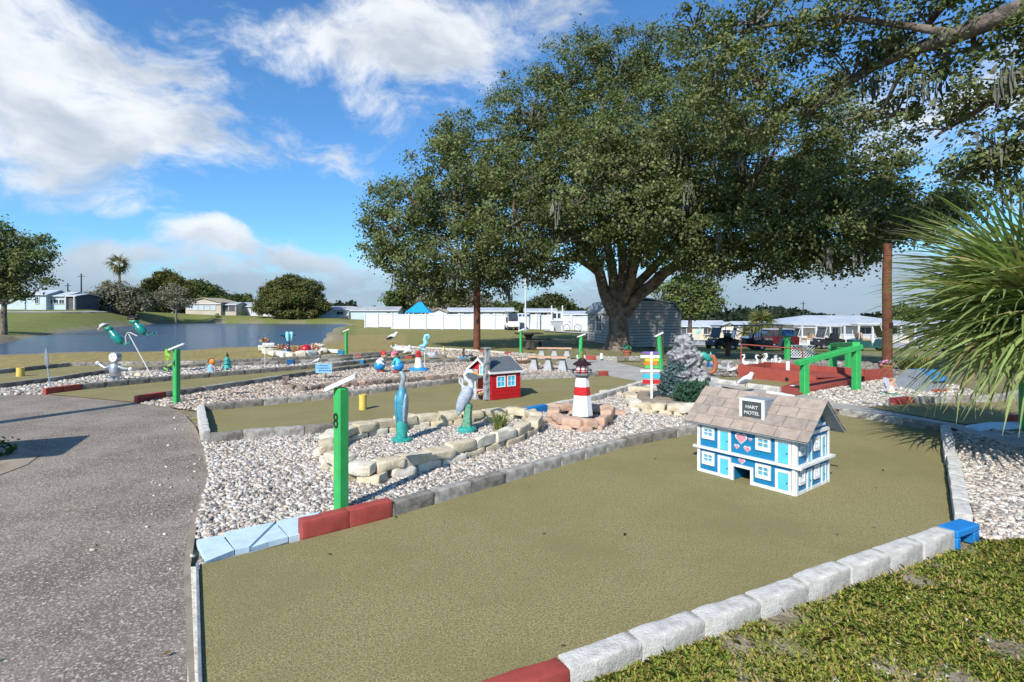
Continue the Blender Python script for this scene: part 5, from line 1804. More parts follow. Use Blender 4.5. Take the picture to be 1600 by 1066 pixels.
def frogs():
    b = G(238, 588)
    t = thing('frog_whirligig', 'two green bottle frogs balancing on a bent white rod', 'garden ornament', b)
    Y = b.y
    q = lambda px, py, dy=0.0: P(px, py, Y + dy) - b
    kid('rod', 'statue_white', t, lambda m: m.tube([(0, 0, -0.03), q(201, 522)], 0.012, 7))
    kid('arm', 'statue_white', t, lambda m: m.tube([q(197, 537), q(196, 526), q(199, 520), q(204, 520), q(214, 525)], 0.010, 7))
    for (a, bb, hat, hm) in (((190, 536), (170, 514), (164, 513), 'statue_white'), ((226, 521), (210, 503), (209, 497), 'dark_metal')):
        A, B = q(*a), q(*bb)
        d = (B - A).normalized()
        fr = kid('frog_body', 'teal_gloss', t, lambda m: m.tube([A, A + d * 0.05, A.lerp(B, 0.55), A.lerp(B, 0.72), B], [0.07, 0.105, 0.105, 0.065, 0.07], 16))
        kid('frog_head', 'teal_gloss', fr, lambda m: m.ell(B, (0.11, 0.10, 0.075), 14, 9))
        hq = q(*hat)
        kid('hat', hm, fr, lambda m: m.tube([hq + d * 0.03, hq + d * 0.045, hq + d * 0.046, hq + d * 0.12], [0.15, 0.15, 0.08, 0.07], 16) if hm == 'statue_white' else m.ell(hq, (0.13, 0.1, 0.06), 12, 8, None, 0.5))
        for s in (-1, 1):
            kid('eye', 'lime_paint', fr, lambda m: m.ell(B + Vector((s * 0.05, -0.07, 0.03)), (0.022, 0.02, 0.022), 8, 6))
            kid('leg', 'teal_gloss', fr, lambda m: m.tube([A + Vector((s * 0.04, 0, 0)), A + Vector((0.10 + s * 0.02, -0.03 * s, -0.06)), A + Vector((0.22, -0.04 * s, 0.0)), A + Vector((0.28, -0.05 * s, 0.01))], [0.02, 0.018, 0.016, 0.028], 7))
            kid('arm', 'teal_gloss', fr, lambda m: m.tube([A.lerp(B, 0.7) + Vector((0, s * 0.06, 0)), A.lerp(B, 0.6) + Vector((-0.1, s * 0.06, -0.05))], [0.02, 0.018], 7))


frogs()
b = G(262, 583)
t_ = thing('leaf_stake', 'lime green oval leaf stake behind the number 4 post', 'garden stake', b)
kid('stem', 'lime_paint', t_, lambda m: m.tube([(0, 0, -0.02), (0.0, 0, 0.35)], 0.012, 6))
kid('leaf_plate', 'lime_paint', t_, lambda m: m.ell((0, 0, 0.52), (0.08, 0.012, 0.19), 14, 10))
kid('leaflet', 'lime_paint', t_, lambda m: [m.ell((s * 0.06, 0, 0.16 + 0.05 * s), (0.07, 0.01, 0.025), 8, 6, Matrix.Rotation(-s * 0.6, 4, 'Y')) for s in (-1, 1)])
b = G(79, 606)
t_ = thing('paddle_stake', 'blue grey oval paddle stake leaning by the red block', 'garden stake', b)
kid('stake', 'heron_neck', t_, lambda m: m.tube([(0, 0, -0.03), (-0.06, 0, 0.42), (-0.09, 0, 0.86)], 0.013, 7))
kid('paddle', 'grey_plain', t_, lambda m: m.ell((-0.075, -0.01, 0.62), (0.05, 0.018, 0.19), 12, 10, Matrix.Rotation(-0.09, 4, 'Y')))
b = G(330, 582)
t_ = thing('child_figurine', 'small figurine with orange flower head and blue clothes', 'figurine', b)
kid('body', 'sign_blue', t_, lambda m: m.tube([(0, 0, 0), (0, 0, 0.08), (-0.02, 0, 0.16), (0.02, 0, 0.22)], [0.10, 0.09, 0.07, 0.03], 12))
kid('head', 'orange_paint', t_, lambda m: m.ell((0.03, 0, 0.29), (0.085, 0.06, 0.085), 12, 8))
kid('hair', 'dark_wood', t_, lambda m: m.ell((-0.01, 0.03, 0.31), (0.09, 0.06, 0.08), 12, 8, None, 0.3))
kid('arm', 'skin_paint', t_, lambda m: m.tube([(0.04, -0.02, 0.18), (0.12, -0.03, 0.12), (0.12, -0.03, 0.04)], 0.02, 7))
b = G(355, 580)
t_ = thing('tree_figurine', 'small green tree figurine with a dark pointed top', 'figurine', b)
kid('stem', 'dark_wood', t_, lambda m: m.lathe([(0.05, 0), (0.04, 0.12)], 10))
kid('tiers', 'sea_green', t_, lambda m: m.lathe([(0.13, 0.08), (0.06, 0.20), (0.10, 0.20), (0.045, 0.32), (0.07, 0.32), (0.02, 0.42)], 10).rough(0.02, 14))
kid('top', 'dark_wood', t_, lambda m: m.lathe([(0.025, 0.40), (0.04, 0.44), (0.005, 0.53)], 10))
t_ = thing('rock_cluster', 'few tan rocks on the gravel strip by the frog rod', 'rocks', G(222, 589))
for k, (dx, dy, s) in enumerate(((-0.1, 0, 0.1), (0.06, 0.04, 0.08), (0.0, -0.08, 0.07))):
    kid('rock', 'limestone', t_, lambda m: m.ell((dx, dy, s * 0.4), (s, s * 0.8, s * 0.6), 10, 7, None, 0.5, 2.0))

# blue lawn sign
b = G(509, 593)
t_ = thing('lawn_sign', 'small blue lawn sign with faded lettering on a stake', 'sign', b, R(-4))
kid('board', 'sign_blue', t_, lambda m: m.box((-0.05, 0, 0.27), (0.39, 0.014, 0.215), 0, 0.003))
kid('stake', 'post_grey', t_, lambda m: m.box((0.0, 0.012, 0.13), (0.022, 0.012, 0.30)))
kid('frame', 'aqua_paint', t_, lambda m: [m.box(c, s) for c, s in (((-0.05, -0.002, 0.377), (0.40, 0.02, 0.010)), ((-0.05, -0.002, 0.163), (0.40, 0.02, 0.010)), ((-0.248, -0.002, 0.27), (0.010, 0.02, 0.20)), ((0.148, -0.002, 0.27), (0.010, 0.02, 0.20)))])
rnd = random.Random(3)
for z, x0, x1 in ((0.335, -0.18, 0.06), (0.275, -0.2, 0.08), (0.215, -0.17, 0.1)):
    x = x0
    while x < x1:
        wd = rnd.uniform(0.02, 0.05)
        kid('print_mark', 'deep_blue', t_, lambda m: m.box((x + wd / 2, -0.0085, z), (wd, 0.002, 0.026)), False)
        x += wd + 0.014


def kid_figure(label, loc, rz, hat, shirt, pants):
    t = thing('child_figurine', label, 'figurine', loc, rz)
    kid('pants', pants, t, lambda m: m.ell((0, 0, 0.17), (0.15, 0.14, 0.13), 16, 10))
    kid('shirt', shirt, t, lambda m: m.tube([(0.0, 0, 0.24), (0.05, 0, 0.32), (0.10, 0, 0.38)], [0.115, 0.09, 0.05], 14))
    kid('head', 'skin_paint', t, lambda m: m.ell((0.13, 0, 0.45), (0.075, 0.07, 0.075), 14, 10))
    kid('nose', 'skin_paint', t, lambda m: m.ell((0.205, 0, 0.44), (0.018, 0.015, 0.015), 8, 6))
    kid('hat', hat, t, lambda m: m.tube([(0.14, 0, 0.485), (0.10, 0, 0.53), (0.02, 0, 0.545)], [0.085, 0.06, 0.015], 12))
    for s in (-1, 1):
        kid('shoe', 'rust_red', t, lambda m: m.ell((0.05, s * 0.07, 0.03), (0.10, 0.05, 0.035), 10, 7))
        kid('arm', shirt, t, lambda m: m.tube([(0.07, s * 0.09, 0.34), (0.10, s * 0.12, 0.26), (0.16, s * 0.09, 0.22)], [0.035, 0.032, 0.025], 8))
    return t


c0 = G(607, 583)
kid_figure('bending child figurine in red cap and round blue trousers', c0 + Vector((-0.24, 0, 0.02)), R(-8), 'red_paint', 'statue_white', 'blue_gloss')
t_ = kid_figure('bending child figurine in pink bonnet and blue skirt', c0 + Vector((0.29, -0.1, 0.02)), R(172), 'pink_paint', 'cyan_paint', 'blue_gloss')
kid('apron', 'statue_white', t_, lambda m: m.ell((0.10, 0, 0.19), (0.09, 0.12, 0.08), 12, 8))
t_ = thing('ground_plate', 'flat mint green stand under the two bending figurines', 'stand', c0)
kid('plate', 'sea_green', t_, lambda m: m.lathe([(0.40, -0.01), (0.42, 0.01), (0.3, 0.025)], 22).rough(0.015, 6))

b = G(676, 562)
t_ = thing('rabbit_statue', 'round grey rabbit statue behind the small lighthouse', 'animal statue', b)
kid('body', 'statue_grey', t_, lambda m: m.tube([(0.18, 0, 0.08), (0.08, 0, 0.14), (-0.06, 0, 0.14), (-0.14, 0, 0.20), (-0.20, 0, 0.22)], [0.05, 0.13, 0.12, 0.08, 0.03], 14))
for s in (-1, 1):
    kid('ear', 'statue_grey', t_, lambda m: m.ell((-0.11, s * 0.03, 0.32), (0.03, 0.018, 0.09), 8, 8))
b = G(725, 560)
t_ = thing('mermaid_figurine', 'small dark figurine on a blue oval base', 'figurine', b)
kid('base', 'blue_gloss', t_, lambda m: m.lathe([(0.20, 0), (0.20, 0.035), (0.14, 0.05)], 16))
kid('body', 'dark_wood', t_, lambda m: m.tube([(0.14, 0, 0.06), (0.0, 0, 0.09), (-0.03, 0, 0.18), (-0.02, 0, 0.27), (-0.01, 0, 0.32), (0.0, 0, 0.36)], [0.03, 0.06, 0.05, 0.025, 0.045, 0.03], 10))
kid('tail', 'post_grey', t_, lambda m: m.ell((0.24, 0, 0.1), (0.09, 0.02, 0.06), 10, 6))
b = G(693, 556)
t_ = thing('gnome_figurine', 'tiny tan gnome on the back gravel', 'figurine', b)
kid('body', 'statue_tan', t_, lambda m: m.lathe([(0.10, 0), (0.09, 0.10), (0.05, 0.17), (0.065, 0.2), (0.05, 0.24)], 12))
kid('hat', 'yellow_paint', t_, lambda m: m.lathe([(0.065, 0.23), (0.03, 0.31), (0.005, 0.36)], 12))
b = G(628, 552)
t_ = thing('lion_statue', 'white reclining animal statue at the edge of the lawn', 'animal statue', b)
kid('body', 'statue_white', t_, lambda m: m.tube([(0.40, 0, 0.08), (0.26, 0, 0.13), (0.05, 0, 0.11), (-0.14, 0, 0.15), (-0.24, 0, 0.22), (-0.33, 0, 0.20)], [0.04, 0.12, 0.10, 0.12, 0.10, 0.05], 12))
for x in (-0.25, 0.22):
    for s in (-1, 1):
        kid('leg', 'statue_white', t_, lambda m: m.tube([(x, s * 0.09, 0.08), (x - 0.14, s * 0.11, 0.035)], [0.05, 0.035], 8))
kid('ear', 'statue_white', t_, lambda m: [m.ell((-0.24, s * 0.06, 0.31), (0.03, 0.02, 0.045), 8, 6) for s in (-1, 1)])


def painted_block(label, px0, px1, py, h, mat, z=0.0):
    a, b = G(px0, py, z), G(px1, py, z)
    t = thing('bumper_block', label, 'block', (a + b) / 2)
    kid('block', mat, t, lambda m: m.box((0, 0, h / 2), ((b - a).length, 0.13, h), 0, 0.01).rough(0.008, 8))


painted_block('round ended blue bumper block on the far left green', 449, 460, 571, 0.18, 'deep_blue')
painted_block('long dark blue bumper strip beside the far left curb', 461, 479, 568, 0.10, 'motel_blue')
painted_block('teal blue bumper block on the narrow green', 549, 569, 569, 0.12, 'motel_blue')
painted_block('blue bumper block at the end of the white stone strip', 528, 538, 554, 0.15, 'motel_blue')
painted_block('red bumper block behind the small green post', 554, 565, 558.5, 0.10, 'rust_red')
painted_block('red bumper block behind the child figurines', 622, 645, 561, 0.10, 'rust_red')
t_ = thing('white_ramp', 'white edging slab running to the blue block by the pond', 'slab', T(505, 552))
kid('slab', 'statue_white', t_, lambda m: m.box((0.35, -0.2, 0.10), (0.95, 0.18, 0.14), R(-22), 0.01).rough(0.015, 5))

# flower bed by the pond
b = T(433, 552)
t_ = thing('bird_bath', 'blue bird bath standing by the pond', 'bird bath', b + Vector((0, 1.0, 0)))
kid('pedestal', 'deep_blue', t_, lambda m: m.lathe([(0.17, 0), (0.15, 0.05), (0.07, 0.15), (0.06, 0.40), (0.11, 0.55), (0.13, 0.6)], 14))
kid('bowl', 'motel_blue', t_, lambda m: m.lathe([(0.12, 0.60), (0.28, 0.66), (0.37, 0.72), (0.38, 0.74), (0.33, 0.72), (0.1, 0.67)], 20))
t_ = thing('tulip_stake', 'tall light blue tulip stake in the pond flower bed', 'garden stake', T(452, 555))
kid('stem', 'dark_wood', t_, lambda m: m.tube([(0, 0, 0), (0, 0, 0.55)], 0.025, 6))
kid('petals', 'aqua_paint', t_, lambda m: [m.ell((0.075 * math.cos(a), 0.075 * math.sin(a), 0.72), (0.075, 0.05, 0.21), 8, 8, Matrix.Rotation(a, 4, 'Z') @ Matrix.Rotation(0.16, 4, 'Y')) for a in (0, 1.57, 3.14, 4.71)])
t_ = thing('gazing_ball', 'shiny red ball in the pond flower bed', 'ornament', T(478, 556))
kid('ball', 'red_gloss', t_, lambda m: m.ell((0, 0, 0.24), (0.205, 0.205, 0.205), 24, 16)) if 'red_gloss' in M else None
pm('red_gloss', (0.45, 0.015, 0.02), None, 10, 0.2, 0.0, coat=0.5, dirt=0.0)
if not t_.children:
    kid('ball', 'red_gloss', t_, lambda m: m.ell((0, 0, 0.24), (0.205, 0.205, 0.205), 24, 16))
kid('stand', 'dark_wood', t_, lambda m: m.lathe([(0.12, 0), (0.08, 0.05), (0.11, 0.07)], 12))
for (px, py, r_, cols, lab) in ((437, 552, 0.34, [(0.6, 0.22, 0.24), (0.7, 0.5, 0.45), (0.3, 0.15, 0.08), (0.15, 0.2, 0.06)], 'pink and white flowers in the pond bed below the bird bath'),
                                (464, 553, 0.26, [(0.5, 0.06, 0.08), (0.25, 0.22, 0.08), (0.4, 0.3, 0.12)], 'dark red flowers in the pond bed between tulip and ball'),
                                (487, 551, 0.30, [(0.7, 0.5, 0.4), (0.5, 0.1, 0.1), (0.3, 0.25, 0.1)], 'pale flowers behind the red ball in the pond bed')):
    t_ = thing('flower_plant', lab, 'flowers', T(px, py) + Vector((0, 0.3, 0)))
    flower_tuft(t_, (0, 0, 0.12), r_, 220, cols, size=0.06, seed=px)
t_ = thing('flower_stake', 'thin white stake topped with pink and tan flowers', 'garden stake', G(414, 573))
kid('stake', 'statue_white', t_, lambda m: m.tube([(0, 0, 0), (0, 0, 0.70)], 0.010, 6))
flower_tuft(t_, (0, 0, 0.76), 0.14, 120, [(0.6, 0.3, 0.25), (0.55, 0.42, 0.2), (0.5, 0.2, 0.2), (0.2, 0.2, 0.06)], size=0.05)


# ------------------------------------------------------------------ benches, table, poles, lamps
def bench(label, loc, L, h, rz, leg_mat):
    t = thing('bench', label, 'bench', loc, rz, 'plank benches on concrete feet')
    kid('plank', 'bench_plank', t, lambda m: m.box((0, 0, h + 0.03), (L, 0.28, 0.05), 0, 0.006))
    for x in (-0.36, 0.0, 0.36):
        kid('foot', leg_mat, t, lambda m: m.lathe([(0.19, -0.02), (0.17, 0.05), (0.085, h - 0.05), (0.10, h + 0.003)], 4, (x * L, 0, 0), math.pi / 4))


bench('nearer plank bench on three flared concrete feet', G(857, 580), 1.15, 0.36, R(-20), 'grey_concrete')
bench('farther plank bench on three concrete feet in the oak shade', G(866, 560), 1.25, 0.33, R(-8), 'grey_concrete')
t_ = thing('timber', 'short grey timber lying behind the schoolhouse', 'timber', G(815, 570), R(40))
kid('beam', 'brown_wood', t_, lambda m: m.box((0, 0, 0.07), (0.9, 0.12, 0.12), 0, 0.01))
t_ = thing('picnic_table', 'dark picnic table on the shaded lawn', 'table', T(826, 546))
kid('top', 'dark_wood', t_, lambda m: m.box((0, 0, 0.72), (1.15, 0.9, 0.06), 0.2, 0.01))
kid('pedestal', 'dark_wood', t_, lambda m: m.lathe([(0.25, 0), (0.14, 0.2), (0.14, 0.55), (0.28, 0.69)], 12))
for s in (-1, 1):
    kid('seat', 'dark_wood', t_, lambda m: m.box((0.2 * s + 0.35, s * 0.7, 0.42), (1.0, 0.25, 0.05), 0.2, 0.01))
    kid('seat_leg', 'dark_wood', t_, lambda m: m.box((0.2 * s + 0.35, s * 0.7, 0.2), (0.12, 0.2, 0.42), 0.2, 0.01))


def wood_pole(label, loc, h, r):
    t = thing('wooden_pole', label, 'pole', loc, 0, 'brown wooden poles')
    kid('shaft', 'pole_wood', t, lambda m: m.tube([(0, 0, -0.3), (0.01, 0, h * 0.3), (0.0, 0.01, h * 0.7), (0.02, 0, h)], [r * 1.06, r, r * 0.95, r * 0.88], 14))
    kid('plate', 'dark_metal', t, lambda m: m.box((r * 0.2, -r - 0.01, 1.3), (0.09, 0.03, 0.14)))
    return t


wood_pole('brown wooden pole standing left of the oak', T(745, 548), 5.0, 0.15)
wood_pole('brown wooden pole standing left of the palm', T(1386, 580), 3.62, 0.125)
wood_pole('brown wooden pole beyond the left edge of the path', (-10.0, 2.75, 0), 6.0, 0.14)
t_ = thing('shadow_board', 'unseen square board on a leg added to cast a shadow on the path', 'table', (-6.35, 5.05, 0), R(25))  # unseen board, added beyond the left edge to cast the square path shadow
kid('top', 'brown_wood', t_, lambda m: m.box((0, 0, 1.0), (1.0, 1.05, 0.05), 0, 0.008))
kid('leg', 'brown_wood', t_, lambda m: m.box((0, 0, 0.48), (0.14, 0.14, 1.0), 0, 0.008))
t_ = thing('flagpole', 'slim white flagpole in front of the white fence', 'flagpole', ground_at(821, 50))
kid('shaft', 'vinyl_white', t_, lambda m: m.tube([(0, 0, 0), (0, 0, 6.2)], [0.09, 0.06], 10))
kid('collar', 'grey_concrete', t_, lambda m: m.lathe([(0.3, 0), (0.3, 0.1), (0.12, 0.14)], 12))
b = T(1026, 566)
t_ = thing('lamp_post', 'slim dark lamp post with two lanterns before the grey shed', 'street lamp', b)
hh = EYE - (505 - HOR) / FPX * b.y - b.z
kid('shaft', 'post_grey', t_, lambda m: m.lathe([(0.10, 0), (0.09, 0.12), (0.045, 0.2), (0.036, hh), (0.05, hh + 0.02)], 10))
for s in (-1, 1):
    arm = kid('arm', 'post_grey', t_, lambda m: m.tube([(0, 0, hh - 0.05), (s * 0.16, 0, hh + 0.10), (s * 0.30, 0, hh + 0.02), (s * 0.31, 0, hh + 0.1)], 0.018, 7))
    kid('lantern', 'dark_glass', arm, lambda m: m.lathe([(0.06, hh + 0.10), (0.10, hh + 0.28)], 6, (s * 0.31, 0, 0)))
    kid('lantern_cap', 'post_grey', arm, lambda m: m.lathe([(0.125, hh + 0.28), (0.05, hh + 0.36), (0.01, hh + 0.42)], 6, (s * 0.31, 0, 0)))
t_ = thing('short_post', 'short dark wooden post in front of the grey shed', 'post', T(1035, 560))
kid('shaft', 'dark_wood', t_, lambda m: m.box((0, 0, 0.5), (0.1, 0.1, 1.1), 0, 0.01))
t_ = thing('potted_plant', 'teal leafed plant in a terracotta pot by the oak trunk', 'potted plant', G(980, 559))
kid('pot', 'terracotta', t_, lambda m: m.lathe([(0.11, 0), (0.16, 0.22), (0.18, 0.22), (0.18, 0.27), (0.13, 0.26)], 14))
flower_tuft(t_, (0, 0, 0.34), 0.15, 90, [(0.03, 0.2, 0.14), (0.02, 0.12, 0.09), (0.08, 0.2, 0.06)], size=0.07)
t_ = thing('gnome_figurine', 'teal hooded gnome standing behind the tan duck', 'figurine', G(1111, 577))
kid('robe', 'deep_blue', t_, lambda m: m.lathe([(0.13, 0), (0.12, 0.15), (0.08, 0.25), (0.05, 0.28)], 12))
kid('head', 'skin_paint', t_, lambda m: m.ell((0, -0.01, 0.32), (0.055, 0.055, 0.055), 10, 8))
kid('hood', 'cyan_paint', t_, lambda m: m.lathe([(0.10, 0.27), (0.08, 0.34), (0.03, 0.44), (0.005, 0.5)], 12, (0, 0.02, 0)))
t_ = thing('palm_stump', 'short brown palm stump with a dark leafy top', 'stump', T(1137, 557))
kid('trunk', 'pole_wood', t_, lambda m: m.tube([(0, 0, -0.1), (0.02, 0, 0.4), (0, 0, 0.75)], [0.14, 0.11, 0.13], 10))
flower_tuft(t_, (0, 0, 0.75), 0.30, 120, [(0.03, 0.03, 0.02), (0.06, 0.045, 0.03), (0.02, 0.03, 0.02)], size=0.12)
t_ = thing('yard_ornament', 'pale blue heron ornament on a stake before the beige house', 'ornament', ground_at(1091, 60))
kid('stake', 'aqua_paint', t_, lambda m: m.tube([(0, 0, 0), (0, 0, 1.4)], 0.04, 6))
kid('body', 'aqua_paint', t_, lambda m: m.tube([(-0.3, 0, 1.2), (0.05, 0, 1.5), (0.25, 0, 1.7), (0.15, 0, 2.0), (0.35, 0, 2.1)], [0.03, 0.2, 0.08, 0.07, 0.02], 8))

# post with blue box, lattice panel
b = T(1230, 565)
t_ = thing('box_post', 'green post with a dark blue box on top beside the lattice', 'post', b)
hh = EYE - (517 - HOR) / FPX * b.y - b.z
kid('post', 'green_paint', t_, lambda m: m.box((0, 0, (hh - 0.2) / 2), (0.16, 0.16, hh - 0.2), 0.2, 0.01))
kid('box', 'deep_blue', t_, lambda m: m.box((0.02, 0, hh - 0.08), (0.34, 0.28, 0.26), 0.2, 0.02))
b2 = T(1271, 563)
t_ = thing('lattice_panel', 'white diamond lattice panel in front of the parked carts', 'lattice', b + Vector((0.15, 0, 0)))
LW = 0.95
for k in range(-6, 10):
    for s in (1, -1):
        x0 = k * 0.115
        za, zb = 0.18, 0.62
        xa, xb = (x0, x0 + s * (zb - za))
        # clip the lath to the panel
        pa, pb = Vector((xa, 0, za)), Vector((xb, 0, zb))
        ts = [0.0, 1.0]
        d = pb - pa
        for lim in (0.0, LW):
            tt_ = (lim - pa.x) / d.x
            if 0 < tt_ < 1:
                ts.append(tt_)
        ts.sort()
        for i in range(len(ts) - 1):
            mid = pa + d * ((ts[i] + ts[i + 1]) / 2)
            if 0 <= mid.x <= LW:
                kid('lath', 'vinyl_white', t_, lambda m: m.tube([pa + d * ts[i] + Vector((0, s * 0.006, 0)), pa + d * ts[i + 1] + Vector((0, s * 0.006, 0))], 0.014, 4), False)
kid('frame', 'vinyl_white', t_, lambda m: [m.box(c, s) for c, s in (((LW / 2, 0, 0.17), (LW, 0.04, 0.03)), ((LW / 2, 0, 0.63), (LW, 0.04, 0.03)))])


# ------------------------------------------------------------------ vehicles
def wheel(parent, c, r, wd, name='wheel'):
    w_ = kid(name, 'tyre', parent, lambda m: m.tube([(c[0], c[1] - wd / 2, c[2]), (c[0], c[1] - wd * 0.4, c[2]), (c[0], c[1] + wd * 0.4, c[2]), (c[0], c[1] + wd / 2, c[2])], [r * 0.86, r, r, r * 0.86], 18))
    kid('rim', 'rim', w_, lambda m: m.tube([(c[0], c[1] - wd / 2 - 0.008, c[2]), (c[0], c[1] + wd / 2 + 0.008, c[2])], r * 0.52, 14))


def golf_cart(label, loc, rz, body, roof, seat='seat_tan'):
    """length 2.4 along x, faces +x"""
    t = thing('golf_cart', label, 'golf cart', loc, rz, 'parked golf carts')
    kid('body', body, t, lambda m: m.slabxz([(-1.15, 0.35), (-1.2, 0.75), (-0.75, 0.85), (-0.70, 0.72), (-0.1, 0.72), (-0.05, 0.36), (0.45, 0.34), (0.62, 0.78), (0.85, 0.86), (1.15, 0.66), (1.2, 0.35), (0.95, 0.25), (-0.95, 0.25)], -0.55, 0.55))
    kid('seat', seat, t, lambda m: m.box((-0.35, 0, 0.80), (0.55, 1.05, 0.16), 0, 0.04))
    kid('backrest', seat, t, lambda m: m.box((-0.66, 0, 1.06), (0.13, 1.0, 0.42), 0, 0.04, Matrix.Rotation(-0.2, 4, 'Y')))
    for x, x2 in ((-0.85, -0.8), (0.75, 0.45)):
        for s in (-1, 1):
            kid('roof_post', 'cart_black' if roof != 'cart_white' else 'cart_white', t, lambda m: m.tube([(x, s * 0.5, 0.8), (x2, s * 0.5, 1.82)], 0.022, 6))
    kid('roof', roof, t, lambda m: m.box((-0.15, 0, 1.85), (1.65, 1.18, 0.075), 0, 0.03))
    kid('windscreen', 'dark_glass', t, lambda m: m.box((0.60, 0, 1.32), (0.015, 0.95, 0.85), 0, 0, Matrix.Rotation(-0.29, 4, 'Y')))
    kid('steering_wheel', 'black_paint', t, lambda m: m.tube([(0.33 + 0.05 * math.cos(a), -0.25 + 0.17 * math.sin(a), 1.05 + 0.15 * math.cos(a)) for a in [2 * math.pi * i / 14 for i in range(15)]], 0.014, 5, False))
    for s in (-1, 1):
        kid('headlight', 'statue_white', t, lambda m: m.ell((1.12, s * 0.38, 0.66), (0.06, 0.09, 0.05), 10, 7))
    for x in (-0.80, 0.85):
        for s in (-1, 1):
            wheel(t, (x, s * 0.52, 0.23), 0.23, 0.2)
    return t


golf_cart('black golf cart parked farthest left of the dark carts', ground_at(1128, 42), R(200), 'cart_black', 'cart_black', 'cart_black')
golf_cart('dark golf cart with tall canopy parked before the red vehicle', ground_at(1160, 40), R(170), 'cart_black', 'cart_black', 'cart_black')
golf_cart('dark low golf cart parked in front of the red vehicle', ground_at(1207, 38), R(-15), 'cart_black', 'cart_black', 'seat_tan')
golf_cart('golf cart with long white roof parked before the white house', ground_at(1293, 43), R(190), 'cart_black', 'cart_white', 'cart_black')
golf_cart('golf cart with cream roof behind the lattice panel', ground_at(1255, 48), R(175), 'cart_white', 'cart_white')
golf_cart('dark green golf cart with tan seats beside the right pole', ground_at(1358, 36), R(-10), 'cart_green', 'cart_white')
golf_cart('pale golf cart half hidden behind the palm fronds', ground_at(1470, 34), R(10), 'cart_white', 'cart_white')
golf_cart('white golf cart facing out in front of the white fence', ground_at(800, 52), R(-80), 'cart_white', 'cart_white', 'dark_wood')


def red_car():
    t = thing('parked_car', 'dark red estate car parked behind the golf carts', 'car', ground_at(1200, 47), R(180))
    kid('body', 'car_red', t, lambda m: m.slabxz([(-2.3, 0.35), (-2.35, 0.95), (-2.2, 1.05), (0.9, 1.05), (2.1, 0.92), (2.3, 0.7), (2.3, 0.35)], -0.9, 0.9))
    kid('cabin', 'dark_glass', t, lambda m: m.slabxz([(-2.15, 1.05), (-1.95, 1.62), (0.1, 1.64), (0.95, 1.05)], -0.78, 0.78))
    kid('roof', 'roof_grey', t, lambda m: m.slabxz([(-2.0, 1.62), (-1.9, 1.72), (0.0, 1.73), (0.2, 1.63)], -0.80, 0.80))
    for x in (-1.0, -0.1):
        kid('pillar', 'car_red', t, lambda m: [m.box((x, s * 0.79, 1.34), (0.10, 0.03, 0.60)) for s in (-1, 1)])
    for x in (-1.45, 1.45):
        for s in (-1, 1):
            wheel(t, (x, s * 0.85, 0.34), 0.34, 0.22)
    for s in (-1, 1):
        kid('headlight', 'pane_pale', t, lambda m: m.box((2.28, s * 0.62, 0.72), (0.06, 0.34, 0.14), 0, 0.02))


red_car()


def bicycle():
    t = thing('bicycle', 'white bicycle leaning at the white fence', 'bicycle', ground_at(894, 47), R(10))
    for x in (-0.52, 0.52):
        ring = [(x + 0.33 * math.cos(a), 0, 0.33 + 0.33 * math.sin(a)) for a in [2 * math.pi * i / 22 for i in range(23)]]
        w_ = kid('wheel', 'tyre', t, lambda m: m.tube(ring, 0.022, 6, False))
        kid('spokes', 'rim', w_, lambda m: [m.tube([(x, 0, 0.33), (x + 0.32 * math.cos(a), 0, 0.33 + 0.32 * math.sin(a))], 0.004, 4) for a in [k * math.pi / 5 for k in range(10)]])
    kid('frame', 'vinyl_white', t, lambda m: [m.tube([Vector(a), Vector(b_)], 0.02, 7) for a, b_ in (((-0.52, 0, 0.33), (-0.05, 0, 0.30)), ((-0.05, 0, 0.30), (-0.2, 0, 0.85)), ((-0.52, 0, 0.33), (-0.18, 0, 0.78)), ((-0.18, 0, 0.78), (0.35, 0, 0.80)), ((-0.05, 0, 0.30), (0.36, 0, 0.74)), ((0.52, 0, 0.33), (0.33, 0, 0.92)))])
    kid('saddle', 'black_paint', t, lambda m: m.ell((-0.22, 0, 0.88), (0.13, 0.07, 0.035), 10, 6))
    kid('handlebar', 'rim', t, lambda m: m.tube([(0.25, -0.26, 0.98), (0.33, -0.1, 0.95), (0.33, 0.1, 0.95), (0.25, 0.26, 0.98)], 0.014, 6))


bicycle()

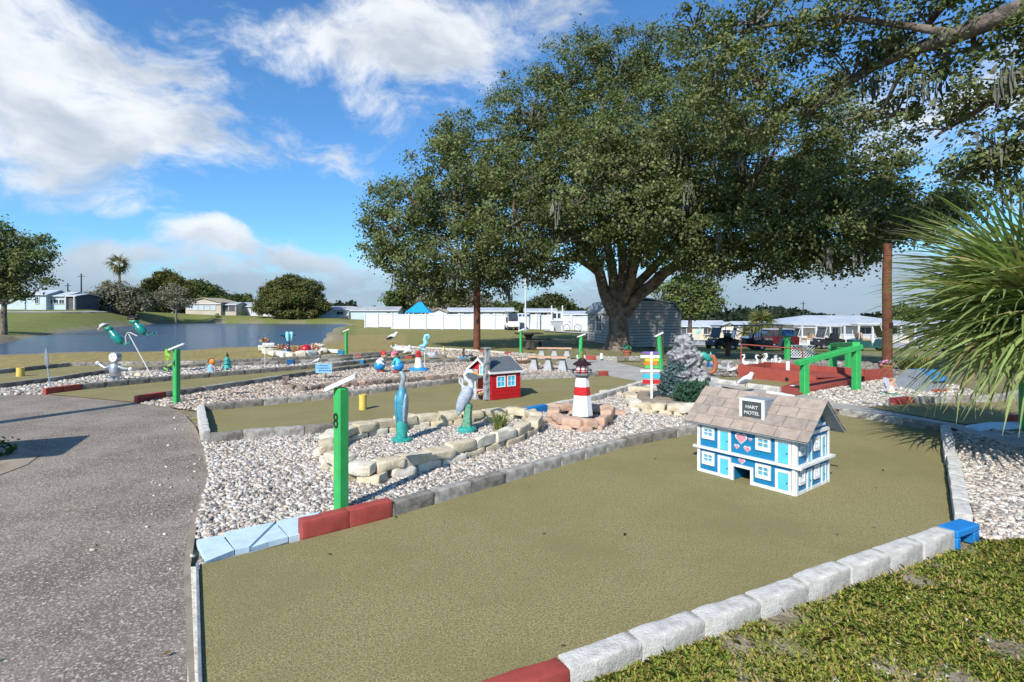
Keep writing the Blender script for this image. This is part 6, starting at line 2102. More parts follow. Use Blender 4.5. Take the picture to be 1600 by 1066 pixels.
# ================================================================== buildings and fences
def house(label, px0, px1, Y, wall_h, roof_h, wall, roof, gable='side', wins=(), doors=(), depth=5.0, ov=0.35, dz=0.0, rz=0.0, screen=(), group=None, winmat='dark_glass', frame='vinyl_white', name='mobile_home'):
    a = ground_at(px0, Y)
    W = (px1 - px0) * Y / FPX
    mid = ground_at((px0 + px1) / 2, Y)
    t = thing(name, label, 'house', (a.x, a.y, mid.z + dz), rz, group)
    wl = MB(); wl.box((W / 2, depth / 2, wall_h / 2 - 0.4), (W, depth, wall_h + 0.8))
    if gable == 'front':
        wl.slabxz([(0, wall_h + 0.0005), (W, wall_h + 0.0005), (W / 2, wall_h + roof_h * 0.97)], 0.0, depth)
    elif gable == 'side':
        wl.slabyz([(0, wall_h + 0.0005), (depth, wall_h + 0.0005), (depth / 2, wall_h + roof_h * 0.97)], 0.0, W)
    wl.build('wall', wall, t, False)
    rf = MB()
    if gable == 'front':
        sl = math.atan2(roof_h, W / 2)
        for s in (-1, 1):
            ln = math.hypot(W / 2, roof_h) + ov
            c = Matrix.Translation((W / 2, depth / 2, wall_h + roof_h + 0.05)) @ Matrix.Rotation(s * sl, 4, 'Y') @ Matrix.Translation((s * ln / 2, 0, 0))
            q = MB(); q.box((0, 0, 0), (ln, depth + 2 * ov, 0.12)); rf.add([tuple(c @ Vector(p)) for p in q.v], q.f)
    elif gable == 'side':
        sl = math.atan2(roof_h, depth / 2)
        for s in (-1, 1):
            ln = math.hypot(depth / 2, roof_h) + ov
            c = Matrix.Translation((W / 2, depth / 2, wall_h + roof_h + 0.05)) @ Matrix.Rotation(-s * sl, 4, 'X') @ Matrix.Translation((0, s * ln / 2, 0))
            q = MB(); q.box((0, 0, 0), (W + 2 * ov, ln, 0.12)); rf.add([tuple(c @ Vector(p)) for p in q.v], q.f)
    else:   # hip
        x0, x1, y0, y1, z0, z1 = -ov, W + ov, -ov, depth + ov, wall_h, wall_h + roof_h
        ins = min(depth / 2 + ov, W / 2) * 0.9
        rf.add([(x0, y0, z0), (x1, y0, z0), (x1, y1, z0), (x0, y1, z0), (x0 + ins, (y0 + y1) / 2, z1), (x1 - ins, (y0 + y1) / 2, z1)],
               [(0, 1, 5, 4), (1, 2, 5), (2, 3, 4, 5), (3, 0, 4), (3, 2, 1, 0)])
    ro = rf.build('roof', roof, t, False)
    kid('fascia', frame, ro, lambda m: m.box((W / 2, -ov * 0.95 if gable != 'front' else -ov, wall_h - 0.02 if gable != 'front' else wall_h - 0.25), (W + ov, 0.06, 0.16)), False)
    for (fx, ww, hh, z) in wins:
        x = fx * W
        o = kid('window', frame, t, lambda m: [m.box(c, s) for c, s in (((x - ww / 2, -0.04, z), (0.09, 0.09, hh + 0.09)), ((x + ww / 2, -0.04, z), (0.09, 0.09, hh + 0.09)), ((x, -0.04, z + hh / 2), (ww - 0.09, 0.09, 0.09)), ((x, -0.05, z - hh / 2), (ww - 0.09, 0.11, 0.1)), ((x, -0.03, z), (0.05, 0.05, hh - 0.09)))], False)
        kid('pane', winmat, o, lambda m: m.box((x, -0.012, z), (ww - 0.04, 0.03, hh - 0.04)), False)
    for (fx, ww, hh, mat) in doors:
        x = fx * W
        o = kid('door', mat, t, lambda m: m.box((x, -0.03, hh / 2), (ww, 0.06, hh)), False)
        kid('door_frame', frame, o, lambda m: [m.box(c, s) for c, s in (((x - ww / 2 - 0.05, -0.04, hh / 2), (0.1, 0.1, hh)), ((x + ww / 2 + 0.05, -0.04, hh / 2), (0.1, 0.1, hh)), ((x, -0.04, hh + 0.05), (ww + 0.2, 0.1, 0.1)))], False)
    for (f0, f1, z0, z1) in screen:
        kid('screen', 'screen_and_shade', t, lambda m: m.box(((f0 + f1) / 2 * W, -0.02, (z0 + z1) / 2), ((f1 - f0) * W, 0.05, z1 - z0)), False)
        n = max(2, int((f1 - f0) * W / 1.1))
        for k in range(n + 1):
            kid('screen_post', frame, t, lambda m: m.box(((f0 + (f1 - f0) * k / n) * W, -0.06, (z0 + z1) / 2), (0.09, 0.07, z1 - z0)), False)
    return t, W


# left bank
house('grey mobile home at the far left behind the oak', -30, 39, 92, 2.6, 0.8, 'wall_blue_white', 'roof_white', 'side', ((0.5, 1.2, 1.0, 1.5),))
house('pale blue mobile home with white roof left of the bushes', 41, 72, 90, 2.6, 0.8, 'wall_blue_white', 'roof_white', 'side', ((0.55, 0.7, 1.1, 1.6),))
house('pale mobile home with window row and open carport', 73, 103, 91, 2.4, 0.7, 'wall_blue_white', 'roof_white', 'side', ((0.2, 0.9, 0.8, 1.4), (0.5, 0.9, 0.8, 1.4), (0.8, 0.9, 0.8, 1.4)))
t_, W_ = house('open white carport beside the pale mobile home', 104, 119, 91, 2.4, 0.4, 'screen_and_shade', 'roof_white', 'side')  # dark walls paint the shade inside the open carport
for k in (0.05, 0.95):
    kid('column', 'vinyl_white', t_, lambda m: m.box((k * W_, -0.3, 1.2), (0.15, 0.15, 2.4)), False)
house('tan house with five white windows on the far bank', 290, 345, 118, 2.7, 1.0, 'wall_beige', 'roof_tan', 'front', [(0.10 + 0.17 * k, 1.1, 1.2, 1.6) for k in range(5)], depth=8, winmat='pane_pale', name='bungalow')
house('screened porch wing beside the tan house', 346, 369, 119, 2.4, 0.5, 'wall_beige', 'roof_grey', 'side', screen=((0.05, 0.95, 0.9, 2.3),))
house('low white house with garage door on the far bank', 371, 414, 122, 2.2, 0.9, 'wall_beige', 'roof_grey', 'side', doors=((0.6, 2.2, 1.9, 'vinyl_white'),))
house('small white outbuilding left of the round oak', 411, 432, 120, 1.6, 0.3, 'wall_white', 'roof_white', 'side')
house('white mobile home right of the round oak', 484, 517, 122, 1.9, 0.7, 'wall_white', 'roof_white', 'side', ((0.3, 1.0, 0.8, 1.3), (0.7, 1.0, 0.8, 1.3)))
house('white gabled mobile home with shadowed window', 518, 545, 118, 2.0, 0.7, 'wall_white', 'roof_grey', 'side', ((0.5, 1.6, 0.8, 1.2),))
house('long pale green mobile home behind the white fence', 548, 622, 112, 2.0, 0.8, 'wall_blue_white', 'roof_grey', 'side', ((0.8, 1.0, 0.7, 1.4),))
# behind the fence
def pavilion():
    t = thing('pool_pavilion', 'white pavilion with bright blue hipped roof behind the fence', 'pavilion', ground_at(655, 74))
    kid('roof', 'awning_blue', t, lambda m: m.add([(-1.75, -1.6, 1.75), (1.75, -1.6, 1.75), (1.75, 1.6, 1.75), (-1.75, 1.6, 1.75), (-0.1, 0, 3.25), (0.35, 0, 3.25)], [(0, 1, 5, 4), (1, 2, 5), (2, 3, 4, 5), (3, 0, 4), (3, 2, 1, 0)]), False)
    kid('wall', 'vinyl_white', t, lambda m: m.box((-0.1, 0.2, 0.85), (2.2, 2.2, 1.76)), False)
    for x in (-1.6, -0.55, 0.55, 1.6):
        kid('column', 'vinyl_white', t, lambda m: m.box((x, -1.45, 0.87), (0.14, 0.14, 1.75)), False)
    for x in (-0.7, 0.5):
        kid('window', 'dark_glass', t, lambda m: m.box((x, -0.92, 1.25), (0.6, 0.06, 0.6)), False)


pavilion()
house('white clubhouse with long low roof behind the fence', 700, 800, 84, 2.0, 0.5, 'wall_white', 'roof_white', 'side', [(0.1 + 0.2 * k, 1.2, 0.6, 1.4) for k in range(5)], name='clubhouse')
house('low brown roofed shelter behind the pavilion', 672, 697, 80, 1.9, 0.5, 'wall_white', 'roof_tan', 'front', name='shelter')
house('white bath house behind the fence right of the flagpole', 822, 868, 78, 1.9, 0.4, 'wall_white', 'roof_white', 'side', [(0.2, 1.0, 0.5, 1.5), (0.6, 1.0, 0.5, 1.5)], name='bath_house')
house('long white building behind the fence left of the oak', 878, 965, 76, 1.7, 0.4, 'wall_white', 'roof_white', 'side', [(0.1, 1.0, 0.5, 1.4), (0.3, 1.0, 0.5, 1.4), (0.55, 1.0, 0.5, 1.4)], name='long_building')


def fence(label, a, b, h, pitch, mat='vinyl_white'):
    a, b = Vector(a), Vector(b)
    t = thing('vinyl_fence', label, 'fence', a)
    d = b - a
    n = max(1, round(d.length / pitch))
    ang = math.atan2(d.y, d.x)
    for k in range(n + 1):
        q = d * (k / n)
        kid('post', mat, t, lambda m: m.box((q.x, q.y, q.z + h / 2 + 0.03), (0.15, 0.20, h + 0.16), ang), False)
        if k < n:
            q2 = d * ((k + 0.5) / n)
            kid('panel', mat, t, lambda m: m.box((q2.x, q2.y, q2.z + h / 2), (d.length / n - 0.20, 0.04, h - 0.06), ang), False)
            kid('rail', mat, t, lambda m: [m.box((q2.x, q2.y, q2.z + z), (d.length / n - 0.14, 0.09, 0.14), ang) for z in (0.10, h - 0.05)], False)


fence('long white vinyl panel fence across the lawn', ground_at(613, 55), ground_at(800, 53), 1.55, 1.75)
fence('white vinyl fence stretch from the golf cart to the shed', ground_at(812, 54), ground_at(950, 51), 1.55, 1.75)
fence('white vinyl fence corner stepping back toward the pond', ground_at(571, 64), ground_at(612, 62), 1.65, 1.7)
# low picket rail and kiosk in front of the fence
t_ = thing('picket_fence', 'low white picket fence before the tall fence beside the bicycle', 'fence', ground_at(904, 48))
for k in range(18):
    kid('picket', 'vinyl_white', t_, lambda m: m.box((k * 0.125, 0, 0.3), (0.05, 0.03, 0.62)), False)
kid('rail', 'vinyl_white', t_, lambda m: [m.box((1.06, 0.03, z), (2.25, 0.03, 0.06)) for z in (0.15, 0.56)], False)
def kiosk():
    t = thing('white_kiosk', 'white lattice sided kiosk with pointed corner posts', 'kiosk', ground_at(870, 49))
    kid('base', 'statue_grey', t, lambda m: m.box((0, 0, 0.45), (1.05, 0.8, 0.9)), False)
    kid('counter', 'vinyl_white', t, lambda m: m.box((0, 0, 0.94), (1.25, 0.95, 0.08)), False)
    for x in (-0.5, 0.5):
        p = kid('corner_post', 'vinyl_white', t, lambda m: m.box((x, -0.3, 1.1), (0.12, 0.12, 2.1)), False)
        kid('finial', 'vinyl_white', p, lambda m: m.lathe([(0.06, 2.15), (0.08, 2.2), (0.01, 2.4)], 8, (x, -0.3, 0)))
    kid('panel', 'wall_white', t, lambda m: m.box((0, -0.1, 1.4), (0.88, 0.06, 0.75)), False)
    kid('window', 'dark_glass', t, lambda m: [m.box((x, -0.14, 1.42), (0.25, 0.03, 0.45)) for x in (-0.2, 0.2)], False)
    kid('planter', 'vinyl_white', t, lambda m: [m.box((x, -0.6, 0.25), (0.35, 0.3, 0.5)) for x in (-0.5, 0.5)], False)


kiosk()
t_ = thing('wall_sign', 'white sign board with dark blue marks on the fence by the flagpole', 'sign', ground_at(819, 51))
kid('board', 'vinyl_white', t_, lambda m: m.box((0, 0, 1.2), (1.2, 0.06, 0.9)), False)
kid('emblem', 'deep_blue', t_, lambda m: [m.box((x, -0.04, 1.45), (0.28, 0.02, 0.2)) for x in (-0.4, 0.0, 0.4)] and m.tube([(0.35, -0.04, 1.35), (0.52, -0.04, 1.45), (0.35, -0.04, 1.56)], 0.03, 6))
kid('leg', 'vinyl_white', t_, lambda m: [m.box((x, 0, 0.4), (0.08, 0.08, 0.8)) for x in (-0.5, 0.5)], False)


# the grey shed behind the oak
def shed():
    Y = 29.5
    a, b = ground_at(951, Y), ground_at(1062, Y + 1.2)
    W = (Vector((b.x, b.y)) - Vector((a.x, a.y))).length
    t = thing('garden_shed', 'dark grey clapboard shed with gambrel roof behind the oak', 'shed', (a.x, a.y, a.z - 0.15), math.atan2(b.y - a.y, b.x - a.x))
    Dp, H, HR = 2.9, 2.0, 0.72
    gam = [(0, H), (W, H), (W - 0.45, H + HR * 0.68), (W / 2, H + HR), (0.45, H + HR * 0.68)]
    w_ = MB(); w_.box((W / 2, Dp / 2, H / 2), (W, Dp, H)); w_.slabxz([(x, z + (0.0005 if z == H else 0)) for x, z in gam], 0.0, Dp)
    w_.build('wall', 'post_grey', t, False)
    n = 16
    for k in range(n):
        z = 0.07 + k * 0.165
        if z > H + HR - 0.1:
            break
        x0, x1 = 0.0, W
        if z > H:
            f = (z - H) / (HR * 0.68)
            x0, x1 = min(f, 1) * 0.45 + max(0, f - 1) * 2.2, W - min(f, 1) * 0.45 - max(0, f - 1) * 2.2
        if x1 - x0 > 0.2:
            kid('board', 'shed_grey', t, lambda m: m.box(((x0 + x1) / 2, -0.012, z), (x1 - x0, 0.022, 0.138), 0, 0, Matrix.Rotation(0.10, 4, 'X')), False)
    for k in range(12):
        kid('board', 'shed_grey', t, lambda m: m.box((-0.012, Dp / 2, 0.07 + k * 0.165), (0.022, Dp, 0.138), 0, 0, Matrix.Rotation(-0.10, 4, 'Y')), False)
    rf = MB()
    seq = [(-0.12, H - 0.12), (0.42, H + HR * 0.70), (W / 2, H + HR + 0.03), (W - 0.42, H + HR * 0.70), (W + 0.12, H - 0.12)]
    up = [(x, z + 0.07) for x, z in seq]
    for i in range(4):
        rf.slabxz([seq[i], seq[i + 1], up[i + 1], up[i]], -0.12, Dp + 0.12)
    rf.build('roof', 'roof_grey', t, False)
    o = kid('window', 'vinyl_white', t, lambda m: [m.box(c, s) for c, s in (((-0.05, 0.75, 1.35), (0.05, 0.09, 1.0)), ((-0.05, 1.55, 1.35), (0.05, 0.09, 1.0)), ((-0.05, 1.15, 1.85), (0.05, 0.72, 0.09)), ((-0.05, 1.15, 0.85), (0.05, 0.72, 0.09)), ((-0.045, 1.15, 1.35), (0.04, 0.05, 0.9)), ((-0.045, 1.15, 1.40), (0.04, 0.7, 0.05)))], False)
    kid('pane', 'dark_glass', o, lambda m: m.box((-0.028, 1.15, 1.35), (0.02, 0.8, 1.0)), False)
    for x in (0.0, W):
        kid('corner_trim', 'shed_grey', t, lambda m: m.box((x, -0.05, H / 2), (0.10, 0.08, H)), False)


shed()
# right side houses, lower ground
t_, W_ = house('beige house with white roof and shaded porch right of the shed', 1058, 1135, 84, 2.2, 0.8, 'wall_cream', 'roof_white', 'side', ((0.62, 1.4, 1.0, 1.4),), screen=((0.08, 0.30, 0.7, 2.1),), name='bungalow', dz=0.35)  # dark panel here paints the shade inside the porch
house('cream gabled entry of the beige house', 1120, 1157, 81, 2.0, 0.8, 'wall_cream', 'roof_white', 'front', ((0.4, 1.2, 0.9, 1.4), (0.75, 0.6, 0.9, 1.4)), depth=4, name='bungalow', dz=0.4)
house('low pale house behind the cabbage palm', 1152, 1200, 95, 2.0, 0.6, 'wall_cream', 'roof_white', 'side', ((0.3, 1.4, 1.0, 1.3),), name='bungalow', dz=0.6)
house('tan gabled house right of the cabbage palm', 1200, 1240, 90, 1.9, 0.9, 'wall_beige', 'roof_tan', 'front', ((0.5, 1.4, 0.8, 1.3),), depth=5, name='bungalow', dz=0.3)
t_, W_ = house('white house with grey metal roof and railed porch', 1240, 1420, 70, 2.4, 1.2, 'wall_cream', 'roof_white', 'hip', [(0.25, 1.0, 1.2, 1.4), (0.36, 0.8, 1.2, 1.4), (0.62, 1.6, 1.1, 1.5), (0.85, 1.4, 1.1, 1.5)], ((0.46, 0.9, 2.0, 'vinyl_white'),), depth=9, ov=1.7, dz=0.25, name='porch_house')
for k in range(9):
    kid('column', 'vinyl_white', t_, lambda m: m.box((W_ * (0.02 + 0.12 * k), -1.5, 1.2), (0.16, 0.16, 2.4)), False)
for k in range(60):
    kid('baluster', 'vinyl_white', t_, lambda m: m.box((W_ * 0.26 + k * 0.16, -1.5, 0.72), (0.06, 0.05, 0.8)), False)
kid('porch_rail', 'vinyl_white', t_, lambda m: [m.box((W_ * 0.26 + 4.75, -1.5, z), (9.6, 0.08, 0.08)) for z in (0.32, 1.14)], False)
house('pale blue house half hidden by the palm', 1470, 1660, 72, 2.3, 1.0, 'wall_blue_white', 'roof_grey', 'side', [(0.15, 1.3, 1.0, 1.4), (0.4, 1.3, 1.0, 1.4), (0.7, 1.3, 1.0, 1.4)], name='bungalow', dz=0.2)
for (px, Y, h, lab) in ((127, 95, 6.5, 'utility pole left of the tall palm'), (106, 100, 5.0, 'short utility pole behind the carport'), (799, 110, 5.5, 'thin utility pole behind the white clubhouse'), (1255, 120, 7.5, 'distant utility pole above the white house')):
    t_ = thing('utility_pole', lab, 'pole', ground_at(px, Y), 0, 'distant utility poles')
    kid('shaft', 'post_grey', t_, lambda m: m.tube([(0, 0, 0), (0, 0, h)], [0.14, 0.1], 8))
    kid('crossarm', 'post_grey', t_, lambda m: m.box((0, 0, h - 0.5), (1.2, 0.1, 0.1)))
t_ = thing('sign_frame', 'pair of short white posts with a board by the far road', 'sign', ground_at(1080, 50))
kid('post', 'vinyl_white', t_, lambda m: [m.box((x, 0, 0.5), (0.12, 0.12, 1.2)) for x in (-0.18, 0.18)], False)
kid('board', 'wall_cream', t_, lambda m: m.box((0, 0, 1.15), (0.7, 0.08, 0.12)), False)

# ================================================================== trees
OAK = [(0.105, 0.135, 0.046), (0.135, 0.166, 0.058), (0.172, 0.198, 0.076), (0.080, 0.104, 0.038), (0.205, 0.215, 0.100)]
OAK_D = [(0.050, 0.068, 0.024), (0.072, 0.094, 0.030), (0.095, 0.115, 0.040), (0.038, 0.052, 0.020), (0.115, 0.125, 0.052)]
GREEN = [(0.075, 0.105, 0.028), (0.105, 0.14, 0.038), (0.145, 0.17, 0.045), (0.05, 0.075, 0.022)]
DULL = [(0.19, 0.185, 0.13), (0.26, 0.24, 0.185), (0.13, 0.13, 0.085), (0.31, 0.28, 0.22)]
WARM = [(0.11, 0.12, 0.03), (0.16, 0.14, 0.04), (0.07, 0.09, 0.02), (0.2, 0.15, 0.05)]


def crown_points(lobes, base, per, rng, clump_r, per_clump, shell=0.45):
    """leaf positions: lobes -> clumps near the lobe surface -> leaves"""
    P_, O_, CL_ = [], [], []
    for (c, r) in lobes:
        c, r = np.array(c) - np.array(base), np.array(r)
        vol = (r[0] * r[1] * r[2]) ** (2 / 3)
        nc = max(6, int(per * vol))
        d = rng.normal(0, 1, (nc, 3)); d /= np.linalg.norm(d, axis=1)[:, None]
        q = rng.uniform(shell, 1.04, nc) ** 0.7
        cc = c + d * r * q[:, None]
        CL_.append(cc)
        cr = clump_r * rng.uniform(0.6, 1.4, nc)
        off = rng.normal(0, 0.55, (nc, per_clump, 3)) * cr[:, None, None] * np.array([1.15, 1.15, 0.75])
        P_.append((cc[:, None] + off).reshape(-1, 3))
        O_.append(np.repeat(d, per_clump, 0))
    return np.concatenate(P_), np.concatenate(O_), CL_


def tree(name, label, base, trunk, limbs, lobes, cols, leaf, per, per_clump, clump_r, seed, bark='bark_fine', group=None, twigs=6, moss=0, shell=0.45, cat='tree'):
    """trunk: [(offset, radius)...]; limbs: list of ([(offset), ...], r0, r1); lobes in world space"""
    rng = np.random.default_rng(seed)
    base = Vector(base)
    t = thing(name, label, cat, base, 0, group)
    tr = MB()
    tr.tube([p for p, r in trunk], [r for p, r in trunk], 18)
    if len(trunk) > 3:
        out = []
        for p in tr.v:
            q = Vector(p)
            ang = math.atan2(q.y, q.x)
            f = 0.10 * math.sin(ang * 5 + q.z * 0.8) + 0.16 * mnoise.noise(Vector((math.cos(ang) * 2, math.sin(ang) * 2, q.z * 0.7)))
            k = max(0.0, 1 - q.z / 1.2)
            out.append((q.x * (1 + f * (0.5 + k)), q.y * (1 + f * (0.5 + k)), q.z))
        tr.v = out
    tr.build('trunk', bark, t, True, 80)
    P_, O_, CL_ = crown_points(lobes, base, per, rng, clump_r, per_clump, shell)
    for (pts, r0, r1) in limbs:
        n = len(pts)
        # wander
        fine, rad = [], []
        for i in range(n - 1):
            for k in range(4):
                f = k / 4
                q = Vector(pts[i]).lerp(Vector(pts[i + 1]), f)
                w_ = mnoise.noise_vector(q * 0.6 + Vector((seed, 0, 0))) * 0.22 * min(1, r0 * 3)
                fine.append(q + (w_ if (i or k) else Vector())); rad.append(r0 + (r1 - r0) * ((i + f) / (n - 1)))
        fine.append(Vector(pts[-1])); rad.append(r1)
        kid('limb', bark, t, lambda m: m.tube(fine, rad, 10), True, 80)
    tw = MB()
    for (c, r), cl in zip(lobes, CL_):
        c = Vector(c) - base
        k = 0
        for q in cl[:: max(1, len(cl) // max(twigs, 1))][:twigs]:
            q = Vector(q)
            mid = c.lerp(q, 0.5) + Vector(rng.normal(0, 0.15, 3)) * r[0] * 0.4
            tw.tube([c + Vector((0, 0, -r[2] * 0.3)), mid, q], [0.02 * r[0] + 0.015, 0.012 * r[0] + 0.01, 0.006], 5, False)
    if twigs:
        tw.build('branches', bark, t, True, 80)
    V, F, C = leaf_quads(P_, leaf, rng, cols, O_, 1.6, 0.6, 0.9, 0.75)
    # each clump of leaves is its own shade of green
    ncl = len(P_) // per_clump
    C = C * np.repeat(rng.uniform(0.72, 1.28, ncl), per_clump * 4)[:, None]
    np_obj('crown', np_mesh('crown', V, F, 'leaf', C), t)
    if moss:
        sel = rng.integers(0, len(P_), moss)
        p = P_[sel]
        p = p[p[:, 2] < np.percentile(P_[:, 2], 55)]
        Vm, Fm = [], []
        mlen = 1.0
        for q in p:
            for k in range(14):
                o = q + rng.normal(0, 0.12, 3); ln = rng.uniform(0.15, 0.75) * mlen; a = rng.uniform(0, 3.14)
                dx = np.array([math.cos(a), math.sin(a), 0]) * rng.uniform(0.004, 0.010)
                b = len(Vm)
                Vm += [o - dx, o + dx, o + dx * 0.9 + [rng.normal(0, 0.04), 0, -ln * 0.6], o - dx * 0.9 + [rng.normal(0, 0.04), 0, -ln * 0.6], o + [rng.normal(0, 0.06), 0, -ln], o + [0.004, 0, -ln]]
                Fm += [(b, b + 1, b + 2, b + 3), (b + 3, b + 2, b + 5, b + 4)]
        np_obj('hanging_moss', np_mesh('hanging_moss', np.array(Vm), np.array(Fm), 'moss'), t)['kind'] = 'stuff'
    return t


# ---- the great oak
OB = T(966, 548)
YO = OB.y


def lob(px, py, Y, rx, ry, rz):
    return (tuple(P(px, py, Y)), (rx, ry, rz))


OAK_LOBES = [lob(622, 352, YO - 1.0, 1.9, 2.4, 1.7), lob(650, 310, YO - 1, 2.1, 2.6, 1.5), lob(640, 405, YO - 1, 1.6, 2.2, 1.3), lob(690, 440, YO - 1, 1.2, 1.8, 1.0),
             lob(715, 300, YO - 1, 2.6, 3.2, 2.4), lob(745, 245, YO + 1, 2.4, 3.0, 2.1), lob(720, 385, YO - 2, 2.2, 2.8, 1.7), lob(705, 215, YO + 1, 1.2, 1.8, 1.0),
             lob(800, 330, YO - 3, 2.6, 3.2, 2.3), lob(830, 180, YO + 2, 2.6, 3.2, 2.2), lob(850, 260, YO - 1, 2.9, 3.6, 2.5), lob(790, 400, YO - 2, 1.7, 2.2, 1.3),
             lob(770, 440, YO - 1, 1.0, 1.6, 0.7), lob(845, 420, YO - 2, 1.1, 1.8, 0.9), lob(890, 120, YO + 2, 2.2, 3.0, 1.7), lob(960, 110, YO + 2, 2.5, 3.2, 1.8), lob(1020, 105, YO + 2, 2.0, 3.0, 1.5),
             lob(940, 205, YO, 3.0, 3.6, 2.5), lob(900, 300, YO - 4, 2.6, 3.0, 2.1), lob(880, 365, YO - 4, 1.7, 2.2, 1.1), lob(985, 250, YO - 4, 2.8, 3.2, 2.4), lob(1040, 190, YO, 2.8, 3.4, 2.6),
             lob(1000, 340, YO - 5, 2.0, 2.4, 1.3), lob(1080, 260, YO - 4, 2.8, 3.2, 2.6), lob(1085, 340, YO - 5, 2.2, 2.6, 1.7), lob(1130, 170, YO - 1, 2.6, 3.2, 2.4), lob(1170, 280, YO - 5, 2.6, 3.2, 2.3),
             lob(1150, 375, YO - 5, 2.0, 2.8, 1.3), lob(1210, 400, YO - 5, 1.9, 2.8, 1.0), lob(1240, 330, YO - 6, 2.4, 3.0, 2.0), lob(1280, 395, YO - 6, 1.6, 2.6, 0.9), lob(1310, 320, YO - 6, 2.2, 3.0, 1.9),
             lob(1250, 230, YO - 4, 2.4, 3.0, 2.0), lob(1380, 325, YO - 7, 1.9, 2.6, 1.5), lob(1440, 330, YO - 7, 1.4, 2.2, 1.0), lob(1330, 250, YO - 5, 2.0, 2.8, 1.6), lob(1480, 310, YO - 7, 1.0, 1.8, 0.7),
             lob(930, 385, YO - 3, 1.3, 1.6, 0.9), lob(1020, 395, YO - 3, 1.2, 1.6, 0.8), lob(960, 350, YO - 4, 1.6, 1.8, 1.1), lob(1060, 400, YO - 4, 1.3, 1.8, 0.8), lob(1100, 415, YO - 4, 1.2, 1.8, 0.7), lob(1050, 350, YO + 3, 2.4, 2.4, 1.4), lob(930, 350, YO + 4, 2.4, 2.4, 1.3),
             lob(655, 440, YO - 1, 1.1, 1.6, 0.7), lob(705, 462, YO - 1, 0.9, 1.4, 0.5), lob(735, 425, YO - 1.5, 1.2, 1.6, 0.8), lob(600, 385, YO - 1, 1.0, 1.6, 0.8), lob(1390, 358, YO - 9.2, 1.1, 1.0, 0.5), lob(1360, 345, YO - 9, 1.0, 1.0, 0.6), lob(1335, 385, YO - 8, 1.0, 1.2, 0.45), lob(1445, 352, YO - 8, 0.9, 1.1, 0.5),
             # the far side of the crown
             lob(900, 250, YO + 5, 3.2, 3.0, 3.0), lob(1010, 260, YO + 6, 3.2, 3.0, 3.0), lob(790, 300, YO + 4, 3.0, 3.0, 2.4), lob(1120, 290, YO + 5, 3.2, 3.0, 2.6), lob(1230, 310, YO + 3, 3.0, 3.0, 2.2)]
S = FPX / YO


def ol(px, py, dy=0.0):
    p = P(px, py, YO + dy) - OB
    return (p.x, p.y, p.z)


oak_trunk = [((0, 0, -0.3), 0.90), ((0, 0, 0.0), 0.70), ((0, 0, 0.35), 0.53), ((0.0, 0, 0.9), 0.44), ((0.02, 0, 1.5), 0.43), (ol(967, 490), 0.46), (ol(966, 472), 0.42)]
oak_limbs = [([ol(958, 490), ol(945, 455), ol(933, 415), ol(915, 385, -1), ol(893, 365, -2), ol(850, 345, -3), ol(800, 330, -3)], 0.31, 0.10),
             ([ol(938, 430), ol(925, 418, -0.5), ol(905, 404, -1), ol(880, 404, -1.5), ol(845, 410, -2), ol(780, 405, -2), ol(700, 390, -2)], 0.17, 0.06),
             ([ol(962, 485), ol(958, 440), ol(950, 390), ol(940, 340), ol(900, 280, 1), ol(830, 220, 1), ol(750, 220, 1)], 0.27, 0.08),
             ([ol(967, 480), ol(972, 430), ol(970, 370), ol(965, 300), ol(950, 200, 1), ol(930, 110, 2)], 0.28, 0.09),
             ([ol(972, 482), ol(985, 440), ol(1000, 380), ol(1020, 300), ol(1040, 200, 1), ol(1030, 100, 2)], 0.26, 0.08),
             ([ol(976, 490), ol(1000, 462, -0.5), ol(1030, 435, -1.5), ol(1060, 412, -3), ol(1110, 390, -4), ol(1200, 370, -5), ol(1300, 350, -6)], 0.33, 0.09),
             ([ol(974, 480), ol(1000, 440, -0.5), ol(1030, 405, -1.5), ol(1060, 360, -3), ol(1110, 300, -4), ol(1170, 260, -5)], 0.24, 0.07),
             ([ol(970, 480), ol(985, 450, -1), ol(990, 410, -2), ol(980, 350, -3), ol(960, 300, -4)], 0.24, 0.08),
             ([ol(700, 390, -2), ol(650, 360, -1), ol(620, 350, -1)], 0.07, 0.03),
             ([ol(970, 480, 0.3), ol(980, 420, 2), ol(1000, 330, 4), ol(1010, 260, 6)], 0.28, 0.08),
             ([ol(1200, 370, -5), ol(1290, 340, -6), ol(1380, 325, -7), ol(1450, 325, -7)], 0.10, 0.03)]
tree('live_oak', 'huge spreading live oak with dark trunk before the grey shed', OB, oak_trunk, oak_limbs, OAK_LOBES, OAK, 0.078, 15.0, 96, 0.36, 31, 'bark', None, 12, 160)

# ---- the nearer oak reaching in from the right
NB = Vector((11.6, 9.0, 0.0))


def nl(px, py, Y, rx, ry, rz):
    return (tuple(P(px, py, Y)), (rx, ry, rz))


def nq(px, py, Y):
    p = P(px, py, Y) - NB
    return (p.x, p.y, p.z)


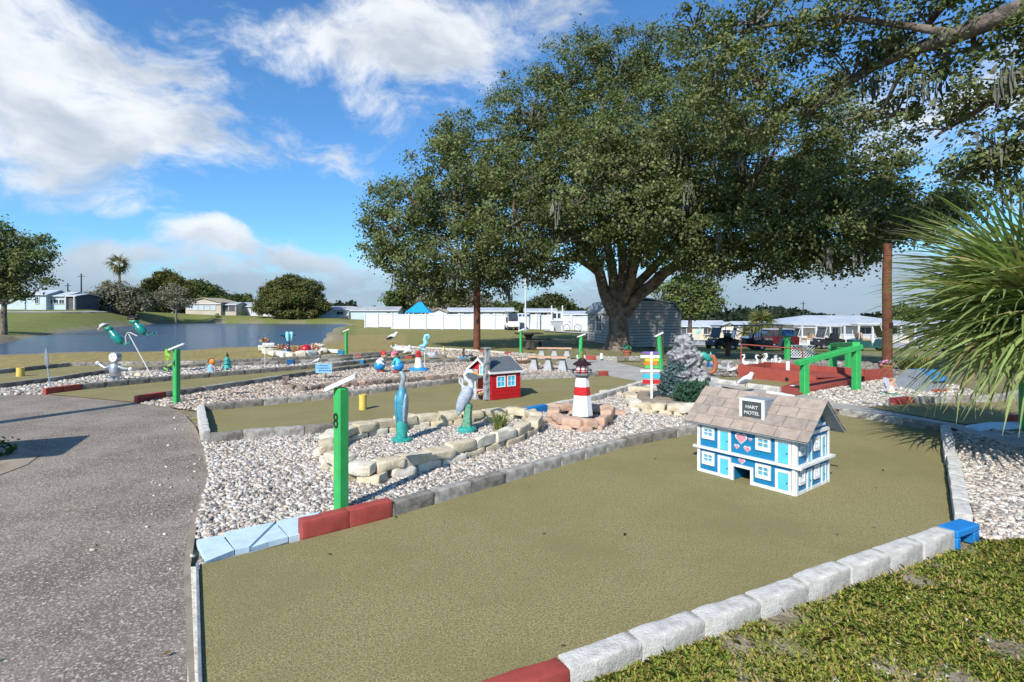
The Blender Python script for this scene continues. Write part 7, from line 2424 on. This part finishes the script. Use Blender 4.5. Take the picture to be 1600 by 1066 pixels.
near_lobes = [nl(1085, 35, 15, 0.8, 1.4, 0.6), nl(1130, 75, 15, 1.2, 1.6, 1.0), nl(1180, 25, 14.5, 1.2, 1.6, 0.7), nl(1110, 140, 15, 1.0, 1.4, 1.0), nl(1190, 120, 14.5, 1.3, 1.6, 1.1), nl(1250, 60, 14, 1.2, 1.6, 0.9),
              nl(1170, 200, 15, 1.1, 1.5, 0.9), nl(1310, 30, 13, 1.1, 1.5, 0.7), nl(1330, 110, 13.5, 1.0, 1.5, 0.7), nl(1390, 60, 12.5, 1.1, 1.4, 0.8), nl(1450, 30, 12, 1.0, 1.3, 0.6), nl(1260, 170, 14, 0.9, 1.4, 0.7),
              nl(1460, 110, 12, 0.8, 1.2, 0.7), nl(1400, 170, 13, 0.8, 1.3, 0.6), nl(1520, 60, 11, 0.9, 1.2, 0.7), nl(1480, 190, 12, 0.7, 1.1, 0.6), nl(1540, 150, 11, 0.6, 1.0, 0.5), nl(1570, 220, 10.5, 0.7, 1.0, 0.55),
              nl(1530, 255, 11, 0.7, 1.0, 0.5), nl(1590, 280, 10.5, 0.6, 1.0, 0.4), nl(1500, 270, 11.5, 0.6, 1.0, 0.35), nl(1600, 110, 10, 0.7, 1.0, 0.6), nl(1640, 200, 10, 1.0, 1.2, 0.9), nl(1640, 40, 10, 1.2, 1.4, 0.9),
              nl(1750, -150, 10, 3.0, 3.0, 2.2), nl(1500, -120, 11, 2.2, 2.4, 1.3), nl(1300, -100, 13, 2.0, 2.2, 1.0), nl(1900, 60, 9.5, 2.6, 2.6, 2.0)]
near_limbs = [([(0, 0, 3.4), nq(1700, 0, 9.6), nq(1600, 18, 10), nq(1500, 55, 11), nq(1440, 75, 12), nq(1370, 100, 13), nq(1290, 150, 14), nq(1200, 180, 15)], 0.26, 0.05),
              ([nq(1500, 55, 11), nq(1420, 40, 12), nq(1310, 25, 13), nq(1200, 40, 14.5), nq(1100, 60, 15)], 0.10, 0.03),
              ([nq(1440, 75, 12), nq(1400, 130, 12.5), nq(1380, 170, 13), nq(1310, 190, 13.5)], 0.07, 0.02),
              ([(0, 0, 3.0), nq(1720, 120, 9.6), nq(1630, 130, 10), nq(1560, 150, 10.8), nq(1500, 190, 11.6), nq(1460, 215, 12)], 0.14, 0.03),
              ([nq(1630, 130, 10), nq(1590, 210, 10.3), nq(1540, 250, 11), nq(1500, 268, 11.5)], 0.06, 0.02),
              ([(0, 0, 3.6), (-0.5, 0.2, 5.5), (-1.0, 0.5, 8.0)], 0.35, 0.12)]
tree('live_oak', 'nearer live oak whose leafy limb hangs in at top right', NB, [((0, 0, -0.2), 0.75), ((0, 0, 0.4), 0.6), ((0, 0, 2.0), 0.5), ((0, 0, 3.6), 0.42)], near_limbs, near_lobes, OAK, 0.066, 20.0, 60, 0.24, 41, 'bark', None, 10, 24, 0.2)

# ---- trees of the background
def bg_tree(label, px, Y, lobes, cols, leaf, seed, name='broadleaf_tree', bark='bark_fine', r=0.3, per=14, pc=26, clump=0.9, dz=0.0, shell=0.5, cat='tree'):
    b = ground_at(px, Y)
    L = [(tuple(P(a, c, Y + d)), (rx, rx, rz)) for a, c, d, rx, rz in lobes]
    zc = min(l[0][2] for l in L) - b.z
    tr = [((0, 0, -0.3), r * 1.4), ((0, 0, max(0.4, zc * 0.5)), r), ((0.1, 0, max(0.8, zc)), r * 0.8)]
    lm = [([(0.05, 0, max(0.5, zc * 0.7)), ((l[0][0] - b.x) * 0.6, (l[0][1] - b.y) * 0.6, (l[0][2] - b.z) * 0.75), (l[0][0] - b.x, l[0][1] - b.y, l[0][2] - b.z)], r * 0.55, r * 0.12) for l in L]
    return tree(name, label, b, tr, lm, L, cols, leaf, per, pc, clump, seed, bark, None, 4, 0, shell, cat)


bg_tree('dark oak leaning in at the left edge by the pond', 6, 46, [(-35, 395, 0, 3.6, 2.8), (15, 385, 0, 1.7, 1.5), (45, 410, 0, 1.6, 1.3), (0, 435, 0, 2.0, 1.5), (68, 395, 0, 0.8, 0.6), (30, 455, 0, 1.0, 0.7), (75, 440, 0, 0.5, 0.3), (60, 375, 0, 0.8, 0.5), (-50, 450, 0, 2.5, 1.8), (-2, 358, 0, 0.8, 0.5)], OAK, 0.15, 51, 'live_oak', 'bark', 0.2, 22, 40, 0.55)
bg_tree('grey green bushy tree below the tall palm', 172, 100, [(163, 464, 0, 2.4, 2.0), (186, 456, 0, 2.4, 1.8), (148, 474, 0, 1.9, 1.6), (210, 464, 0, 2.0, 1.7), (222, 476, 0, 1.6, 1.3), (175, 478, 0, 2.4, 1.5), (200, 480, 0, 2.0, 1.3), (172, 447, 0, 1.3, 0.9)], DULL, 0.24, 52, 'shrubby_tree', 'bark_pale', 0.2, 16, 26, 0.55)
bg_tree('yellow green tall tree right of the palm', 255, 120, [(240, 448, 0, 2.5, 1.9), (258, 434, 0, 2.4, 1.7), (276, 444, 0, 2.5, 1.9), (292, 452, 0, 1.9, 1.5), (246, 468, 0, 2.8, 2.2), (272, 466, 0, 2.8, 2.2), (228, 460, 0, 1.7, 1.3)], WARM, 0.28, 53, r=0.3, per=20, clump=0.6)
bg_tree('bare greyish tree standing before the tan house', 275, 104, [(250, 466, 0, 1.8, 1.5), (268, 456, 0, 2.0, 1.6), (284, 462, 0, 1.8, 1.5), (262, 474, 0, 1.8, 1.1), (280, 474, 0, 1.8, 1.0), (295, 472, 0, 1.3, 1.0)], DULL, 0.20, 54, 'sparse_tree', 'bark_pale', 0.2, 13, 20, 0.5)
bg_tree('pale bare shrub tree beside the utility pole', 136, 96, [(130, 468, 0, 1.7, 1.6), (140, 474, 0, 1.5, 1.3), (125, 478, 0, 1.3, 1.0)], DULL, 0.24, 55, 'sparse_tree', 'bark_pale', 0.12, 8, 16, 0.7)
bg_tree('dark green tree behind the tan house', 315, 140, [(310, 455, 0, 4.0, 2.6), (328, 462, 0, 3.4, 2.2), (298, 462, 0, 3.0, 2.0), (345, 472, 0, 2.6, 1.4)], GREEN, 0.40, 56)
bg_tree('low dark tree behind the porch wing', 362, 150, [(358, 470, 0, 2.6, 1.4), (372, 470, 0, 2.4, 1.6), (386, 474, 0, 2.0, 1.2)], OAK_D, 0.40, 57)
bg_tree('big rounded oak on the far pond bank', 455, 112, [(428, 466, 0, 2.8, 2.3), (440, 448, 0, 2.6, 1.8), (462, 444, 1, 2.4, 1.6), (484, 452, 0, 2.8, 2.0), (412, 480, 0, 2.2, 1.6), (420, 458, 1, 1.8, 1.4), (446, 470, -2, 2.8, 1.9), (470, 466, -2, 2.6, 1.9), (492, 470, 0, 2.2, 1.7), (505, 478, 0, 1.7, 1.2), (434, 486, -2, 2.2, 1.1), (460, 489, -2, 2.4, 1.0), (486, 488, -1, 2.0, 1.0), (452, 436, 1, 1.5, 0.8)], [(0.11, 0.135, 0.036), (0.075, 0.095, 0.028), (0.15, 0.16, 0.048), (0.19, 0.15, 0.06)], 0.26, 58, 'rounded_oak', 'bark_fine', 0.5, 22, 30, 0.55)
bg_tree('dark round tree behind the blue pavilion', 630, 120, [(620, 468, 0, 3.2, 1.9), (638, 463, 0, 3.2, 1.9), (652, 470, 0, 2.8, 1.6)], GREEN, 0.36, 59)
bg_tree('mossy grey tree right of the blue pavilion', 700, 105, [(675, 472, 0, 2.6, 2.0), (700, 466, 0, 3.0, 2.4), (725, 468, 0, 3.0, 2.2), (745, 474, 0, 2.4, 1.8), (690, 480, 0, 2.6, 1.5)], DULL, 0.30, 60, 'mossy_tree', 'bark_pale', 0.25, 12, 24, 0.9)
bg_tree('small green tree between the brown pole and the flagpole', 780, 130, [(772, 482, 0, 2.6, 1.5), (790, 484, 0, 2.2, 1.2), (805, 480, 0, 2.0, 1.4)], GREEN, 0.36, 61)
bg_tree('dark green tree behind the white kiosk', 858, 120, [(845, 478, 0, 2.8, 1.8), (862, 472, 0, 3.0, 1.9), (878, 478, 0, 2.6, 1.6)], OAK_D, 0.36, 62)
bg_tree('light green leafy tree behind the grey shed', 1078, 70, [(1045, 462, 0, 2.0, 1.7), (1070, 450, 0, 2.4, 1.8), (1098, 455, 0, 2.2, 1.8), (1112, 472, 0, 1.6, 1.3), (1060, 480, 0, 2.0, 1.2), (1090, 480, 0, 2.2, 1.2)], [(0.11, 0.15, 0.045), (0.15, 0.19, 0.06), (0.08, 0.11, 0.035), (0.2, 0.22, 0.08)], 0.22, 63, 'leafy_tree', 'bark_fine', 0.25, 16, 28, 0.6)
bg_tree('green tree top left of the near palm', 1410, 75, [(1400, 490, 0, 1.3, 1.0), (1418, 486, 0, 1.4, 1.1), (1432, 492, 0, 1.2, 0.9)], [(0.11, 0.16, 0.04), (0.08, 0.12, 0.03), (0.16, 0.2, 0.06)], 0.22, 64, 'leafy_tree', 'bark_fine', 0.15, 12, 24, 0.5)
for i, (px, Y, s, lab) in enumerate(((340, 113, 0.8, 'spiky shrub by the screened porch wing'), (378, 116, 0.9, 'small shrub before the low white house'), (208, 103, 1.3, 'low shrub right of the grey bushy tree'),
                                     (425, 112, 0.8, 'small shrub left of the rounded oak trunk'), (1108, 76, 1.3, 'flowering shrub before the beige porch'), (1125, 72, 0.9, 'orange green shrub beside the gabled entry'), (540, 110, 0.6, 'tiny shrub before the white mobile homes'))):
    b = ground_at(px, Y)
    tree('garden_shrub', lab, b, [((0, 0, -0.1), 0.06), ((0, 0, 0.3), 0.05)], [], [((b.x, b.y, b.z + s * 0.5), (s, s * 0.8, s * 0.6))], GREEN if i < 4 else [(0.15, 0.12, 0.04), (0.08, 0.12, 0.03), (0.3, 0.14, 0.1)], 0.14, 16, 24, 0.3, 80 + i, twigs=0, cat='shrub')

# far wood that closes the horizon
rng = np.random.default_rng(9)
n = 900
az = np.radians(rng.uniform(-48, 50, n)); rr = rng.uniform(210, 330, n)
hx, hy = np.sin(az) * rr, np.cos(az) * rr
ht = rng.uniform(3.5, 9.0, n) * (0.75 + 0.35 * np.sin(az * 9) * np.sin(az * 23 + 1))
gz = terrain_z(hx, hy)
pts = []
for i in range(n):
    k = 46
    q = rng.normal(0, 1, (k, 3)); q /= np.linalg.norm(q, axis=1)[:, None]
    pts.append(np.array([hx[i], hy[i], gz[i] + ht[i] * 0.5 + 0.3]) + q * np.array([3.2, 3.2, ht[i] * 0.55]) * rng.uniform(0.6, 1, (k, 1)))
V, F, C = leaf_quads(np.concatenate(pts), 1.5, rng, [(0.026, 0.040, 0.022), (0.035, 0.052, 0.026), (0.022, 0.032, 0.02)], None, 1.2)
o = np_obj('far_wood', np_mesh('far_wood', V, F, 'leaf', C))
tag(o, 'dark belt of distant woodland along the horizon', None, None, 'stuff')


# ------------------------------------------------------------------ palms
def fan_frond(M4, petiole, fan, nleaf, droop, rng, col, wid):
    """fan leaf: petiole along +x, leaflets spread in the xy plane, tips drooping; returns verts, faces, colours"""
    V, F, C = [], [], []
    def quadstrip(pts, wds, side, c):
        b = len(V)
        for p, w_ in zip(pts, wds):
            V.append(p - side * w_); V.append(p + side * w_)
            C.append(c); C.append(c)
        for k in range(len(pts) - 1):
            F.append((b + 2 * k, b + 2 * k + 1, b + 2 * k + 3, b + 2 * k + 2))
    pet = [np.array([petiole * s, 0, -0.10 * petiole * s * s * droop]) for s in (0, 0.5, 1.0)]
    quadstrip(pet, [0.018, 0.014, 0.012], np.array([0, 1, 0.0]), np.array(col) * 1.1)
    tip = pet[-1]
    for k in range(nleaf):
        a = (k / (nleaf - 1) - 0.5) * 2 * R(108)
        ln = fan * (0.72 + 0.28 * math.cos(a * 0.8)) * rng.uniform(0.85, 1.1)
        d = np.array([math.cos(a), math.sin(a), 0.05])
        s = np.array([-math.sin(a), math.cos(a), 0.25 * (1 if k % 2 else -1)])
        org = tip + np.array([0.10 * math.cos(a) - 0.05, 0.06 * math.sin(a), 0])
        dr = droop * rng.uniform(0.7, 1.5)
        fold = 0.35 * abs(math.sin(a))
        pts = [org + d * ln * t_ + np.array([-fold * ln * 0.0, 0, -dr * ln * (0.10 * t_ + 0.42 * t_ ** 3) + 0.04 * ln * t_]) for t_ in (0.0, 0.35, 0.62, 0.84, 1.0)]
        c = np.array(col) * rng.uniform(0.7, 1.35)
        if rng.random() < 0.12:
            c = np.array([0.32, 0.27, 0.12]) * rng.uniform(0.7, 1.2)
        quadstrip(pts, [wid * 0.7, wid, wid * 0.8, wid * 0.45, wid * 0.06], s, c)
    V = np.array(V)
    V4 = np.c_[V, np.ones(len(V))] @ np.array(M4).T
    return V4[:, :3], np.array(F), np.array(C)


def fan_palm(label, base, h, nf, petiole, fan, nleaf, cols, wid, seed, trunk_r=0.16, name='fan_palm', droop=1.0, skirt=4, elmin=-0.75, elmax=1.35, tilt=(0, 0)):
    rng = np.random.default_rng(seed)
    t = thing(name, label, 'palm', base)
    top = Vector((tilt[0], tilt[1], h))
    kid('trunk', 'bark_pale', t, lambda m: m.tube([(0, 0, -0.1), (tilt[0] * 0.4, tilt[1] * 0.4, h * 0.5), tuple(top)], [trunk_r * 1.15, trunk_r, trunk_r * 1.1], 12).rough(0.02, 9))
    for i in range(nf):
        a = i * 2.39996 + rng.uniform(-0.2, 0.2)
        f = i / max(1, nf - 1)
        el = elmax - f * (elmax - elmin) + rng.uniform(-0.1, 0.1)
        roll = rng.uniform(-0.5, 0.5)
        Mx = Matrix.Translation(top) @ Matrix.Rotation(a, 4, 'Z') @ Matrix.Rotation(-el, 4, 'Y') @ Matrix.Rotation(roll, 4, 'X')
        col = cols[rng.integers(0, len(cols))]
        V, F, C = fan_frond(Mx, petiole * rng.uniform(0.8, 1.15), fan * rng.uniform(0.85, 1.12), nleaf, droop * (0.7 + 0.6 * f), rng, col, wid)
        np_obj('frond', np_mesh('frond', V, F, 'blade', C), t)
    return t


PALM_C = [(0.24, 0.31, 0.10), (0.31, 0.36, 0.14), (0.19, 0.25, 0.08), (0.37, 0.39, 0.17)]
fan_palm('large fan palm with long green fronds at the right edge', (5.62, 5.35, 0.0), 1.62, 60, 0.55, 1.12, 34, PALM_C, 0.017, 3, 0.17, 'fan_palm', 0.55, elmin=-0.50, elmax=1.0)
fan_palm('cabbage palm with shaggy dry skirt behind the carts', ground_at(1190, 62), 2.7, 44, 0.75, 1.2, 20, [(0.16, 0.18, 0.06), (0.26, 0.23, 0.10), (0.12, 0.15, 0.05)], 0.05, 5, 0.2, 'cabbage_palm', 1.2, elmin=-1.3)
fan_palm('tall slender palm above the grey bushes', ground_at(189, 112), 10.0, 18, 1.1, 1.5, 12, [(0.10, 0.12, 0.04), (0.16, 0.14, 0.06), (0.2, 0.14, 0.06)], 0.11, 7, 0.22, 'tall_palm', 1.3, elmin=-1.0, tilt=(-0.5, 0))
for i, (px, Y, h, lab) in enumerate(((922, 80, 1.9, 'small palm behind the fence left of the oak trunk'), (872, 84, 1.7, 'small palm behind the white kiosk'), (798, 90, 1.6, 'small palm behind the parked white cart'), (388, 140, 5.0, 'small distant palm left of the rounded oak'), (1170, 66, 1.6, 'young palm left of the cabbage palm'))):
    fan_palm(lab, ground_at(px, Y), h, 16, 0.5, 1.0, 12, [(0.12, 0.15, 0.05), (0.17, 0.19, 0.07)], 0.07, 11 + i, 0.16, 'small_palm', 1.0, elmin=-0.8)

# ------------------------------------------------------------------ low growth near the camera
def strip_blades(name, label, poly, dens, h, wdt, cols, ban, seed, patch=0.0, z0=-0.03):
    rng = np.random.default_rng(seed)
    xs = [p[0] for p in poly]; ys = [p[1] for p in poly]
    n = int((max(xs) - min(xs)) * (max(ys) - min(ys)) * dens)
    x = rng.uniform(min(xs), max(xs), n); y = rng.uniform(min(ys), max(ys), n)
    ok = in_poly(x, y, poly)
    for b in ban:
        ok &= ~in_poly(x, y, b)
    x, y = x[ok], y[ok]
    # thin and thick patches
    f = np.sin(x * 5.1 + 1.7 * np.sin(y * 3.3)) * np.sin(y * 4.3 + 1.3 * np.sin(x * 2.7)) + 0.6 * np.sin(x * 13 + y * 9) * np.sin(y * 11 - x * 7)
    keep = f + rng.normal(0, 0.45, len(x)) > patch
    x, y = x[keep], y[keep]
    n = len(x)
    a = rng.uniform(0, 2 * np.pi, n); hh = h * rng.lognormal(0, 0.35, n); ww = wdt * rng.uniform(0.6, 1.4, n)
    lean = rng.uniform(0.2, 1.3, n) * hh
    p0 = np.stack([x, y, np.full(n, z0)], 1)
    d = np.stack([np.cos(a), np.sin(a), 0 * a], 1); s = np.stack([-np.sin(a), np.cos(a), 0 * a], 1) * ww[:, None]
    up = np.array([0, 0, 1.0])
    m1 = p0 + d * (lean * 0.35)[:, None] + up * (hh * 0.65)[:, None]
    m2 = p0 + d * lean[:, None] + up * (hh * rng.uniform(0.6, 1.0, n))[:, None]
    V = np.stack([p0 - s * 0.6, p0 + s * 0.6, m1 + s, m2, m1 - s], 1).reshape(-1, 3)
    F = np.arange(n * 5).reshape(n, 5)
    cols = np.array(cols)
    tone = cols[rng.integers(0, len(cols), n)] * rng.uniform(0.7, 1.3, (n, 1))
    o = np_obj(name, np_mesh(name, V, F, 'blade', np.repeat(tone, 5, 0)))
    return tag(o, label, None, None, 'stuff')


WEED = [(0.18, 0.24, 0.038), (0.24, 0.29, 0.048), (0.13, 0.19, 0.03), (0.33, 0.31, 0.06), (0.40, 0.31, 0.11), (0.17, 0.24, 0.045), (0.21, 0.26, 0.04), (0.42, 0.28, 0.12), (0.36, 0.34, 0.05)]
FRONT_LAWN = [(5.0, 1.2), (6.0, 2.8), (4.1, 3.3), (3.6, 3.66), (3.2, 3.60), (0.3, 2.22), (-0.3, 1.2)]
struct(np_obj('lawn_soil', np_mesh('lawn_soil', np.array([(*p, 0.028) for p in FRONT_LAWN]), np.array([list(range(len(FRONT_LAWN)))]), 'lawn', np.array([(0.25, 0.95, 0.0)] * len(FRONT_LAWN)))))
strip_blades('weedy_grass', 'short weedy grass in the bottom right corner', FRONT_LAWN, 42000, 0.015, 0.0038, WEED, [BED_EDGE], 71, -0.45, 0.026)
rngp = np.random.default_rng(4)
V, F, C = pebbles([(0.5, 2.0), (3.2, 3.45), (3.4, 3.2), (1.0, 1.7)], 0.02, PAL['front'], 0.10, [], 0.01, 77)
V[:, 2] += 0.024
tag(np_obj('loose_stones', np_mesh('loose_stones', V, F, 'pebble', C)), 'loose pale stones in the soil beside the near curb', None, None, 'stuff')
m = MB(); m.sheet(BED_BUSH, 0.006); struct(m.build('bush_bed', 'sand_soil', None, False))
b = Vector((-5.75, 5.75, 0.0))
tree('low_bush', 'low dark green bush at the left edge of the path', b, [((0, 0, -0.05), 0.03), ((0, 0, 0.1), 0.02)], [], [((-5.75, 5.75, 0.07), (0.38, 0.3, 0.10)), ((-6.3, 5.6, 0.08), (0.4, 0.35, 0.12))], [(0.06, 0.11, 0.03), (0.09, 0.14, 0.04), (0.04, 0.07, 0.02)], 0.035, 130, 34, 0.07, 91, twigs=0, cat='shrub')
# dry shrubs under the right pole and palm
for i, (px, py, s, lab) in enumerate(((1440, 582, 0.5, 'yellow green strappy plant behind the grey block house'), (1415, 580, 0.35, 'cream flowered strappy plant by the right pole'))):
    grass_tuft('strappy_plant', lab, G(px, py), s, s * 1.1, 110, [(0.22, 0.24, 0.07), (0.14, 0.19, 0.05), (0.34, 0.30, 0.12)] if i == 0 else [(0.5, 0.45, 0.25), (0.2, 0.22, 0.07)], 30 + i, 0.02)
V, F, C = pebbles([(-2.75, 3.2), (-1.9, 3.2), (-2.3, 4.0), (-3.7, 6.5), (-5.0, 8.2), (-5.6, 8.4), (-4.3, 6.4), (-3.2, 4.6)], 0.018, PAL['front'], 0.006, [], 0.005, 78)
V[:, 2] += 0.008
tag(np_obj('stray_pebbles', np_mesh('stray_pebbles', V, F, 'pebble', C)), 'stray pebbles along the right edge of the asphalt path', None, None, 'stuff')
# fallen leaves on turf and path
rng = np.random.default_rng(15)
xs = np.concatenate([rng.uniform(-1.5, 5.2, 46), rng.uniform(-5, -1.6, 26)]); ys = np.concatenate([rng.uniform(2.4, 7.6, 46), rng.uniform(2.3, 8.0, 26)])
ok = in_poly(xs, ys, H8) | in_poly(xs, ys, PATH_MAIN)
p = np.stack([xs[ok], ys[ok], np.full(ok.sum(), 0.019)], 1)
V, F, C = leaf_quads(p, 0.020, rng, [(0.12, 0.07, 0.03), (0.30, 0.24, 0.12), (0.06, 0.04, 0.02)], None, 1.8, 6.0)
tag(np_obj('fallen_leaves', np_mesh('fallen_leaves', V, F, 'petal', C)), 'few dry fallen leaves on the turf and path', None, None, 'stuff')
